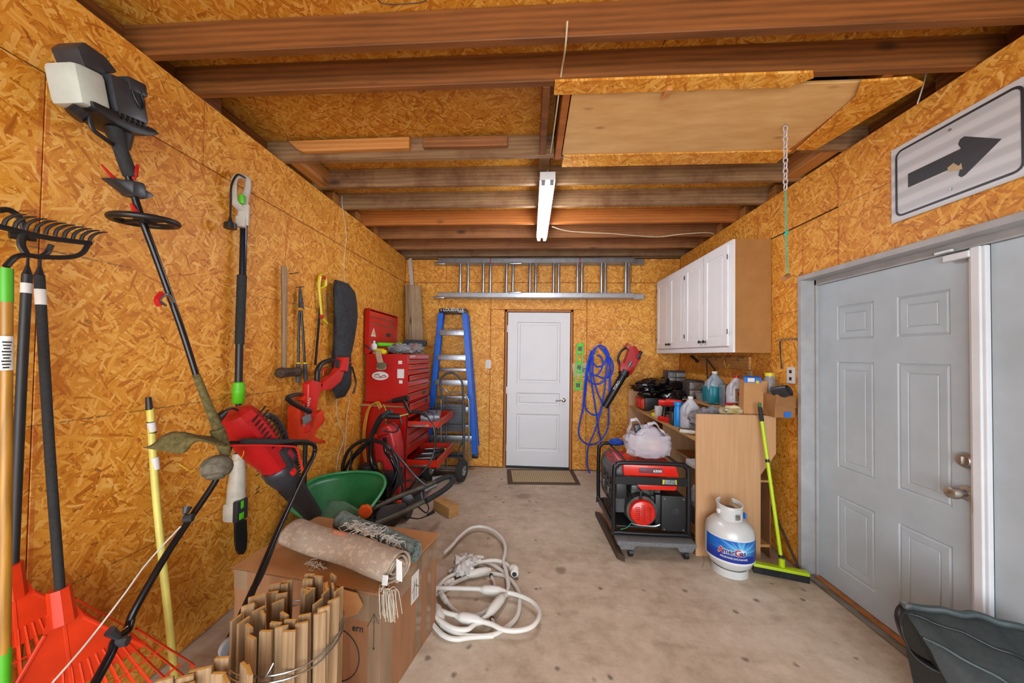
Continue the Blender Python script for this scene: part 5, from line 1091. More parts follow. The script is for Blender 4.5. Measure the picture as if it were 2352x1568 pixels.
P_frg = mat('rug_fringe', 'c8bca8', 0.95, var=0.1, scale=40)
rnd = random.Random(3)
def fringe(par, p0, p1, n, ln, m, drop=0.0, spread=0.02, kind=True):
    b_ = MB()
    for i in range(n):
        s_ = lerp(p0, p1, rnd.random()); d_ = V((rnd.uniform(-1, 1), rnd.uniform(-1, 1), rnd.uniform(-0.3, 0.5)))*spread
        b_.tube([s_, s_+d_+V((0, 0, 0.006)), s_+d_*2+V((rnd.uniform(-1, 1), rnd.uniform(-1, 1), -drop*8))*ln*0.5, s_+d_*2.4+V((rnd.uniform(-.3, 1)*ln, rnd.uniform(-1, .3)*ln, -drop))], 0.0016, n=4, sub=2)
    o = b_.build('fringe', m, par); o['kind'] = 'stuff'; return o
fringe(T, (-0.60, 1.44, 0.51), (-0.55, 1.435, 0.50), 36, 0.02, P_frg, 0.10, 0.012)
fringe(T, (-1.02, 1.60, 0.51), (-0.93, 1.565, 0.51), 24, 0.03, P_frg, 0.0, 0.012)
fringe(T, (-0.90, 1.715, 0.63), (-0.72, 1.64, 0.615), 30, 0.03, P_frg, 0.0, 0.014)
MB().prism([(-0.548, 1.462, 0.625), (-0.522, 1.452, 0.62), (-0.515, 1.44, 0.545), (-0.541, 1.45, 0.545)], (0.002, 0.001, 0)).build('care_label', P_lbl, T, False)
MB().prism([(-0.585, 1.415, 0.585), (-0.56, 1.405, 0.59), (-0.565, 1.41, 0.545), (-0.59, 1.42, 0.54)], (0.002, 0.001, 0)).build('care_label', P_lbl, T, False)
MB().grid(lambda u, v: V((-0.94+0.085*u+0.012*v, 1.66-0.03*u-0.03*v, 0.634-0.02*v)), 4, 4).build('orange_patch', mat('rug_orange', 'b9795a', 0.95, var=0.1, scale=60), T, solid=0.002)
T = thing('rolled_rug', 'smaller grey-green rug rolled tightly with white tassels, behind the beige one', 'rug', (-0.8, 1.78, 0.50))
rug('roll', V((-1.03, 1.90, 0.556)), V((-0.535, 1.655, 0.552)), 0.052, 4.5, 1.0, rm2, 0.005, T)
P_wfr = mat('white_tassel', 'd2d2cc', 0.95, var=0.08, scale=40)
fringe(T, (-0.90, 1.79, 0.60), (-0.72, 1.70, 0.60), 90, 0.035, P_wfr, 0.005, 0.018)
fringe(T, (-0.70, 1.69, 0.60), (-0.60, 1.64, 0.59), 50, 0.035, P_wfr, 0.01, 0.016)

# --- lath fence roll, every slat a part
M_lath = wood('lath_wood', '9c7f5a', '745a3e', 2, 2.2, 0.75, knots=False)
M_lathE = mat('lath_end', 'cf9c48', 0.7, var=0.1, scale=60)
T = thing('lath_fence_roll', 'standing roll of thin wooden fence slats bound with wire in front of the box', 'fence roll', (-0.77, 1.13, 0))
main = [(-0.87,1.022,0.68), (-0.846,1.024,0.68), (-0.782,0.978,0.67), (-0.757,0.991,0.68), (-0.798,1.008,0.68), (-0.756,1.022,0.68), (-0.686,0.997,0.68), (-0.708,1.02,0.68), (-0.713,1.041,0.68), (-0.664,1.029,0.68), (-0.671,1.064,0.68), (-0.632,1.071,0.68), (-0.646,1.084,0.69), (-0.626,1.11,0.69), (-0.629,1.162,0.69), (-0.668,1.103,0.68),
  (-0.884,1.07,0.69), (-0.884,1.094,0.69), (-0.864,1.102,0.69), (-0.866,1.084,0.68), (-0.841,1.059,0.68), (-0.806,1.053,0.68), (-0.737,1.062,0.68),
  (-0.876,1.195,0.68), (-0.863,1.186,0.67), (-0.843,1.209,0.67), (-0.855,1.171,0.67), (-0.835,1.153,0.67), (-0.811,1.123,0.67), (-0.797,1.254,0.68), (-0.78,1.223,0.68), (-0.749,1.235,0.68), (-0.761,1.204,0.67), (-0.758,1.166,0.67), (-0.738,1.161,0.67),
  (-0.707,1.255,0.67), (-0.692,1.208,0.67), (-0.682,1.204,0.67), (-0.676,1.224,0.67), (-0.678,1.169,0.67)]
angs = [80, 75, -20, 5, -28, 0, 10, 20, 5, 22, 20, 25, 35, 45, 72, 75, 40, 35, 50, 65, 60, -40, -25, 25, 22, 12, 20, 22, 50, 5, 5, -5, 0, -20, 80, -35, -60, -50, -55, 85]
loose = [(-0.876,0.827,0.68), (-0.841,0.823,0.68), (-0.825,0.83,0.67), (-0.825,0.867,0.68), (-0.805,0.864,0.68), (-0.807,0.888,0.68), (-0.767,0.862,0.67), (-0.753,0.845,0.67), (-0.733,0.877,0.68), (-0.711,0.86,0.68), (-0.707,0.876,0.68)]
angs += [25, 25, 28, 22, 18, 12, 3, -35, -28, -40, -45]
me0 = None
for p_, a_ in zip(main+loose, angs):
    h = p_[2]; c_ = V((p_[0], p_[1], 0)); d_ = Rz(a_)
    if me0 is None:
        b_ = MB(); b_.bx((0, 0, 0.34), (0.035, 0.009, 0.68), 0.001, seg=1)
        o_ = b_.build('slat', M_lath, None, False); o_.location = (0, 0, 0)
        me0 = o_.data; z_off = 0
        me0.materials.append(M_lathE)
        for pl in me0.polygons:
            if abs(pl.normal.z) > 0.9: pl.material_index = 1
        ref = o_; ref.parent = T
    else:
        ref = bpy.data.objects.new('slat', me0); COL.objects.link(ref); ref.parent = T
    ref.location = c_-T.location; ref.rotation_euler = (rnd.uniform(-.02, .02), rnd.uniform(-.02, .02), math.radians(a_)); ref.scale = (1, 1, h/0.68)
M_wire = mat('galvanised_wire', 'a9adb0', 0.3, 0.9, var=0.15)
ctr = V((-0.765, 1.115, 0))
for z_, rr in ((0.575, 0.160), (0.558, 0.162), (0.25, 0.160)):
    MB().tube([ctr+V((rr*math.cos(t)*0.98, rr*math.sin(t)*1.02, z_+0.006*math.sin(t*3))) for t in [i*math.pi/8 for i in range(16)]], 0.0028, n=6, closed=True, sub=3).build('wire', M_wire, T)
MB().tube([ctr+V((0.03, -0.163, 0.575)), ctr+V((0.045, -0.172, 0.585)), ctr+V((0.055, -0.165, 0.60)), ctr+V((0.06, -0.155, 0.615))], 0.0025, n=6).build('wire_twist', M_wire, T)

# --- green spreader hopper
P_grn = mat('spreader_green', '1e7a44', 0.35, var=0.12, scale=14)
T = thing('lawn_spreader', 'dark green plastic lawn spreader hopper with an orange knob behind the box', 'spreader', (-1.40, 2.6, 0))
rim = [(-1.62, 2.32, 0.44), (-1.66, 2.62, 0.50), (-1.52, 2.82, 0.50), (-1.34, 2.84, 0.505), (-1.19, 2.80, 0.50), (-1.10, 2.66, 0.46), (-1.12, 2.42, 0.38), (-1.20, 2.28, 0.36), (-1.40, 2.24, 0.39)]
rim = catmull(rim, 4, True); cb = V((-1.38, 2.52, 0.14)); n_r = len(rim)
def hop(u, v):
    p_ = rim[round(u*n_r) % n_r]; q_ = cb+V(((p_.x-cb.x)*0.30, (p_.y-cb.y)*0.30, 0))
    return lerp(p_, q_, v)
b_ = MB(); b_.grid(hop, n_r, 8, True)
b_.b.verts.ensure_lookup_table(); b_.b.faces.new([b_.b.verts[i*9+8] for i in range(n_r)])
b_.build('hopper', P_grn, T, solid=0.006)
MB().tube(rim[::2], 0.011, n=8, closed=True, sub=2).build('rim', mat('spreader_rim_green', '3c9a5e', 0.35, var=0.1), T)
MB().prism([(-1.22, 2.275, 0.34), (-1.11, 2.36, 0.37), (-1.11, 2.36, 0.25), (-1.22, 2.28, 0.24)], (0.0, -0.03, 0), 0.01).build('knob_plate', MC['spreader_rim_green'], T)
MB().lathe([(0.0, 0), (0.042, 0.0), (0.045, 0.006), (0.043, 0.022), (0.034, 0.028), (0.004, 0.026)], (-1.038,2.22,0.473), (0.25, -1, 0.1), 8).build('orange_knob', mat('knob_orange', 'e05a10', 0.4), T)
MB().cyl((-1.66, 2.5, 0.13), (-1.62, 2.5, 0.13), 0.13, n=24).cyl((-1.12, 2.5, 0.13), (-1.08, 2.5, 0.13), 0.13, n=24).cyl((-1.63, 2.5, 0.13), (-1.11, 2.5, 0.13), 0.012).build('wheels', P_blk, T)
b_ = MB(); b_.grid(lambda u, v: V((-1.50+0.34*u, 2.40+0.16*v*(1-u)+0.03, 0.30+0.10*v-0.06*abs(u-.5))), 6, 4).build('dust_film', mat('green_film', '7fb49a', 0.3, alpha=0.5, var=0.1), T, solid=0.002)

# --- white power cables on the floor
P_wc = mat('white_cable', 'd6d4cc', 0.4, var=0.05, scale=6)
def gp(p, z): return V((p[0], p[1], z))
T = thing('shore_power_cable', 'thick white cable with bulbous inline connectors coiled on the concrete beside the box', 'cable', (-0.15, 2.15, 0))
rc_ = 0.0125
ca = [(-0.599,2.557,0), (-0.566,2.651,0), (-0.529,2.797,0), (-0.468,2.933,0), (-0.375,2.97,0), (-0.281,2.915,0), (-0.203,2.801,0), (-0.167,2.675,-0), (-0.162,2.563,0), (-0.165,2.48,0), (-0.136,2.362,0), (-0.117,2.239,0), (-0.121,2.175,-0), (-0.138,2.121,0), (-0.186,2.053,0), (-0.212,1.972,0), (-0.274,1.905,0), (-0.312,1.867,0), (-0.387,1.869,0), (-0.468,1.913,0), (-0.534,1.977,0)]
cb_ = [(-0.574,2.164,0), (-0.426,2.169,0), (-0.273,2.174,0), (-0.209,2.175,0), (-0.142,2.17,0), (-0.054,2.151,0), (0.03,2.099,0), (0.071,2.018,0), (0.057,1.941,0), (0.015,1.893,0), (-0.056,1.873,0), (-0.125,1.879,0), (-0.19,1.909,0), (-0.3,1.93,0), (-0.369,1.943,0), (-0.444,1.962,0), (-0.529,2.004,0)]
cc_ = [(-0.506,1.963,0), (-0.468,1.922,0), (-0.437,1.894,0), (-0.357,1.86,0), (-0.262,1.859,0), (-0.173,1.878,0), (-0.105,1.934,0), (-0.054,2.007,0), (-0.042,2.107,0), (-0.05,2.212,-0), (-0.096,2.321,0), (-0.158,2.379,0), (-0.255,2.389,0), (-0.317,2.365,0), (-0.39,2.331,0), (-0.468,2.263,0), (-0.502,2.206,0), (-0.569,2.145,-0)]
cd = [(-0.554,2.193,-0), (-0.51,2.127,0), (-0.475,2.093,0), (-0.418,2.034,0), (-0.351,2.002,0), (-0.271,2.015,0), (-0.208,2.072,0), (-0.159,2.127,0)]
cee = [(-0.565,2.133,-0), (-0.547,2.186,0), (-0.526,2.258,-0), (-0.481,2.323,0), (-0.433,2.373,0), (-0.384,2.435,-0), (-0.327,2.475,0), (-0.237,2.499,-0), (-0.165,2.48,0), (-0.114,2.43,0)]
cf = [(-0.527,2.37,0), (-0.486,2.426,0), (-0.452,2.474,0), (-0.395,2.5,-0), (-0.321,2.522,0), (-0.256,2.502,0), (-0.199,2.452,0), (-0.14,2.38,0), (-0.116,2.276,0), (-0.121,2.183,0)]
cg = [(-0.525,1.945,0), (-0.484,1.89,0), (-0.424,1.84,0), (-0.36,1.829,0), (-0.286,1.852,0), (-0.172,1.872,0)]
for nm_, L_, z_ in (('a', ca, 0.042), ('b', cb_, 0.045), ('c', cc_, 0.015), ('d', cd, 0.014), ('e', cee, 0.035), ('f', cf, 0.014), ('g', cg, 0.014)):
    MB().tube([gp(p_, z_+0.004*math.sin(i)) for i, p_ in enumerate(L_)], rc_ if nm_ != 'd' else 0.011, n=12).build('cable', P_wc, T)
def conn(p, q, z, r=0.026, m=P_wc, nm='connector'):
    p, q = gp(p, z), gp(q, z); L_ = (q-p).length
    MB().lathe([(0.013, -0.02), (0.016, -0.006), (r*0.8, 0), (r, L_*0.15), (r*1.05, L_*0.5), (r*0.95, L_*0.85), (r*0.7, L_), (0.016, L_+0.006), (0.013, L_+0.02)], p, q-p, 18).build(nm, m, T)
conn((-0.271,2.174,-0), (-0.15,2.169,0), 0.046)
conn((-0.143,2.121,0), (-0.21,1.981,0), 0.044)
conn((-0.366,1.94,0), (-0.25,1.919,0), 0.046, 0.027)
conn((-0.518,2.018,0), (-0.46,1.92,0), 0.034, 0.027)
conn((-0.265,2.393,0), (-0.379,2.337,0), 0.030)
conn((-0.331,2.532,0), (-0.451,2.485,0), 0.030, 0.024)
conn((-0.397,2.42,0), (-0.47,2.352,0), 0.038, 0.021, mat('pale_blue_sleeve', 'b7c4d2', 0.35), 'blue_sleeve')
conn((-0.384,2.435,-0), (-0.342,2.474,0), 0.038, 0.02)
conn((-0.511,2.23,0), (-0.486,2.266,0), 0.028, 0.018)
conn((-0.515,2.134,0), (-0.483,2.092,0), 0.028, 0.017)
e1 = gp((-0.114,2.43,0), 0.035); e2 = gp((-0.083,2.399,0), 0.04)
MB().tube([e1, lerp(e1, e2, 0.6)+V((0, 0, 0.004)), e2, e2+V((0.0, -0.035, -0.006))], [0.018, 0.026, 0.03, 0.026], n=14).build('plug_elbow', P_wc, T)
MB().cyl(e2+V((0.0, -0.034, -0.006)), e2+V((0.0, -0.040, -0.006)), 0.015).build('socket_face', P_blk2, T)
for a_, c_ in (((-0.239,2.349,0), (-0.201,2.224,0)), ((-0.189,1.967,0), (-0.189,1.924,0))):
    MB().tube([gp(a_, 0.03), lerp(gp(a_, 0.03), gp(c_, 0.03), 0.5)+V((0.01, 0, -0.01)), gp(c_, 0.03)], 0.009).build('strap', P_wc, T)
    MB().cyl(lerp(gp(a_, 0.03), gp(c_, 0.03), 0.02), lerp(gp(a_, 0.03), gp(c_, 0.03), 0.12), 0.013).build('black_ring', P_blk, T)
tag(crumple('junction_bag', (-0.425, 2.40, 0.06), (0.075, 0.10, 0.055), mat('milky_film', 'cfccc6', 0.35, var=0.08, scale=8, alpha=0.92), 6), 'milky white bag of fittings by the far corner of the cardboard box', 'bag')

# ================================================================== items on the back wall
T = thing('light_switch', 'white light switch plate on back wall between blue ladder and door', 'switch', (-0.545, YB, 1.30))
MB().box((-0.583, YB-0.006, 1.300), (-0.513, YB-0.0005, 1.415), 0.003).build('plate', P_lbl, T); MB().box((-0.553, YB-0.014, 1.345), (-0.543, YB-0.005, 1.368), 0.002).build('toggle', P_lbl, T)
T = thing('door_mat', 'tan ribbed doormat with a dark brown border in front of the back door', 'mat', (0.16, 4.30, 0))
A = [(-0.278,4.581,0), (0.577,4.639,0), (0.603,4.122,0), (-0.234,4.062,0)]
A = [V(p_) for p_ in A]
MB().prism([V((p_.x, p_.y, 0.001)) for p_ in A], (0, 0, 0.008), 0.003).build('border', mat('mat_brown', '5f4a3a', 0.9, var=0.15, scale=60), T)
cx_ = sum((p_ for p_ in A), V((0, 0, 0)))/4
inn = [p_+(cx_-p_)*0.0+V((s_*0.055, t_*0.055, 0)) for p_, s_, t_ in zip(A, (1, -1, -1, 1), (-1, -1, 1, 1))]
MB().prism([V((p_.x, p_.y, 0.0092)) for p_ in inn], (0, 0, 0.003), 0.001).build('mat_field', mat('mat_tan_dark', '9c8262', 0.95), T)
b_ = MB()
for i in range(30):
    t_ = (i+0.5)/30; p_ = lerp(inn[0], inn[1], t_); q_ = lerp(inn[3], inn[2], t_)
    for j in range(9):
        c_ = lerp(p_, q_, (j+0.5)/9); b_.bx((c_.x, c_.y, 0.0128), (0.016, 0.034, 0.004))
o_ = b_.build('woven_loops', mat('mat_tan', 'cbb48e', 0.95, var=0.1, scale=80), T, False); o_['kind'] = 'stuff'

# --- lime spirit level
T = thing('spirit_level', 'lime green spirit level hanging vertically right of the back door', 'level', (0.65, 4.62, 1.03))
u0, u1 = V((0.653,4.625,1.648)), V((0.626,4.625,1.038))
sx = V((0.043, 0, 0.004))
b_ = MB(); dpt = V((0, 0.02, 0))
def strip(a_, c_): b_.prism([a_, c_[0], c_[1], a_], dpt)
fr_ = lambda t, s: lerp(u0, u1, t)+sx*s
for (t0, t1, s0, s1) in ((0, 1, -1, -0.6), (0, 1, 0.6, 1), (0, 0.07, -0.72, 0.72), (0.17, 0.22, -0.72, 0.72), (0.40, 0.44, -0.72, 0.72), (0.58, 0.62, -0.72, 0.72), (0.82, 0.85, -0.72, 0.72), (0.94, 1.0, -0.72, 0.72)):
    b_.prism([fr_(t0, s0), fr_(t0, s1), fr_(t1, s1), fr_(t1, s0)], dpt, 0.001, 1)
b_.build('frame', mat('level_green', '3fd018', 0.4, var=0.04), T)
for t in (0.12, 0.51, 0.89): MB().cyl(fr_(t, 0)+V((0, 0.004, 0)), fr_(t, 0)+V((0, 0.016, 0)), 0.026).build('vial', P_blk2, T)
T = thing('wall_plaque', 'small pale wooden plaque with a star, hung behind the green level and blue hose', 'plaque', (0.75, 4.635, 1.30))
pq = [(0.551,4.637,1.38), (0.791,4.637,1.401), (0.804,4.637,1.232), (0.569,4.637,1.205)]
MB().prism([V(p_) for p_ in pq], (0, 0.004, 0)).build('board', mat('plaque_cream', 'cdb88c', 0.7, var=0.12, scale=10), T, False)
pc = sum((V(p_) for p_ in pq), V((0, 0, 0)))/4+V((0.0, -0.002, 0))
st = [pc+V((math.sin(i*math.pi/5)*(0.065 if i % 2 == 0 else 0.026), 0, math.cos(i*math.pi/5)*(0.065 if i % 2 == 0 else 0.026))) for i in range(10)]
MB().prism(st, (0, 0.001, 0)).build('star', mat('slate_star', '7c7e84', 0.7), T, False)
MB().tube([V(pq[0]), (0.662,4.64,1.495), V(pq[1])], 0.0012, n=4, sm=False).build('hanging_wire', P_rust, T)

# --- blue hose
P_blh = mat('blue_hose', '0448dc', 0.35, var=0.1, scale=20)
T = thing('blue_hose', 'bright blue air hose looped over a red hook right of the back door', 'hose', (0.95, 4.58, 0))
hz = MB()
for yy_, L_ in ((4.60, [(0.827,4.6,1.582), (0.747,4.6,1.356), (0.722,4.6,1.02), (0.675,4.6,0.739), (0.638,4.6,0.543), (0.656,4.6,0.432), (0.756,4.6,0.352), (0.894,4.6,0.384), (1.002,4.6,0.553), (1.016,4.6,0.804), (1.024,4.6,1.138), (1.033,4.6,1.361), (0.993,4.6,1.556), (0.904,4.6,1.622), (0.827,4.6,1.582)]),
  (4.58, [(0.851,4.58,1.598), (0.776,4.58,1.413), (0.723,4.58,1.189), (0.704,4.58,0.91), (0.738,4.58,0.789), (0.832,4.58,0.73), (0.903,4.58,0.776), (0.955,4.58,1.027), (0.975,4.58,1.249), (0.984,4.58,1.472), (0.906,4.58,1.594)]),
  (4.56, [(0.837,4.56,1.57), (0.75,4.56,1.413), (0.736,4.56,1.218), (0.797,4.56,1.136), (0.906,4.56,1.139), (0.998,4.56,1.251), (1.024,4.56,1.39), (0.968,4.56,1.583)]),
  (4.57, [(0.795,4.57,1.497), (0.77,4.57,1.302), (0.811,4.57,1.025), (0.846,4.57,0.804), (0.887,4.57,0.529), (0.915,4.57,0.419)]),
  (4.55, [(0.803,4.55,1.514), (0.805,4.55,1.248), (0.862,4.55,1.028), (0.923,4.55,0.864), (0.865,4.55,0.642), (0.812,4.55,0.476), (0.759,4.55,0.354), (0.739,4.55,0.199), (0.751,4.55,0.062), (0.795,4.55,-0.029), (0.852,4.5,-0.053)]),
  (4.59, [(0.88,4.59,1.61), (0.975,4.59,1.528), (1.053,4.59,1.417), (1.064,4.59,1.306), (1.021,4.59,1.222), (0.939,4.59,1.204), (0.856,4.59,1.236)]),
  (4.57, [(0.861,4.57,1.498), (0.916,4.57,1.46), (0.928,4.57,1.36), (0.88,4.57,1.259), (0.809,4.57,1.236), (0.753,4.57,1.302)]),
  (4.56, [(0.985,4.56,1.517), (0.948,4.56,1.388), (0.861,4.56,1.348), (0.794,4.56,1.414)]),
  (4.575, [(0.785,4.575,1.553), (0.726,4.575,1.301), (0.692,4.575,0.911), (0.682,4.575,0.744)]),
  (4.585, [(0.951,4.585,1.583), (1.008,4.585,1.417), (1.031,4.585,1.195), (1.023,4.585,0.861)])):
    hz.tube(L_, 0.0095, n=8)
hz.tube([(0.852,4.5,-0.053), (0.875,4.4,-0.033), (0.808,3.9,0.117), (0.788,3.6,0.302)], 0.0095, n=8)
hz.build('coils', P_blh, T)
tag(MB().tube([(0.9, 4.643, 1.66), (0.905, 4.55, 1.655), (0.905, 4.54, 1.68)], 0.005).build('wall_hook', P_red), 'red wall hook carrying the blue hose', 'hook')

# --- small red blower on back wall
T = thing('cordless_blower', 'small red cordless leaf blower with black nozzle hung on back wall', 'leaf blower', (1.2, 4.55, 0.85))
yb2 = 4.50
MB().prism([(1.228,4.5,1.656), (1.261,4.5,1.602), (1.325,4.5,1.614), (1.352,4.5,1.57), (1.39,4.5,1.468), (1.342,4.5,1.396), (1.269,4.5,1.254), (1.135,4.5,1.3), (1.134,4.5,1.355), (1.145,4.5,1.377), (1.102,4.5,1.442), (1.129,4.5,1.42), (1.193,4.5,1.394), (1.25,4.5,1.569), (1.202,4.5,1.596)], (0, 0.10, 0), 0.012).build('motor_housing', P_red, T)
MB().tube([(1.207,4.5,1.596), (1.149,4.5,1.557), (1.107,4.5,1.474), (1.118,4.5,1.387)], [0.015, 0.014, 0.014, 0.016], n=8).build('handle', P_blk, T)
MB().bx(V((1.358,4.5,1.505))+V((0.01, 0.05, 0)), (0.035, 0.12, 0.11), 0.01, Ry(28)).build('battery', P_blk, T)
MB().tube([V((1.194,4.5,1.285))+V((0, .05, 0)), V((1.152,4.5,1.192))+V((0, .05, 0)), V((0.956,4.5,0.839))+V((0, .05, 0))], [0.062, 0.058, 0.048, 0.046, 0.044, 0.04], n=20, sm=True).tube([V((1.21,4.5,1.312))+V((0, .05, 0)), V((1.178,4.5,1.247))+V((0, .05, 0))], 0.067, n=20, sm=False).build('nozzle', P_blk, T)
MB().bx(V((1.252,4.5,1.389))+V((0, -0.004, 0)), (0.035, 0.006, 0.08), 0.003, Ry(25)).build('badge', P_blk2, T)
text('TORO', 0.028, V((1.252,4.5,1.389))+V((0, -0.009, 0)), (0.45, 0, 0.9), (-1, 0, 0.4), P_lbl, T)
text('TORO', 0.045, V((1.088,4.5,1.12))+V((0.0, -0.008, 0.0)), (0.5, 0, 0.86), (-1, 0, 0.5), P_lbl, T, bold=0.001)

# ================================================================== wall cabinets
M_cab = mat('cabinet_white', 'e4e6e8', 0.4, var=0.03, scale=4)
M_mdf = mat('cabinet_end_board', 'a87840', 0.65, var=0.08, scale=7, col2='9c6c36')
T = thing('wall_cabinet', 'white four-door wall cabinet with raw tan end panel fixed high on right wall', 'cabinet', (1.76, 3.76, 1.53))
cy0, cy1, cz0, cz1, cxf = 2.925, 4.615, 1.53, 2.44, 1.615
MB().box((cxf+0.02, cy0, cz0), (1.912, cy0+0.012, cz1)).build('end_panel', M_mdf, T, False)
MB().box((cxf+0.02, cy1-0.012, cz0), (1.912, cy1, cz1)).box((cxf+0.02, cy0+0.012, cz1-0.012), (1.912, cy1-0.012, cz1)).box((cxf+0.02, cy0+0.012, cz0+0.02), (1.912, cy1-0.012, cz0+0.032)).build('carcass', M_mdf, T, False)
b_ = MB()
for a_, c_ in (((cxf, cy0-0.004, cz0), (cxf+0.0195, cy0+0.055, cz1)), ((cxf, cy1-0.05, cz0), (cxf+0.0195, cy1, cz1)), ((cxf, cy0+0.055, cz0), (cxf+0.0195, cy1-0.05, cz0+0.065)), ((cxf, cy0+0.055, cz1-0.04), (cxf+0.0195, cy1-0.05, cz1)), ((cxf, 3.76-0.03, cz0+0.065), (cxf+0.0195, 3.76+0.03, cz1-0.04))): b_.box(a_, c_, 0.001, seg=1)
b_.build('face_frame', M_cab, T, False)
dw = 0.385
for i, ya_ in enumerate((cy0+0.045, cy0+0.045+dw+0.012, 3.775, 3.775+dw+0.008)):
    d = MB(); w_ = dw
    Mx = Matrix(((0, 1, 0, cxf-0.018), (-1, 0, 0, ya_+w_), (0, 0, 1, cz0+0.055), (0, 0, 0, 1)))
    door_face(d, w_, 0.825, 0.017, [(0.055, 0.06, w_-0.055, 0.765)], [(0.006, 0.006), (0.022, 0.006), (0.03, 0.003)], Mx)
    dd = d.build('cabinet_door', M_cab, T, False)
    ky = ya_+w_-0.035 if i % 2 == 0 else ya_+0.035
    MB().lathe([(0.008, 0), (0.006, 0.012), (0.014, 0.018), (0.015, 0.026), (0.006, 0.030)], (cxf-0.018, ky, cz0+0.10), (-1, 0, 0), 14).build('knob', P_blk, dd)
    hy = ya_-0.004 if i % 2 == 0 else ya_+w_+0.004
    for z_ in (0.17, 0.78): MB().cyl((cxf-0.019, hy, cz0+z_-0.02), (cxf-0.019, hy, cz0+z_+0.02), 0.004, n=8).build('hinge', P_blk2, dd)
# --- hook board under the cabinets
T = thing('hook_board', 'pine board with wire hooks fixed to right wall under the white cabinet', 'board', (1.89, 3.65, 1.38))
MB().box((1.892, 3.18, 1.385), (1.914, 4.05, 1.50), 0.002, seg=1).build('board', wood('hook_pine', 'c2904e', 'a06c30', 1), T, False)
for y_ in (3.95, 3.80, 3.62, 3.45, 3.25): MB().tube([(1.892, y_, 1.485), (1.85, y_-0.01, 1.49), (1.83, y_-0.01, 1.475), (1.845, y_-0.01, 1.455)], 0.0035, n=6).build('hook', P_rust, T)
T = thing('framing_square', 'rusty triangular speed square hanging from the hook board', 'square', (1.86, 3.70, 1.24))
b_ = MB(); p3 = [V((1.865, 3.86, 1.49)), V((1.865, 3.84, 1.24)), V((1.865, 3.66, 1.36))]; c3 = (p3[0]+p3[1]+p3[2])/3
for i in range(3):
    p_, q_ = p3[i], p3[(i+1) % 3]; b_.prism([p_, q_, lerp(q_, c3, 0.28), lerp(p_, c3, 0.28)], (-0.004, 0, 0))
b_.build('blade', P_rust, T, False)
tag(MB().cyl((1.84, 3.98, 1.44), (1.80, 4.06, 1.50), 0.012, 0.016).tube([(1.82, 4.02, 1.47), (1.83, 4.0, 1.43)], 0.008).build('small_clamp', P_blk), 'small black clamp at the far end of the hook board', 'clamp')
tag(MB().tube([(1.84, 3.47, 1.46), (1.835, 3.45, 1.42), (1.845, 3.43, 1.39), (1.85, 3.40, 1.43)], 0.005).build('yellow_tie', mat('dull_yellow', 'b09a30', 0.5)), 'short yellow tie hooked on the board under the cabinet', 'tie')
for i, y_ in enumerate((3.20, 2.92)):
    T = thing('power_strip_plate', ('white outlet plate behind the jugs, low under the hook board', 'white outlet plate behind the cardboard boxes, nearer the doors')[i], 'outlet', (1.913, y_, 1.17))
    MB().box((1.906, y_-0.035, 1.20), (1.9145, y_+0.035, 1.375), 0.002).build('plate', mat('paper_tan', 'c9b48c', 0.6), T)
    for z_ in (1.25, 1.32): MB().box((1.9045, y_-0.012, z_-0.012), (1.9065, y_+0.012, z_+0.012), 0.001).build('socket', P_ink, T)
T = thing('outlet', 'white double outlet plate between workbench and the grey double door', 'outlet', (1.913, 2.71, 1.31))
MB().box((1.907, 2.672, 1.305), (1.9155, 2.752, 1.425), 0.003).build('plate', P_lbl, T)
for z_ in (1.34, 1.392): MB().box((1.9055, 2.70, z_-0.012), (1.9075, 2.725, z_+0.012), 0.002).build('socket', P_ink, T)
T = thing('key_hook_rail', 'thin steel key-hook rail on right wall above the outlet', 'hook rail', (1.905, 2.73, 1.62))
MB().box((1.910, 2.63, 1.628), (1.915, 2.84, 1.636)).build('rail', P_steel, T, False)
for i in range(6): MB().tube([(1.910, 2.64+0.038*i, 1.632), (1.898, 2.64+0.038*i, 1.622), (1.893, 2.64+0.038*i, 1.632)], 0.0018, n=5).build('hook', P_steel, T)
tag(MB().tube([(1.905, 2.81, 1.615), (1.900, 2.808, 1.60), (1.902, 2.805, 1.50), (1.904, 2.80, 1.44), (1.904, 2.80, 1.41)], [0.004, 0.006, 0.0035, 0.004, 0.006]).build('wrench', P_blk2), 'thin dark wrench hanging from the left end of the key-hook rail', 'wrench')
T = thing('arrow_sign', 'white rectangular road sign with black arrow pointing right, above the grey doors', 'sign', (1.905, 1.75, 2.2))
sA, sB, sC, sD = V((1.906,1.979,2.595)), V((1.906,1.982,2.206)), V((1.906,1.436,2.227)), V((1.906,1.432,2.588))
org = sB; rx = V((0, -1, 0)); upz = V((0, 0, 1))
wS = sB.y-1.385; y0S, z0S, hS = sB.y, 2.208, 0.392
Ms = Matrix(((0, 0, -1, 1.908), (-1, 0, 0, y0S), (0, 1, 0, z0S), (0, 0, 0, 1)))
sk = NT('sign_white'); sc_ = sk.coord('Object', (1, 90, 90)); wv = sk.n('TexWave'); wv.bands_direction = 'Z'; wv.inputs['Scale'].default_value = 4.5; wv.inputs['Distortion'].default_value = 0.3
tcs = sk.n('TexCoord'); sk.l(tcs.outputs['Object'], wv.inputs['Vector'])
sk.l(sk.ramp(wv.outputs['Fac'], [(0.2, 'b4bac0'), (0.8, 'c9ced4')]), sk.b.inputs['Base Color']); sk.b.inputs['Roughness'].default_value = 0.35
M_sk = mat('sign_black', '25272d', 0.45, var=0.1, scale=60)
SW = 0.53
MB(Ms).box((0, 0, 0), (SW, hS, 0.003), 0.001, seg=1).build('panel', sk.m, T, False)
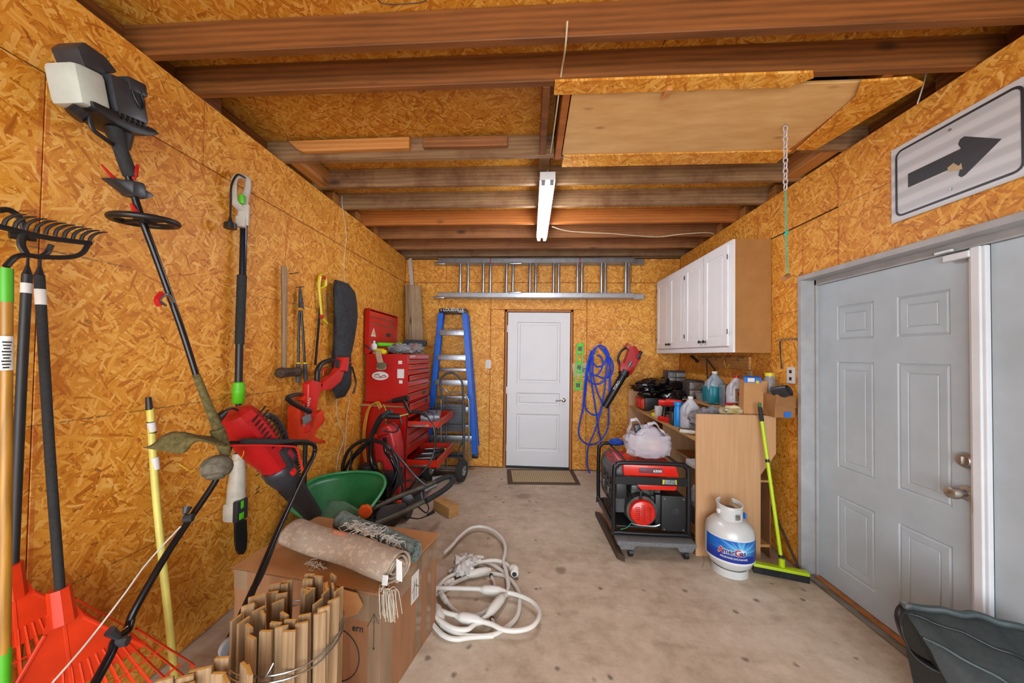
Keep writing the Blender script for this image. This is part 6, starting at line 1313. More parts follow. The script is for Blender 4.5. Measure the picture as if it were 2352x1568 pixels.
def rring(a0, b0, a1, b1, r, t):
    o1, o2 = [], []
    for cx, cy, s in ((a1-r, b1-r, 0), (a0+r, b1-r, 90), (a0+r, b0+r, 180), (a1-r, b0+r, 270)):
        for k in range(5):
            a = math.radians(s+k*22.5); o1.append((cx+r*math.cos(a), cy+r*math.sin(a))); o2.append((cx+(r-t)*math.cos(a), cy+(r-t)*math.sin(a)))
    b_ = MB(Ms); A_ = [b_.b.verts.new((x, y, 0.0042)) for x, y in o1]; B_ = [b_.b.verts.new((x, y, 0.0042)) for x, y in o2]
    for i in range(len(A_)): b_.b.faces.new((A_[i], A_[(i+1) % len(A_)], B_[(i+1) % len(A_)], B_[i]))
    for v in b_.b.verts: v.co = Ms @ v.co
    return b_
rring(0.022, 0.022, SW-0.022, hS-0.022, 0.035, 0.011).build('border', M_sk, T, False)
MB(Ms).prism([(x, z, 0.0035) for x, z in ((0.085, 0.155), (0.305, 0.155), (0.295, 0.108), (0.305, 0.096), (0.318, 0.098), (0.44, 0.185), (0.318, 0.272), (0.302, 0.268), (0.295, 0.25), (0.305, 0.225), (0.085, 0.225))], (0, 0, 0.001)).build('arrow', M_sk, T, False)
MB(Ms).prism([(x, z, 0.005) for x, z in ((0.255, 0.165), (0.278, 0.175), (0.298, 0.150), (0.306, 0.16), (0.310, 0.13), (0.258, 0.145))], (0, 0, 0.0005)).build('scraped_patch', mat('paper_tan', ''), T, False)
for z_ in (0.062, 0.335): MB(Ms).cyl((0.265, z_, 0.0), (0.265, z_, 0.006), 0.006).build('screw', P_steel, T)
# --- hatch pull chain
T = thing('pull_chain', 'white chain with green cord and a wooden handle hanging from the hatch', 'chain', (1.385, 2.0, 1.92))
hx_, hy_ = 1.385, 2.005
MB().tube([(hx_, hy_, 2.79), (hx_, hy_, 2.775), (hx_+0.008, hy_, 2.765), (hx_-0.006, hy_, 2.755)], 0.003, n=6).build('screw_eye', P_steel, T)
M_ch = mat('white_chain', 'c9c4c8', 0.35, 0.2, var=0.05)
link_me = None
for i in range(12):
    z_ = 2.748-0.0292*i; rot = (i % 2)*math.pi/2
    if link_me is None:
        pts = [(0.0105*math.cos(t), 0, 0.0185*math.sin(t)) for t in [k*math.pi/6 for k in range(12)]]
        lo = MB().tube(pts, 0.0033, n=6, closed=True, sub=2).build('link', M_ch, None); link_me = lo.data
        lo.parent = T
        dz0 = -min(v.co.z for v in link_me.vertices)
    else:
        lo = bpy.data.objects.new('link', link_me); COL.objects.link(lo); lo.parent = T
    lo.location = V((hx_, hy_, z_-0.0218))-T.location; lo.rotation_euler = (0, 0, rot)
M_gc = mat('green_cord', '4fa884', 0.6, var=0.1)
MB().tube([(hx_-0.002, hy_, 2.405), (hx_-0.001, hy_-0.002, 2.18), (hx_+0.004, hy_, 1.95)], 0.0024, n=6).tube([(hx_+0.004, hy_, 2.405), (hx_+0.010, hy_+0.004, 2.18), (hx_+0.016, hy_+0.004, 1.95)], 0.0024, n=6).build('cord', M_gc, T)
MB().ball((hx_-0.002, hy_, 2.165), (0.008, 0.006, 0.008), 8).ball((hx_+0.012, hy_, 2.178), (0.009, 0.006, 0.007), 8).build('knot', mat('teal_knot', '28b098', 0.5), T)
MB().cyl((hx_-0.018, hy_-0.015, 1.918), (hx_+0.030, hy_+0.025, 1.944), 0.013).build('handle', wood('handle_wood', 'a8764c', '7d5030', 0, 3), T)

# --- wires on the ceiling
tag(MB().tube([(0.204,3.497,2.765), (0.4,3.638,2.765), (0.813,3.712,2.765), (1.052,3.771,2.765), (1.343,3.832,2.765), (1.537,3.755,2.765), (1.778,3.708,2.765), (1.885,3.75,2.765)], 0.005, n=6).build('ceiling_cable', mat('cream_cable', 'd6c8a8', 0.5)), 'cream cable running from the shop light along a joist to right wall', 'cable')
tag(MB().tube([(0.13, 1.37, 2.80), (0.13, 1.42, 2.765), (0.13, 1.48, 2.764), (0.13, 1.60, 2.80), (0.125, 1.70, 2.768), (0.12, 2.0, 2.766), (0.115, 2.22, 2.77)], 0.004, n=6).tube([(0.12, 2.31, 2.79), (0.115, 2.40, 2.85), (0.11, 2.60, 2.80), (0.108, 2.635, 2.765)], 0.004, n=6).build('lamp_cable', MC['cream_cable']), 'cream lamp cable running along the ceiling toward the shop light', 'cable')
tag(MB().tube([(1.90, 1.80, 2.91), (1.91, 1.83, 2.84), (1.912, 1.86, 2.765)], 0.003, n=6).build('white_wire', M_str), 'thin white wire at the top of right wall by the arrow sign', 'wire')
text('SMO', 0.06, (-0.53, 1.335, 2.9115), (1, 0, 0), (0, -1, 0), P_ink, ce, 'stamp')
MB().tube([(-0.61, 1.29, 2.9115), (-0.45, 1.29, 2.9115), (-0.43, 1.335, 2.9115), (-0.45, 1.375, 2.9115), (-0.61, 1.375, 2.9115), (-0.63, 1.335, 2.9115)], 0.002, n=4, closed=True).build('stamp_outline', P_ink, ce)

# ================================================================== generator on its dolly
GX, GY, GZ = 0.655, 2.76, 0.15
GW, GD, GH = 0.55, 0.60, 0.525
def g(x, y, z): return V((GX+x, GY+y, GZ+z))
MG = Matrix.Translation((GX, GY, GZ))
T = thing('generator', 'red and black portable generator in a black tube frame standing on a dolly', 'generator', (GX+GW/2, GY+GD/2, GZ))
M_fr = mat('frame_black', '1d1e21', 0.35, 0.3, var=0.1, scale=30)
for ly in (0.0, GD):
    MB(MG).tube([(0.0, ly, 0.03), (0.0, ly, GH-0.075), (0.02, ly, GH-0.02), (0.075, ly, GH), (GW-0.075, ly, GH), (GW-0.02, ly, GH-0.02), (GW, ly, GH-0.075), (GW, ly, 0.03), (GW-0.03, ly, 0.0), (0.03, ly, 0.0)], 0.017, n=12, closed=True, sub=4).build('frame_hoop', M_fr, T)
for lx in (0.0, GW): MB(MG).tube([(lx, 0, 0.03), (lx, GD, 0.03)], 0.015, sm=False, n=10).build('frame_rail', M_fr, T)
for lx in (0.10, GW-0.06): MB(MG).tube([(lx, 0, GH-0.008), (lx, GD, GH-0.008)], 0.010, sm=False, n=8).build('frame_rail', M_fr, T)
MB(MG).box((0.0, -0.015, 0.365), (GW, -0.005, 0.425), 0.002, seg=1).build('cross_bar', M_fr, T)
P_tank = mat('generator_red', 'd42112', 0.25, var=0.04, coat=0.4)
b_ = MB(MG); pr = [(0.075, 0.425), (0.07, 0.505), (0.085, 0.515), (GW-0.10, 0.515), (GW-0.085, 0.50), (GW-0.065, 0.425)]
b_.prism([(x, 0.005, z) for x, z in pr], (0, GD*0.62, 0), 0.012).build('fuel_tank', P_tank, T)
MB(MG).prism([(0.17, 0.0, 0.362), (0.20, 0.0, 0.325), (GW-0.09, 0.0, 0.325), (GW-0.08, 0.0, 0.362)], (0, GD*0.6, 0), 0.008).build('tank_base', P_tank, T)
MB(MG).box((0.19, -0.003, 0.452), (0.36, 0.006, 0.487), 0.004).build('badge', mat('badge_grey', '3c4250', 0.4), T)
text('6500', 0.026, g(0.322, -0.0045, 0.469), (1, 0, 0), (0, 0, 1), P_lbl, T, bold=0.0008, sx=1.25)
text('PREDATOR', 0.015, g(0.243, -0.0045, 0.469), (1, 0, 0), (0, 0, 1), P_redb, T, sx=0.95)
MB(MG).box((0.36, -0.018, 0.378), (0.455, -0.014, 0.412), 0.001).build('warning_label', mat('silver_label', '9aa4a8', 0.3, var=0.4, scale=120), T)
MB(MG).box((0.355, -0.0185, 0.378), (0.366, -0.015, 0.412)).build('yellow_mark', P_yel, T, False); MB(MG).box((0.45, -0.0185, 0.378), (0.458, -0.015, 0.412)).build('yellow_mark', P_yel, T, False)
MB(MG).box((0.02, 0.0, 0.25), (0.095, 0.10, 0.362), 0.005).build('control_box', P_blk, T)
# side control panel facing left
b_ = MB(MG); sec = [(0.02, 0.12), (0.01, 0.38), (0.025, 0.44), (0.075, 0.49), (0.10, 0.49), (0.10, 0.12)]
b_.prism([(x, 0.06, z) for x, z in sec], (0, GD-0.10, 0), 0.01).build('control_panel', mat('panel_grey', '4a4d50', 0.45, var=0.1), T)
fx = V((0, -1, 0)); 
text('PREDATOR', 0.062, g(0.046, 0.30, 0.467), (0, -1, 0), (0.7, 0, 0.7), P_redb, T, sx=1.15, bold=0.001)
MB(MG).prism([(0.078, 0.10, 0.4925), (0.098, 0.10, 0.4925), (0.098, 0.50, 0.4925), (0.078, 0.50, 0.4925)], (0, 0, 0.002)).build('orange_stripe', P_ora, T, False)
for i in range(3):
    MB(MG).cyl((0.018, 0.17+i*0.11, 0.33), (0.002, 0.17+i*0.11, 0.33), 0.028, n=16).build('socket', P_blk, T)
for i in range(4): MB(MG).box((0.004, 0.12+i*0.09, 0.20), (0.014, 0.18+i*0.09, 0.26), 0.003).build('breaker', P_steel if i % 2 else P_blk, T)
for i in range(5): MB(MG).bx((0.012, 0.10+i*0.04, 0.16+0.01*i), (0.012, 0.012, 0.12), 0.003, Rx(35)).build('rib', P_blk2, T)
M_eng = mat('cast_engine', '5e5f5c', 0.5, 0.6, var=0.3, scale=30, bump=0.2)
b_ = MB(MG); b_.box((0.12, 0.06, 0.05), (0.36, 0.32, 0.26), 0.04).cyl((0.215, 0.02, 0.155), (0.215, 0.10, 0.155), 0.115, 0.13, 28).box((0.15, 0.08, 0.24), (0.34, 0.28, 0.33), 0.02)
b_.build('engine_block', M_eng, T)
MB(MG).cyl((0.24, 0.32, 0.16), (0.24, 0.55, 0.16), 0.13, n=24).build('alternator', M_eng, T)
for i in range(7): MB(MG).box((0.33, 0.07+i*0.02, 0.10), (0.37, 0.078+i*0.02, 0.30), 0.001, seg=1).build('cooling_fin', M_eng, T, False)
b_ = MB(MG); b_.lathe([(0.0, 0.046), (0.075, 0.044), (0.090, 0.036), (0.097, 0.018), (0.098, 0.0)], (0.215, 0.025, 0.152), (0, -1, 0), 40, cap=False).build('recoil_starter', P_tank, T)
for r_ in range(9):
    for c_ in (-1, 0, 1):
        z_ = -0.06+r_*0.015; half = math.sqrt(max(0, 0.078**2-z_**2))
        if abs(c_*0.042) > half-0.01: continue
        MB(MG).bx((0.215+c_*0.042, -0.0215+0.0*r_, 0.152+z_), (0.033, 0.005, 0.0055), 0.002, Rx(20), seg=1).build('louvre', mat('louvre_dark_red', '8c130c', 0.4), T)
for c_ in (-1, 1): MB(MG).cyl((0.215+c_*0.021, -0.022, 0.152), (0.215+c_*0.021, -0.026, 0.152), 0.005).build('screw', P_steel, T)
MB(MG).tube([(0.20, 0.01, 0.25), (0.205, 0.01, 0.31), (0.20, 0.05, 0.34)], 0.009).build('fuel_line', P_blk, T)
MB(MG).box((0.355, 0.0, 0.02), (0.535, 0.016, 0.285), 0.01).build('muffler_cover', mat('speckled_black', '1b1c1d', 0.55, var=0.3, scale=200), T)
MB(MG).box((0.32, 0.03, 0.02), (0.53, 0.25, 0.28), 0.01).build('muffler', P_blk, T)
MB(MG).lathe([(0.026, 0.0), (0.026, 0.004), (0.018, 0.004), (0.016, 0.001), (0.008, 0.001), (0.008, 0.006)], (0.455, 0.0, 0.175), (0, -1, 0), 22).build('exhaust_port', P_blk2, T)
for x, z in ((0.375, 0.265), (0.515, 0.265), (0.375, 0.035), (0.515, 0.035)): MB(MG).cyl((x, 0.0, z), (x, -0.005, z), 0.006).build('screw', P_steel, T)
MB(MG).box((0.03, 0.03, 0.02), (GW-0.03, GD-0.03, 0.035), 0.003).build('base_plate', P_blk, T)
MB(MG).tube([(0.05, 0.0, 0.02), (0.10, 0.01, 0.03), (0.14, 0.03, 0.06)], 0.003).build('earth_wire', mat('green_wire', '2c9a7a', 0.5), T)
MB(MG).tube([(0.14, 0.02, 0.06), (0.18, 0.02, 0.05), (0.30, 0.02, 0.045), (0.35, 0.02, 0.06)], 0.008).build('starter_bracket', P_steel, T)
# dolly
T = thing('dolly', 'wooden furniture dolly with grey carpeted end boards under the generator', 'dolly', (0.93, 3.0, 0))
M_cpt = mat('grey_carpet', '77797b', 0.95, var=0.2, scale=150, bump=0.5)
M_dol = wood('dolly_wood', 'a5682e', '7a4416', 1)
for y_ in (2.665, 3.30):
    MB().box((0.66, y_, 0.095), (1.23, y_+0.11, 0.130), 0.012).prism([(0.67, y_+0.005, 0.10), (0.80, y_+0.005, 0.10), (0.78, y_+0.005, 0.065), (0.69, y_+0.005, 0.065)], (0, 0.08, 0), 0.006).prism([(1.09, y_+0.005, 0.10), (1.22, y_+0.005, 0.10), (1.20, y_+0.005, 0.065), (1.11, y_+0.005, 0.065)], (0, 0.08, 0), 0.006).build('end_board', M_cpt, T)
for x_ in (0.665, 1.15): MB().box((x_, 2.80, 0.10), (x_+0.07, 3.30, 0.132), 0.003, seg=1).build('side_board', M_dol, T, False)
MB().box((0.735, 2.81, 0.112), (1.15, 2.90, 0.128), 0.002, seg=1).build('slat', M_dol, T, False)
for x_ in (0.765, 1.165):
    for y_ in (2.71, 3.345):
        MB().cyl((x_-0.014, y_, 0.033), (x_+0.014, y_, 0.033), 0.033, n=20).build('caster_wheel', P_blk, T)
        MB().box((x_-0.02, y_-0.012, 0.035), (x_-0.016, y_+0.012, 0.07)).box((x_+0.016, y_-0.012, 0.035), (x_+0.02, y_+0.012, 0.07)).box((x_-0.03, y_-0.03, 0.064), (x_+0.03, y_+0.03, 0.068)).build('caster_fork', P_steel, T, False)
tag(MB().prism([(0.655, 2.66, 0.004), (0.705, 2.62, 0.004), (0.665, 3.34, 0.004), (0.625, 3.36, 0.004)], (0, 0, 0.038), 0.004, 1).build('timber_rail', mat('dark_board', '4e3826', 0.7, var=0.2, stretch=(8, 1, 8)), None, False), 'dark brown timber lying on the floor along the left side of the dolly', 'board')
# shopping bag on the generator
T = thing('shopping_bag', 'white translucent plastic shopping bag with pink contents sitting on the generator', 'bag', (0.95, 2.90, 0.69))
P_bag = mat('bag_film', 'd5d0da', 0.35, var=0.06, scale=5, alpha=0.62)
b_ = MB(); b_.ball((0, 0, 0), (1, 1, 1), 40)
for v in b_.b.verts:
    q = v.co.copy(); k = 1+0.10*(abs(noise.noise(q*3.1))*2-0.3)+0.07*(abs(noise.noise(q*7+V((3, 1, 0))))*2-0.3)
    sx_ = 0.178*(1-0.12*max(0, q.z)); v.co = V((math.copysign(abs(q.x)**0.7, q.x)*sx_*k, math.copysign(abs(q.y)**0.8, q.y)*0.11*k, max(q.z, -0.85)*0.125*k))+V((0.95, 2.91, 0.80))
    if q.z > 0.55: v.co.z += 0.03*math.cos(q.x*4)-0.02
b_.build('sack', P_bag, T)
for hx2, hz2, w2 in ((0.845, 1.0, 0.06), (0.985, 0.975, 0.075)):
    b_ = MB(); cl = catmull([(hx2-w2, 2.89, 0.84), (hx2-w2*0.75, 2.88, hz2-0.05), (hx2-w2*0.1, 2.88, hz2), (hx2+w2*0.6, 2.88, hz2-0.04), (hx2+w2*1.3, 2.88, 0.86)], 7)
    b_.grid(lambda u, v: cl[round(u*(len(cl)-1))]+V((0.006*math.sin(u*30), 0.05*(v-0.5)+0.008*math.sin(u*17+v*5), -0.035*abs(v-0.5)+0.006*math.sin(u*23))), len(cl)-1, 4).build('carry_handle', P_bag, T, solid=0.0015)
tag(blob('pink_pack', (0.99, 2.885, 0.775), (0.085, 0.07, 0.06), mat('pink_goods', 'd05a9a', 0.5, var=0.2, scale=12, col2='d8b060'), 2, 0.2), 'pink and yellow packet showing through the white shopping bag', 'packet')
tag(MB().bx((0.87, 2.90, 0.90), (0.05, 0.06, 0.09), 0.01, Ry(-10)).build('dark_box', P_blk2), 'small dark box poking out between the handles of the white shopping bag', 'box')
tag(blob('blue_cloth', (0.80, 3.30, 0.70), (0.06, 0.05, 0.035), mat('blue_cloth', '1c4ec0', 0.8, var=0.2), 8), 'blue cloth lying on the back of the generator frame', 'cloth')

# ================================================================== workbench
M_bn = mat('birch_laminate', 'c49a70', 0.5, var=0.05, scale=3, col2='b98d62', stretch=(14, 14, 0.7))
M_bnt = mat('bench_top', 'c2955c', 0.55, var=0.08, scale=4, col2='b08248', stretch=(8, 1, 8))
M_bnb = mat('bench_back', '8a5c34', 0.7, var=0.08, scale=6)
T = thing('workbench', 'light birch-veneer workbench unit with tall end panels standing against right wall', 'workbench', (1.55, 3.68, 0))
bx0, bx1, by0, by1, bz = 1.27, 1.84, 2.755, 4.60, 0.865
MB().prism([(bx0-0.01, by0, 0), (1.725, by0, 0), (1.725, by0, 0.62), (1.835, by0, 0.78), (1.835, by0, 1.06), (bx0-0.01, by0, 1.06)], (0, 0.018, 0), 0.001, 1).build('end_panel', M_bn, T, False)
MB().prism([(bx0-0.01, by1-0.018, 0), (1.725, by1-0.018, 0), (1.725, by1-0.018, 0.62), (1.835, by1-0.018, 0.78), (1.835, by1-0.018, 1.06), (bx0-0.01, by1-0.018, 1.06)], (0, 0.018, 0), 0.001, 1).build('end_panel', M_bn, T, False)
MB().box((bx0, by0+0.018, bz-0.018), (bx1-0.02, by1-0.018, bz), 0.001, seg=1).build('bench_top', M_bnt, T, False)
MB().box((1.33, 3.60, 0.0), (bx1-0.03, 3.618, bz-0.018), 0.001, seg=1).build('divider', M_bn, T, False)
MB().box((1.80, by0+0.018, 0.0), (1.81, by1-0.018, bz-0.018)).build('back_panel', M_bnb, T, False)
MB().box((1.45, 3.62, 0.64), (1.80, by1-0.018, 0.655)).build('shelf', M_bnt, T, False)
MB().box((1.45, by0+0.018, 0.56), (1.80, 3.60, 0.575)).build('shelf', M_bnt, T, False)
MB().box((1.32, by0+0.018, 0.08), (1.80, by1-0.018, 0.10)).build('shelf', M_bnt, T, False)
MB().box((1.62, by0+0.018, 1.043), (bx1-0.005, by1-0.018, 1.058), 0.001, seg=1).build('upper_shelf', M_bnt, T, False)
MB().box((1.82, by0+0.018, bz), (1.828, by1-0.018, 1.043)).build('upper_back', M_bnb, T, False)
MB().box((1.66, 3.60, bz), (1.82, 3.618, 1.043)).build('shelf_support', M_bn, T, False)
tag(MB().bx((1.45, 3.10, 0.165), (0.16, 0.3, 0.13), 0.02).build('stored_case', P_blk2), 'dark case on the bottom shelf of the workbench behind the end panel', 'case')
tag(blob('stored_rag', (1.42, 2.95, 0.36), (0.10, 0.10, 0.13), mat('grey_white_rag', 'b6b4ba', 0.8, var=0.2), 12), 'pale grey bundle stuffed low in the workbench beside the generator', 'bundle')
tag(MB().bx((1.46, 2.98, 0.60), (0.22, 0.3, 0.05), 0.012, Rz(5)).build('white_roll', P_lbl), 'white packet on the middle shelf of the workbench', 'packet')
tag(MB().bx((1.40, 3.35, 0.684), (0.10, 0.04, 0.03), 0.005).bx((1.40, 3.35, 0.66), (0.12, 0.06, 0.02), 0.004).build('metal_bracket', P_white) if False else MB().box((1.47, 3.64, 0.656), (1.56, 3.72, 0.69), 0.004).build('metal_bracket', P_white), 'small cream metal bracket on the upper-left shelf inside the workbench', 'bracket')

# goods on the bench
def jug(name, label, c, s, m, cap, cat='jug', liquid=None, lblm=None, wide=1.0, lz=(0.25, 0.62)):
    T = thing(name, label, cat, c)
    w, h = s
    b_ = MB()
    ring = []
    prof = [(0.80, 0.0), (1.0, 0.03), (1.0, 0.56), (0.92, 0.66), (0.60, 0.80), (0.30, 0.90), (0.24, 0.92), (0.24, 0.95)]
    n = 28
    for k_, z_ in prof:
        row = []
        for j in range(n):
            a = 2*math.pi*j/n; ca, sa = math.cos(a), math.sin(a); e_ = 0.55 if k_ > 0.7 else 0.9
            row.append(b_.b.verts.new(V((math.copysign(abs(ca)**e_, ca)*w*k_/2*wide, math.copysign(abs(sa)**e_, sa)*w*k_/2, z_*h))+V(c)))
        ring.append(row)
    for i in range(len(ring)-1):
        for j in range(n): b_.b.faces.new((ring[i][j], ring[i][(j+1) % n], ring[i+1][(j+1) % n], ring[i+1][j]))
    b_.b.faces.new(ring[0][::-1]); b_.b.faces.new(ring[-1]); b_.build('body', m, T)
    MB().cyl(V(c)+V((0, 0, 0.93*h)), V(c)+V((0, 0, h)), 0.15*w, n=20).build('cap', cap, T)
    hd_ = V(c)+V((-w*0.40*wide, -w*0.25, 0))
    MB().tube([hd_+V((0.02, 0, h*0.80)), hd_+V((-0.012, -0.01, h*0.70)), hd_+V((-0.016, -0.01, h*0.50)), hd_+V((0.0, 0, h*0.40))], 0.011*w/0.14, n=8).build('handle', m, T)
    if lblm: MB().box(V(c)+V((-w*0.36, -w*0.512, h*lz[0])), V(c)+V((w*0.36, -w*0.503, h*lz[1])), 0).build('label', lblm, T, False)
    return T
M_milk = mat('milky_plastic', 'c9ccd2', 0.3, var=0.05, scale=6, alpha=0.93)
M_teal = mat('washer_fluid', '1d7f8c', 0.25, var=0.05)
c_ = V((1.717,3.535,1.06)); c_ = V((1.72, 3.40, 1.059))
Tj = jug('washer_fluid_jug', 'translucent jug of teal washer fluid with a white cap on the bench shelf', c_, (0.155, 0.30), mat('bluish_plastic', '9aa8b4', 0.25, var=0.05, alpha=0.95), P_lbl)
MB().bx(c_+V((0, 0, 0.088)), (0.160, 0.160, 0.165), 0.02).build('liquid', M_teal, Tj)
Tj = jug('white_jug', 'white ribbed gallon jug with red cap and tan label next to the perforated box', (1.745, 3.10, 1.059), (0.13, 0.28), mat('white_plastic', 'c9cbd2', 0.35, var=0.04), P_red, lblm=mat('tan_label', 'b39a80', 0.5, var=0.3, scale=60))
MB().box((1.715, 3.028, 1.175), (1.775, 3.031, 1.20)).build('label_band', P_red, Tj, False)
for i in range(6): MB().tube([(1.68, 3.04, 1.08+i*0.022), (1.705, 3.033, 1.08+i*0.022)], 0.002, n=5, sm=False).build('rib', MC['white_plastic'], Tj)
T = thing('perforated_box', 'light grey perforated metal box between the teal jug and white jug', 'box', (1.75, 3.24, 1.059))
MB().box((1.70, 3.20, 1.059), (1.80, 3.29, 1.25), 0.003, seg=1).build('body', P_alu, T, False)
for i in range(5): MB().box((1.708+i*0.019, 3.198, 1.065), (1.716+i*0.019, 3.2005, 1.10)).build('slot', P_ink, T, False)
for i in range(3): MB().cyl((1.775, 3.2005, 1.14+i*0.03), (1.775, 3.198, 1.14+i*0.03), 0.005).build('hole', P_ink, T)
MB().cyl((1.73, 3.2005, 1.18), (1.73, 3.197, 1.18), 0.022, n=18).build('round_patch', P_lbl, T)
Tj = jug('clear_jug', 'empty clear-white gallon jug with white cap standing at the bench front', (1.40, 3.17, 0.866), (0.145, 0.28), M_milk, P_lbl)
T = thing('spray_bottle', 'bright blue plastic bottle beside the clear jug on the bench front', 'bottle', (1.335, 3.22, 0.866))
MB().lathe([(0.03, 0), (0.033, 0.01), (0.033, 0.15), (0.028, 0.17), (0.028, 0.185), (0.034, 0.19), (0.034, 0.215), (0.012, 0.22)], (1.335, 3.27, 0.866), n=18).build('body', mat('sky_blue_plastic', '1a8ad8', 0.35, var=0.04), T)
T = thing('paper_cup', 'white paper carton standing beside the drills on the bench front', 'carton', (1.30, 3.60, 0.866))
MB().box((1.285, 3.66, 0.866), (1.345, 3.72, 0.985), 0.003, seg=1).build('carton', P_lbl, T, False)
def drill(c, lab, a, m, s=1.0):
    T = thing('cordless_drill', lab, 'drill', c, 'cordless tools on the bench')
    M_ = Matrix.Translation(V(c)) @ Matrix.Rotation(math.radians(a), 4, 'Z') @ Matrix.Scale(s, 4)
    MB(M_).tube([(-0.075, 0, 0.175), (0.04, 0, 0.175), (0.07, 0, 0.175)], [0.030, 0.032, 0.028], n=14, sm=False).build('motor', m, T)
    MB(M_).cyl((0.07, 0, 0.175), (0.12, 0, 0.175), 0.022, 0.014, 14).build('chuck', P_blk, T)
    MB(M_).tube([(-0.02, 0, 0.15), (-0.03, 0, 0.10), (-0.035, 0, 0.045)], [0.02, 0.018, 0.022], n=10).build('grip', P_blk, T)
    MB(M_).box((-0.08, -0.032, 0.0), (0.03, 0.032, 0.045), 0.008).build('battery', m, T)
    return T
drill((1.33, 3.50, 0.866), 'red cordless drill standing on its battery beside the white carton', -40, P_redb)
drill((1.36, 3.40, 0.866), 'second red drill standing nearer the blue bottle', -55, P_redb, 1.08)
T = thing('tool_charger', 'black and orange battery charger leaning by the blue bottle', 'charger', (1.32, 3.34, 0.866))
MB().box((1.295, 3.30, 0.867), (1.325, 3.38, 0.99), 0.015).build('case', P_blk, T); MB().box((1.318, 3.295, 0.875), (1.34, 3.372, 0.94), 0.008).build('pack', P_ora, T)
tag(blob('yellow_plug', (1.30, 3.76, 0.885), (0.035, 0.04, 0.025), P_yel, 4, 0.3), 'yellow earplug case at the bench edge below the white carton', 'case')
T = thing('tool_case', 'black and red hard tool case under the black bags at the far bench end', 'case', (1.42, 4.2, 0.866))
MB().box((1.32, 4.12, 0.867), (1.62, 4.40, 1.02), 0.02).build('body', P_blk2, T)
MB().box((1.295, 4.14, 0.885), (1.325, 4.42, 1.005), 0.012).build('red_end', P_ora, T)
for i in range(4): MB().box((1.288, 4.16+i*0.065, 0.90), (1.298, 4.19+i*0.065, 0.99), 0.004).build('rib', P_redb, T)
T = thing('saw_blade_guard', 'tan and black folding tool lying in front of the tool case', 'tool', (1.36, 3.98, 0.866))
MB().bx((1.40, 3.98, 0.885), (0.18, 0.03, 0.02), 0.004, Rz(25)).bx((1.38, 3.96, 0.915), (0.15, 0.02, 0.015), 0.004, Rz(25) @ Ry(-25)).build('blade', mat('tan_plastic', 'a98050', 0.5), T)
MB().bx((1.43, 3.92, 0.876), (0.16, 0.04, 0.018), 0.005, Rz(5)).build('grip', P_blk2, T)
tag(crumple('black_sack', (1.50, 4.22, 1.13), (0.26, 0.24, 0.115), P_filmK, 4, n=44), 'crumpled glossy black plastic sack heaped over the tool case', 'sack')
tag(crumple('black_sack', (1.64, 3.93, 1.02), (0.17, 0.17, 0.12), P_filmK, 11, n=40), 'second black plastic sack slumped nearer, below the parts drawers', 'sack')
for i, (c0, nm) in enumerate((((1.70, 4.28, 1.059), 'tall black parts organiser with small clear drawers at the back of the bench'), ((1.735, 3.86, 1.059), 'lower dusty parts organiser with rounded lid in front of the taller one'))):
    T = thing('parts_organiser', nm, 'organiser', c0)
    w_, d_, h_ = ((0.20, 0.17, 0.27), (0.17, 0.17, 0.19))[i]
    x0_, y0_, z0_ = c0[0]-w_/2, c0[1]-d_/2, c0[2]
    MB().box((x0_, y0_, z0_), (x0_+w_, y0_+d_, z0_+h_), 0.012 if i == 0 else 0.03).build('case', P_blk2 if i == 0 else mat('dusty_black', '4a4440', 0.7, var=0.3, scale=30), T)
    for r_ in range(4 if i == 0 else 2):
        for q_ in range(2 if i == 0 else 1):
            ww = w_*(0.36 if i == 0 and q_ == 0 else (0.50 if i == 0 else 0.8)); xx = x0_+w_*(0.06 if q_ == 0 else 0.47)
            MB().box((xx, y0_-0.008, z0_+0.015+r_*(h_-0.03)/(4 if i == 0 else 2)), (xx+ww, y0_+0.01, z0_+(h_-0.03)/(4 if i == 0 else 2)*(r_+1)+0.005), 0.004).build('clear_drawer', mat('frosted_drawer', '9a948c', 0.3, var=0.3, scale=20), T)
T = thing('food_tub', 'clear plastic tub with lid beneath the dusty organiser', 'tub', (1.73, 3.68, 1.059))
MB().lathe([(0.05, 0), (0.062, 0.06), (0.066, 0.062), (0.066, 0.07), (0.0, 0.072)], (1.73, 3.66, 1.059), n=20).build('tub', P_film, T)
tag(crumple('grey_sack', (1.47, 2.96, 0.965), (0.17, 0.13, 0.11), mat('silver_film', '9a9ca4', 0.2, var=0.3, scale=9, alpha=0.95), 8, n=44), 'silvery translucent plastic sack heaped just behind the end panel', 'sack')
tag(crumple('yellow_sack', (1.66, 2.93, 1.06), (0.14, 0.10, 0.045), mat('yellow_film', 'cdb43a', 0.3, var=0.25, scale=10, col2='c9c2a8'), 14, n=36), 'yellow and clear crumpled packets beside the silvery sack', 'packets')
tag(MB().bx((1.66, 3.02, 1.108), (0.09, 0.05, 0.016), 0.004, Rz(20)).build('red_tin', P_red), 'small red tin lid on top of the yellow packets', 'tin')
T = thing('grey_pipe', 'short grey pipe poking out over the bench front edge', 'pipe', (1.30, 2.86, 0.87))
MB().cyl((1.235, 2.98, 0.885), (1.50, 2.80, 0.885), 0.016, n=16).build('pipe', P_white, T)
tag(MB().prism([(1.27, 3.10, 0.867), (1.34, 3.0, 0.867), (1.44, 2.98, 0.867), (1.36, 3.12, 0.867)], (0, 0, 0.015), 0.006).build('black_sole', P_blk), 'flat black rubber piece on the bench in front of the silvery sack', 'pad')
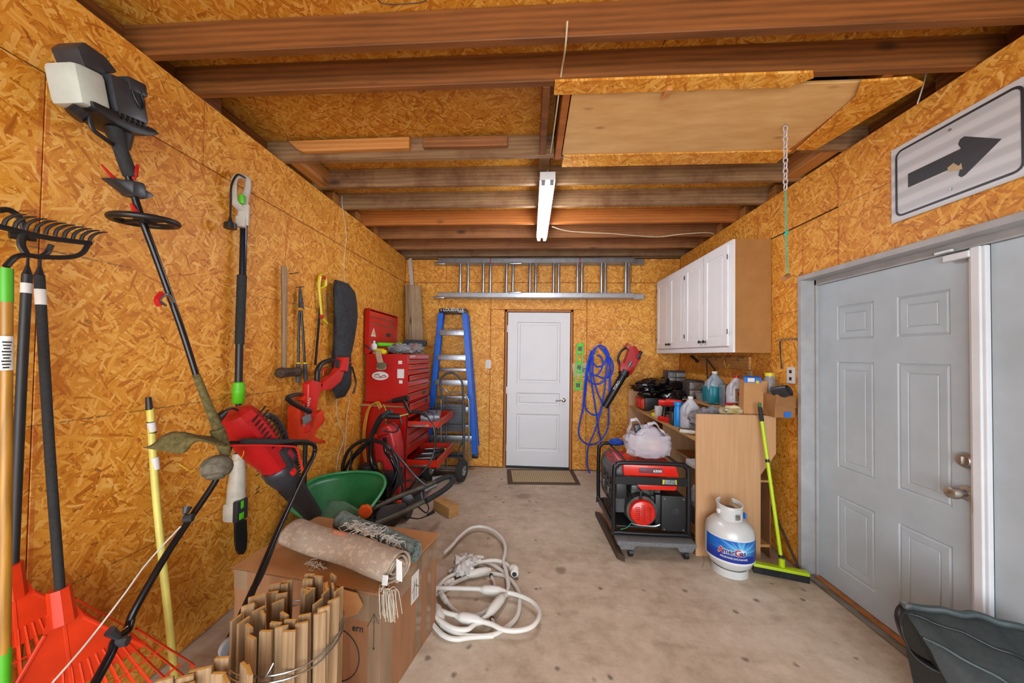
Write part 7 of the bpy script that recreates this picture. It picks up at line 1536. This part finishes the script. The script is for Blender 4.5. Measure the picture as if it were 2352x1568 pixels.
# cardboard boxes
T = thing('open_carton', 'tall tan cardboard carton with blue painter tape along its top edge', 'carton', (1.72, 2.87, 1.059))
P_cb2 = mat('carton_tan', 'b98a58', 0.75, var=0.06, scale=5, col2='ad7e4c')
MB().prism([(1.64, 2.82, 1.059), (1.79, 2.79, 1.059), (1.80, 2.79, 1.315), (1.645, 2.82, 1.315)], (0.02, 0.10, 0), 0.003, 1).build('body', P_cb2, T, False)
P_bt = mat('painter_tape', '1f6ac8', 0.6, var=0.06)
MB().prism([(1.642, 2.816, 1.30), (1.755, 2.796, 1.30), (1.755, 2.796, 1.335), (1.642, 2.816, 1.34)], (0.001, 0.005, 0)).prism([(1.642, 2.816, 1.335), (1.76, 2.796, 1.335), (1.77, 2.86, 1.345), (1.66, 2.88, 1.345)], (0, 0, 0.002)).build('painter_tape', P_bt, T, False)
MB().prism([(1.665, 2.811, 1.305), (1.71, 2.803, 1.305), (1.71, 2.803, 1.335), (1.665, 2.811, 1.335)], (0, -0.001, 0)).build('paper_label', P_lbl, T, False)
MB().bx((1.728, 2.797, 1.305), (0.022, 0.003, 0.022), 0.001, Ry(20)).build('yellow_sticker', P_yel, T)
T = thing('shoe_carton', 'brown cardboard box with open flap hanging over the bench end, blue tape on it', 'carton', (1.82, 2.72, 1.059))
P_cb3 = mat('carton_brown', '9a6c3c', 0.75, var=0.08, scale=6, col2='8a5c30')
MB().prism([(1.765, 2.66, 1.062), (1.905, 2.655, 1.062), (1.90, 2.655, 1.215), (1.77, 2.66, 1.225)], (0, 0.16, 0), 0.003, 1).build('body', P_cb3, T, False)
MB().prism([(1.77, 2.657, 1.23), (1.905, 2.652, 1.215), (1.90, 2.650, 1.135), (1.765, 2.655, 1.165)], (0, -0.004, 0), 0.001, 1).build('flap', P_cb3, T, False)
MB().prism([(1.80, 2.70, 1.225), (1.90, 2.70, 1.225), (1.88, 2.76, 1.275), (1.81, 2.76, 1.265)], (0, 0.003, 0.002), 0.001, 1).build('flap', P_cb3, T, False)
MB().prism([(1.822, 2.6535, 1.065), (1.868, 2.6525, 1.068), (1.868, 2.6525, 1.108), (1.822, 2.6535, 1.105)], (0, -0.001, 0)).build('painter_tape', P_bt, T, False)
T = thing('glass_jar', 'clear jar with a yellow lid standing in the brown box', 'jar', (1.86, 2.80, 1.24))
MB().lathe([(0.036, 0), (0.040, 0.02), (0.040, 0.09), (0.028, 0.11), (0.028, 0.125)], (1.855, 2.86, 1.225), n=20).build('body', P_film, T)
MB().cyl((1.855, 2.86, 1.35), (1.855, 2.86, 1.375), 0.031, n=20).build('lid', P_yel, T)
tag(MB(Matrix.Translation((1.80, 2.70, 1.25)) @ Matrix.Rotation(math.radians(35), 4, 'Y')).lathe([(0.045, 0.0), (0.05, 0.05), (0.042, 0.10), (0.038, 0.09), (0.04, 0.05), (0.03, 0.01)], (0, 0, -0.02), (0.2, -1, 0.6), 20, 0.7).build('black_scoop', P_blk2), 'black rubber cup lying in the mouth of the brown box', 'cup')

# ================================================================== propane, broom, cooler bag
M_pt = mat('propane_white', 'c9cbc9', 0.3, var=0.04, scale=8, coat=0.3)
T = thing('propane_cylinder', 'white propane cylinder with blue exchange label standing before the workbench', 'gas cylinder', (1.415, 2.595, 0))
PX, PY, R0 = 1.415, 2.595, 0.150
MB().lathe([(0.02, 0.028), (0.09, 0.04), (0.132, 0.075), (R0, 0.13), (R0, 0.265), (R0+0.001, 0.27), (R0, 0.275), (0.142, 0.32), (0.11, 0.355), (0.06, 0.375), (0.02, 0.38)], (PX, PY, 0), n=56).build('tank', M_pt, T)
MB().lathe([(0.108, 0.0), (0.112, 0.0), (0.112, 0.05), (0.108, 0.05)], (PX, PY, 0), n=40, cap=False).build('foot_ring', M_pt, T)
b_ = MB(); n_ = 40
def colr(u, v):
    a = math.radians(-250+300*u); top = 0.465+0.01*math.sin(a); return V((PX+0.078*math.cos(a), PY+0.078*math.sin(a), 0.355+(top-0.355)*v))
b_.grid(colr, n_, 8)
b_.b.faces.ensure_lookup_table()
kill = []
for f_ in b_.b.faces:
    c_ = f_.calc_center_median(); a = math.degrees(math.atan2(c_.y-PY, c_.x-PX))
    if 0.375 < c_.z < 0.415 and (-95 < a < -65): kill.append(f_)
    if 0.41 < c_.z < 0.445 and (10 < a < 60 or 120 < a < 160): kill.append(f_)
bmesh.ops.delete(b_.b, geom=kill, context='FACES')
b_.build('collar', M_pt, T, solid=0.004)
MB().tube([colr(i/24, 1.0) for i in range(25)], 0.006, n=8).build('collar_rim', M_pt, T)
MB().cyl((PX, PY, 0.375), (PX, PY, 0.42), 0.018).cyl((PX, PY-0.0, 0.41), (PX+0.04, PY-0.03, 0.41), 0.012).build('valve', mat('brass_fitting', ''), T)
MB().lathe([(0.03, 0), (0.034, 0.006), (0.03, 0.016), (0.008, 0.018)], (PX, PY, 0.425), n=12).build('valve_wheel', P_blk2, T)
MB().ball((PX-0.085, PY-0.02, 0.418), (0.014, 0.02, 0.018), 10).build('plastic_cap', P_lbl, T)
MB().bx((PX+0.085, PY-0.03, 0.395), (0.012, 0.03, 0.035), 0.003).build('blue_tag', P_bt, T)
def wrap(a0, a1, z0, z1, r, nu=24, nv=6):
    return lambda u, v: V((PX+r*math.cos(math.radians(a0+(a1-a0)*u)), PY+r*math.sin(math.radians(a0+(a1-a0)*u)), z0+(z1-z0)*v))
lk = NT('gas_label'); lt = lk.n('TexCoord'); ls = lk.n('SeparateXYZ'); lk.l(lt.outputs['Generated'], ls.inputs[0])
lx_ = lk.math('SUBTRACT', ls.outputs[0], 0.52); lz_ = lk.math('SUBTRACT', ls.outputs[2], 0.50)
rd = lk.math('SQRT', lk.math('ADD', lk.math('MULTIPLY', lx_, lx_), lk.math('MULTIPLY', lk.math('MULTIPLY', lz_, lz_), 0.5)))
an = lk.math('ARCTAN2', lz_, lx_)
ray = lk.math('ADD', lk.math('MULTIPLY', lk.math('SINE', lk.math('MULTIPLY', an, 23.0)), 0.25), lk.math('MULTIPLY', lk.math('SINE', lk.math('MULTIPLY', an, 9.0)), 0.25))
glow = lk.math('MULTIPLY', lk.math('SUBTRACT', lk.math('ADD', 0.42, lk.math('MULTIPLY', ray, 0.35)), rd, clamp=True), 2.6, clamp=True)
up_ = lk.math('MULTIPLY', glow, lk.math('MULTIPLY', lk.math('SUBTRACT', ls.outputs[2], 0.30, clamp=True), 4.0, clamp=True))
lb = lk.ramp(ls.outputs[2], [(0.25, '17308a'), (0.75, '1560b8')])
lc = lk.mix(up_, lb, '6fc0e6'); core = lk.math('MULTIPLY', lk.math('SUBTRACT', 0.14, rd, clamp=True), 9, clamp=True); lc = lk.mix(core, lc, 'dff2fa')
lk.l(lc, lk.b.inputs['Base Color']); lk.b.inputs['Roughness'].default_value = 0.3
MB().grid(wrap(-196, -14, 0.115, 0.278, R0+0.0008), 30, 6).build('label_ground', mat('label_white_gloss', 'd9dade', 0.3, var=0.02), T)
MB().grid(wrap(-182, -30, 0.128, 0.268, R0+0.0016), 30, 6).build('label', lk.m, T)
def curved_text(s, size, z, a_mid, m, bold=0.0, sx=1.0, rr=R0+0.003, nm='lettering', slope=0.0):
    cu = bpy.data.curves.new('t', 'FONT'); cu.body = s; cu.size = size; cu.align_x = 'CENTER'; cu.align_y = 'CENTER'; cu.extrude = 0.0004; cu.offset = bold; cu.resolution_u = 3
    to = bpy.data.objects.new('t', cu); COL.objects.link(to); dg = bpy.context.evaluated_depsgraph_get(); me = bpy.data.meshes.new_from_object(to.evaluated_get(dg)); bpy.data.objects.remove(to)
    b_ = MB(); b_.b.from_mesh(me); bpy.data.meshes.remove(me)
    bmesh.ops.subdivide_edges(b_.b, edges=[e for e in b_.b.edges if e.calc_length() > 0.01], cuts=1)
    for v in b_.b.verts:
        x, y, zz_ = v.co; a = math.radians(a_mid)+x*sx/rr; r = rr+zz_
        v.co = V((PX+r*math.cos(a), PY+r*math.sin(a), z+y+x*slope))
    return b_.build(nm, m, T, False)
M_nv = mat('navy_print', '1c2a78', 0.35); M_rd = mat('red_print', 'c01a28', 0.35)
MID = -106
for ch, ang, m_, sz in (('A', -137, M_rd, 0.056), ('meri', -118.5, M_nv, 0.046), ('G', -100, M_rd, 0.056), ('as', -88, M_nv, 0.046)):
    curved_text(ch, sz, 0.195, ang, P_lbl, 0.004, 0.93, R0+0.0024)
    curved_text(ch, sz, 0.195, ang, m_, 0.0012, 0.93, R0+0.0036)
curved_text('PROPANE EXCHANGE', 0.0165, 0.156, -108, P_lbl, 0.0003, 1.0)

T = thing('push_broom', 'lime yellow push broom with black bristles leaning against the workbench end', 'broom', (1.74, 2.56, 0))
M_lm = mat('lime_enamel', 'b4d412', 0.35, var=0.04)
h0, h1 = V((1.742, 2.56, 0.085)), V((1.705, 2.735, 1.14))
MB().tube([h0, lerp(h0, h1, 0.92)], 0.0115, sm=False, n=14).build('handle', M_lm, T)
MB().tube([lerp(h0, h1, 0.89), lerp(h0, h1, 0.985)], 0.014, sm=False, n=14).build('grip', P_grip, T)
MB().ball(lerp(h0, h1, 1.0), (0.012, 0.012, 0.02), 10).build('hang_loop', mat('dark_green_plastic', '2c6a3a', 0.5), T)
for t in (0.03, 0.62): MB().tube([lerp(h0, h1, t), lerp(h0, h1, t+0.02)], 0.0135, sm=False, n=14).build('collar', P_blk, T)
MB().tube([h0+V((0, 0, -0.03)), h0+V((0, 0.0, 0.03))], 0.018, sm=False, n=12).build('socket', M_lm, T)
q0, q1 = V((1.575, 2.60, 0)), V((1.875, 2.505, 0))
dq = (q1-q0).normalized(); nq = V((dq.y, -dq.x, 0))
MB().prism([q0+nq*0.025, q1+nq*0.025, q1-nq*0.025, q0-nq*0.025], (0, 0, 0.02), 0.004)._t([]).build('head', M_lm, T).location += V((0, 0, 0.045))
MB().prism([q0+nq*0.022, q1+nq*0.022, q1-nq*0.022, q0-nq*0.022], (0, 0, 0.045), 0.002).build('bristle_block', P_blk, T, False)
o_ = MB()
for i in range(60):
    for s_ in (0.023,): p_ = lerp(q0, q1, (i+0.5)/60)+nq*s_; o_.bx(p_+V((0, 0, 0.022)), (0.003, 0.003, 0.042))
o_ = o_.build('bristles', P_blk2, T, False); o_['kind'] = 'stuff'
tag(MB().tube([(1.88, 2.58, 0.012), (1.895, 2.80, 0.23), (1.90, 3.0, 0.42)], 0.007, sm=False).build('dark_rod', P_rust), 'dark thin rod leaning in the corner behind the lime broom', 'rod')
tag(MB().tube([(1.236,2.801,0), V((1.273,2.841,0))+V((0, 0, 0.02)), (1.314,2.832,0), V((1.325,2.786,0))+V((0, 0, 0.01)), (1.284,2.681,0), (1.235,2.608,0)], 0.0015, n=5).build('copper_wire', mat('copper_wire', '7c3a2c', 0.5)), 'thin reddish wire on the floor between dolly and propane cylinder', 'wire')

T = thing('cooler_bag', 'black soft-sided cooler bag with grey front pocket and strap, near right corner', 'bag', (1.74, 1.45, 0))
M_cb = mat('cooler_fabric', '2b3232', 0.7, var=0.15, scale=50, bump=0.15); M_cg = mat('cooler_grey', '4c5a5c', 0.6, var=0.1, scale=50)
def bq(u, v):
    # u along the bag (left to right), v around the section from front floor over the ridge to the back floor
    xl = 1.56+0.10*(1-min(1, min(v, 1-v)*3.2)); x = xl+(1.93-xl)*u; yr = 1.605-0.10*u
    sec = [(-0.30, 0.0), (-0.32, 0.10), (-0.27, 0.25), (-0.16, 0.38), (-0.03, 0.465), (0.0, 0.475), (0.02, 0.46), (0.03, 0.25), (0.02, 0.0)]
    f = v*(len(sec)-1); i = min(int(f), len(sec)-2); t = f-i; dy = sec[i][0]*(1-t)+sec[i+1][0]*t; z = sec[i][1]*(1-t)+sec[i+1][1]*t
    k = 0.75+0.25*math.sin(min(1, u*4)*math.pi/2)
    return V((x, yr+dy*k+0.006*math.sin(u*14+v*9), z*(0.96+0.04*math.sin(u*3))+0.004*math.sin(u*23)))
b_ = MB(); b_.grid(bq, 22, 24); b_.b.verts.ensure_lookup_table()
b_.b.faces.new([b_.b.verts[k_] for k_ in range(25)]); b_.b.faces.new([b_.b.verts[22*25+k_] for k_ in range(24, -1, -1)])
b_.build('body', M_cb, T)
MB().tube([bq(i/12, 0.585)+V((0, 0, 0.006)) for i in range(13)], 0.013, n=8).build('zip_edge', mat('cooler_edge', '3c484a', 0.6, var=0.1), T)
MB().tube([bq(i/12, 0.50-0.13*i/12)+V((0, -0.004, 0.002)) for i in range(13)], 0.004, n=6).build('seam', P_blk, T)
MB().tube([bq(i/12, 0.42-0.20*i/12)+V((0, -0.004, 0.002)) for i in range(8)], 0.004, n=6).build('piping', M_cg, T)
pk = [(0.0, 0.02), (0.0, 0.27), (0.02, 0.30), (0.06, 0.315), (0.22, 0.305), (0.24, 0.28), (0.24, 0.02)]
o0 = V((1.69, 1.27, 0.0)); pf = lambda x, z, q=0: o0+V((x, -0.07*x-q+(0.0 if z < 0.1 else (z-0.1)*0.42), z))
MB().prism([pf(x, z, -0.02) for x, z in pk], V((0, -0.05, 0)), 0.014).build('front_pocket', M_cg, T)
MB().tube([pf(x, z, 0.032) for x, z in pk], 0.006, n=6).build('pocket_piping', mat('cooler_piping', '7c8888', 0.6), T)
for x_, z_ in ((0.0, 0.36), (-0.02, 0.26)): MB().bx(pf(x_, z_, 0.03), (0.012, 0.006, 0.01), 0.002).build('rivet', P_steel, T)
cl = catmull([V((1.59, 1.58, 0.46)), V((1.545, 1.58, 0.455)), V((1.515, 1.56, 0.41)), V((1.53, 1.53, 0.33)), V((1.585, 1.49, 0.30)), V((1.64, 1.45, 0.33))], 6)
MB().grid(lambda u, v: cl[round(u*(len(cl)-1))]+V((0.010*(v-0.5), 0.036*(v-0.5), 0.012*(v-.5))), len(cl)-1, 2).build('strap', P_blk, T, solid=0.003)
MB().bx((1.575, 1.59, 0.468), (0.03, 0.03, 0.02), 0.004).build('zip_pull', P_steel, T)
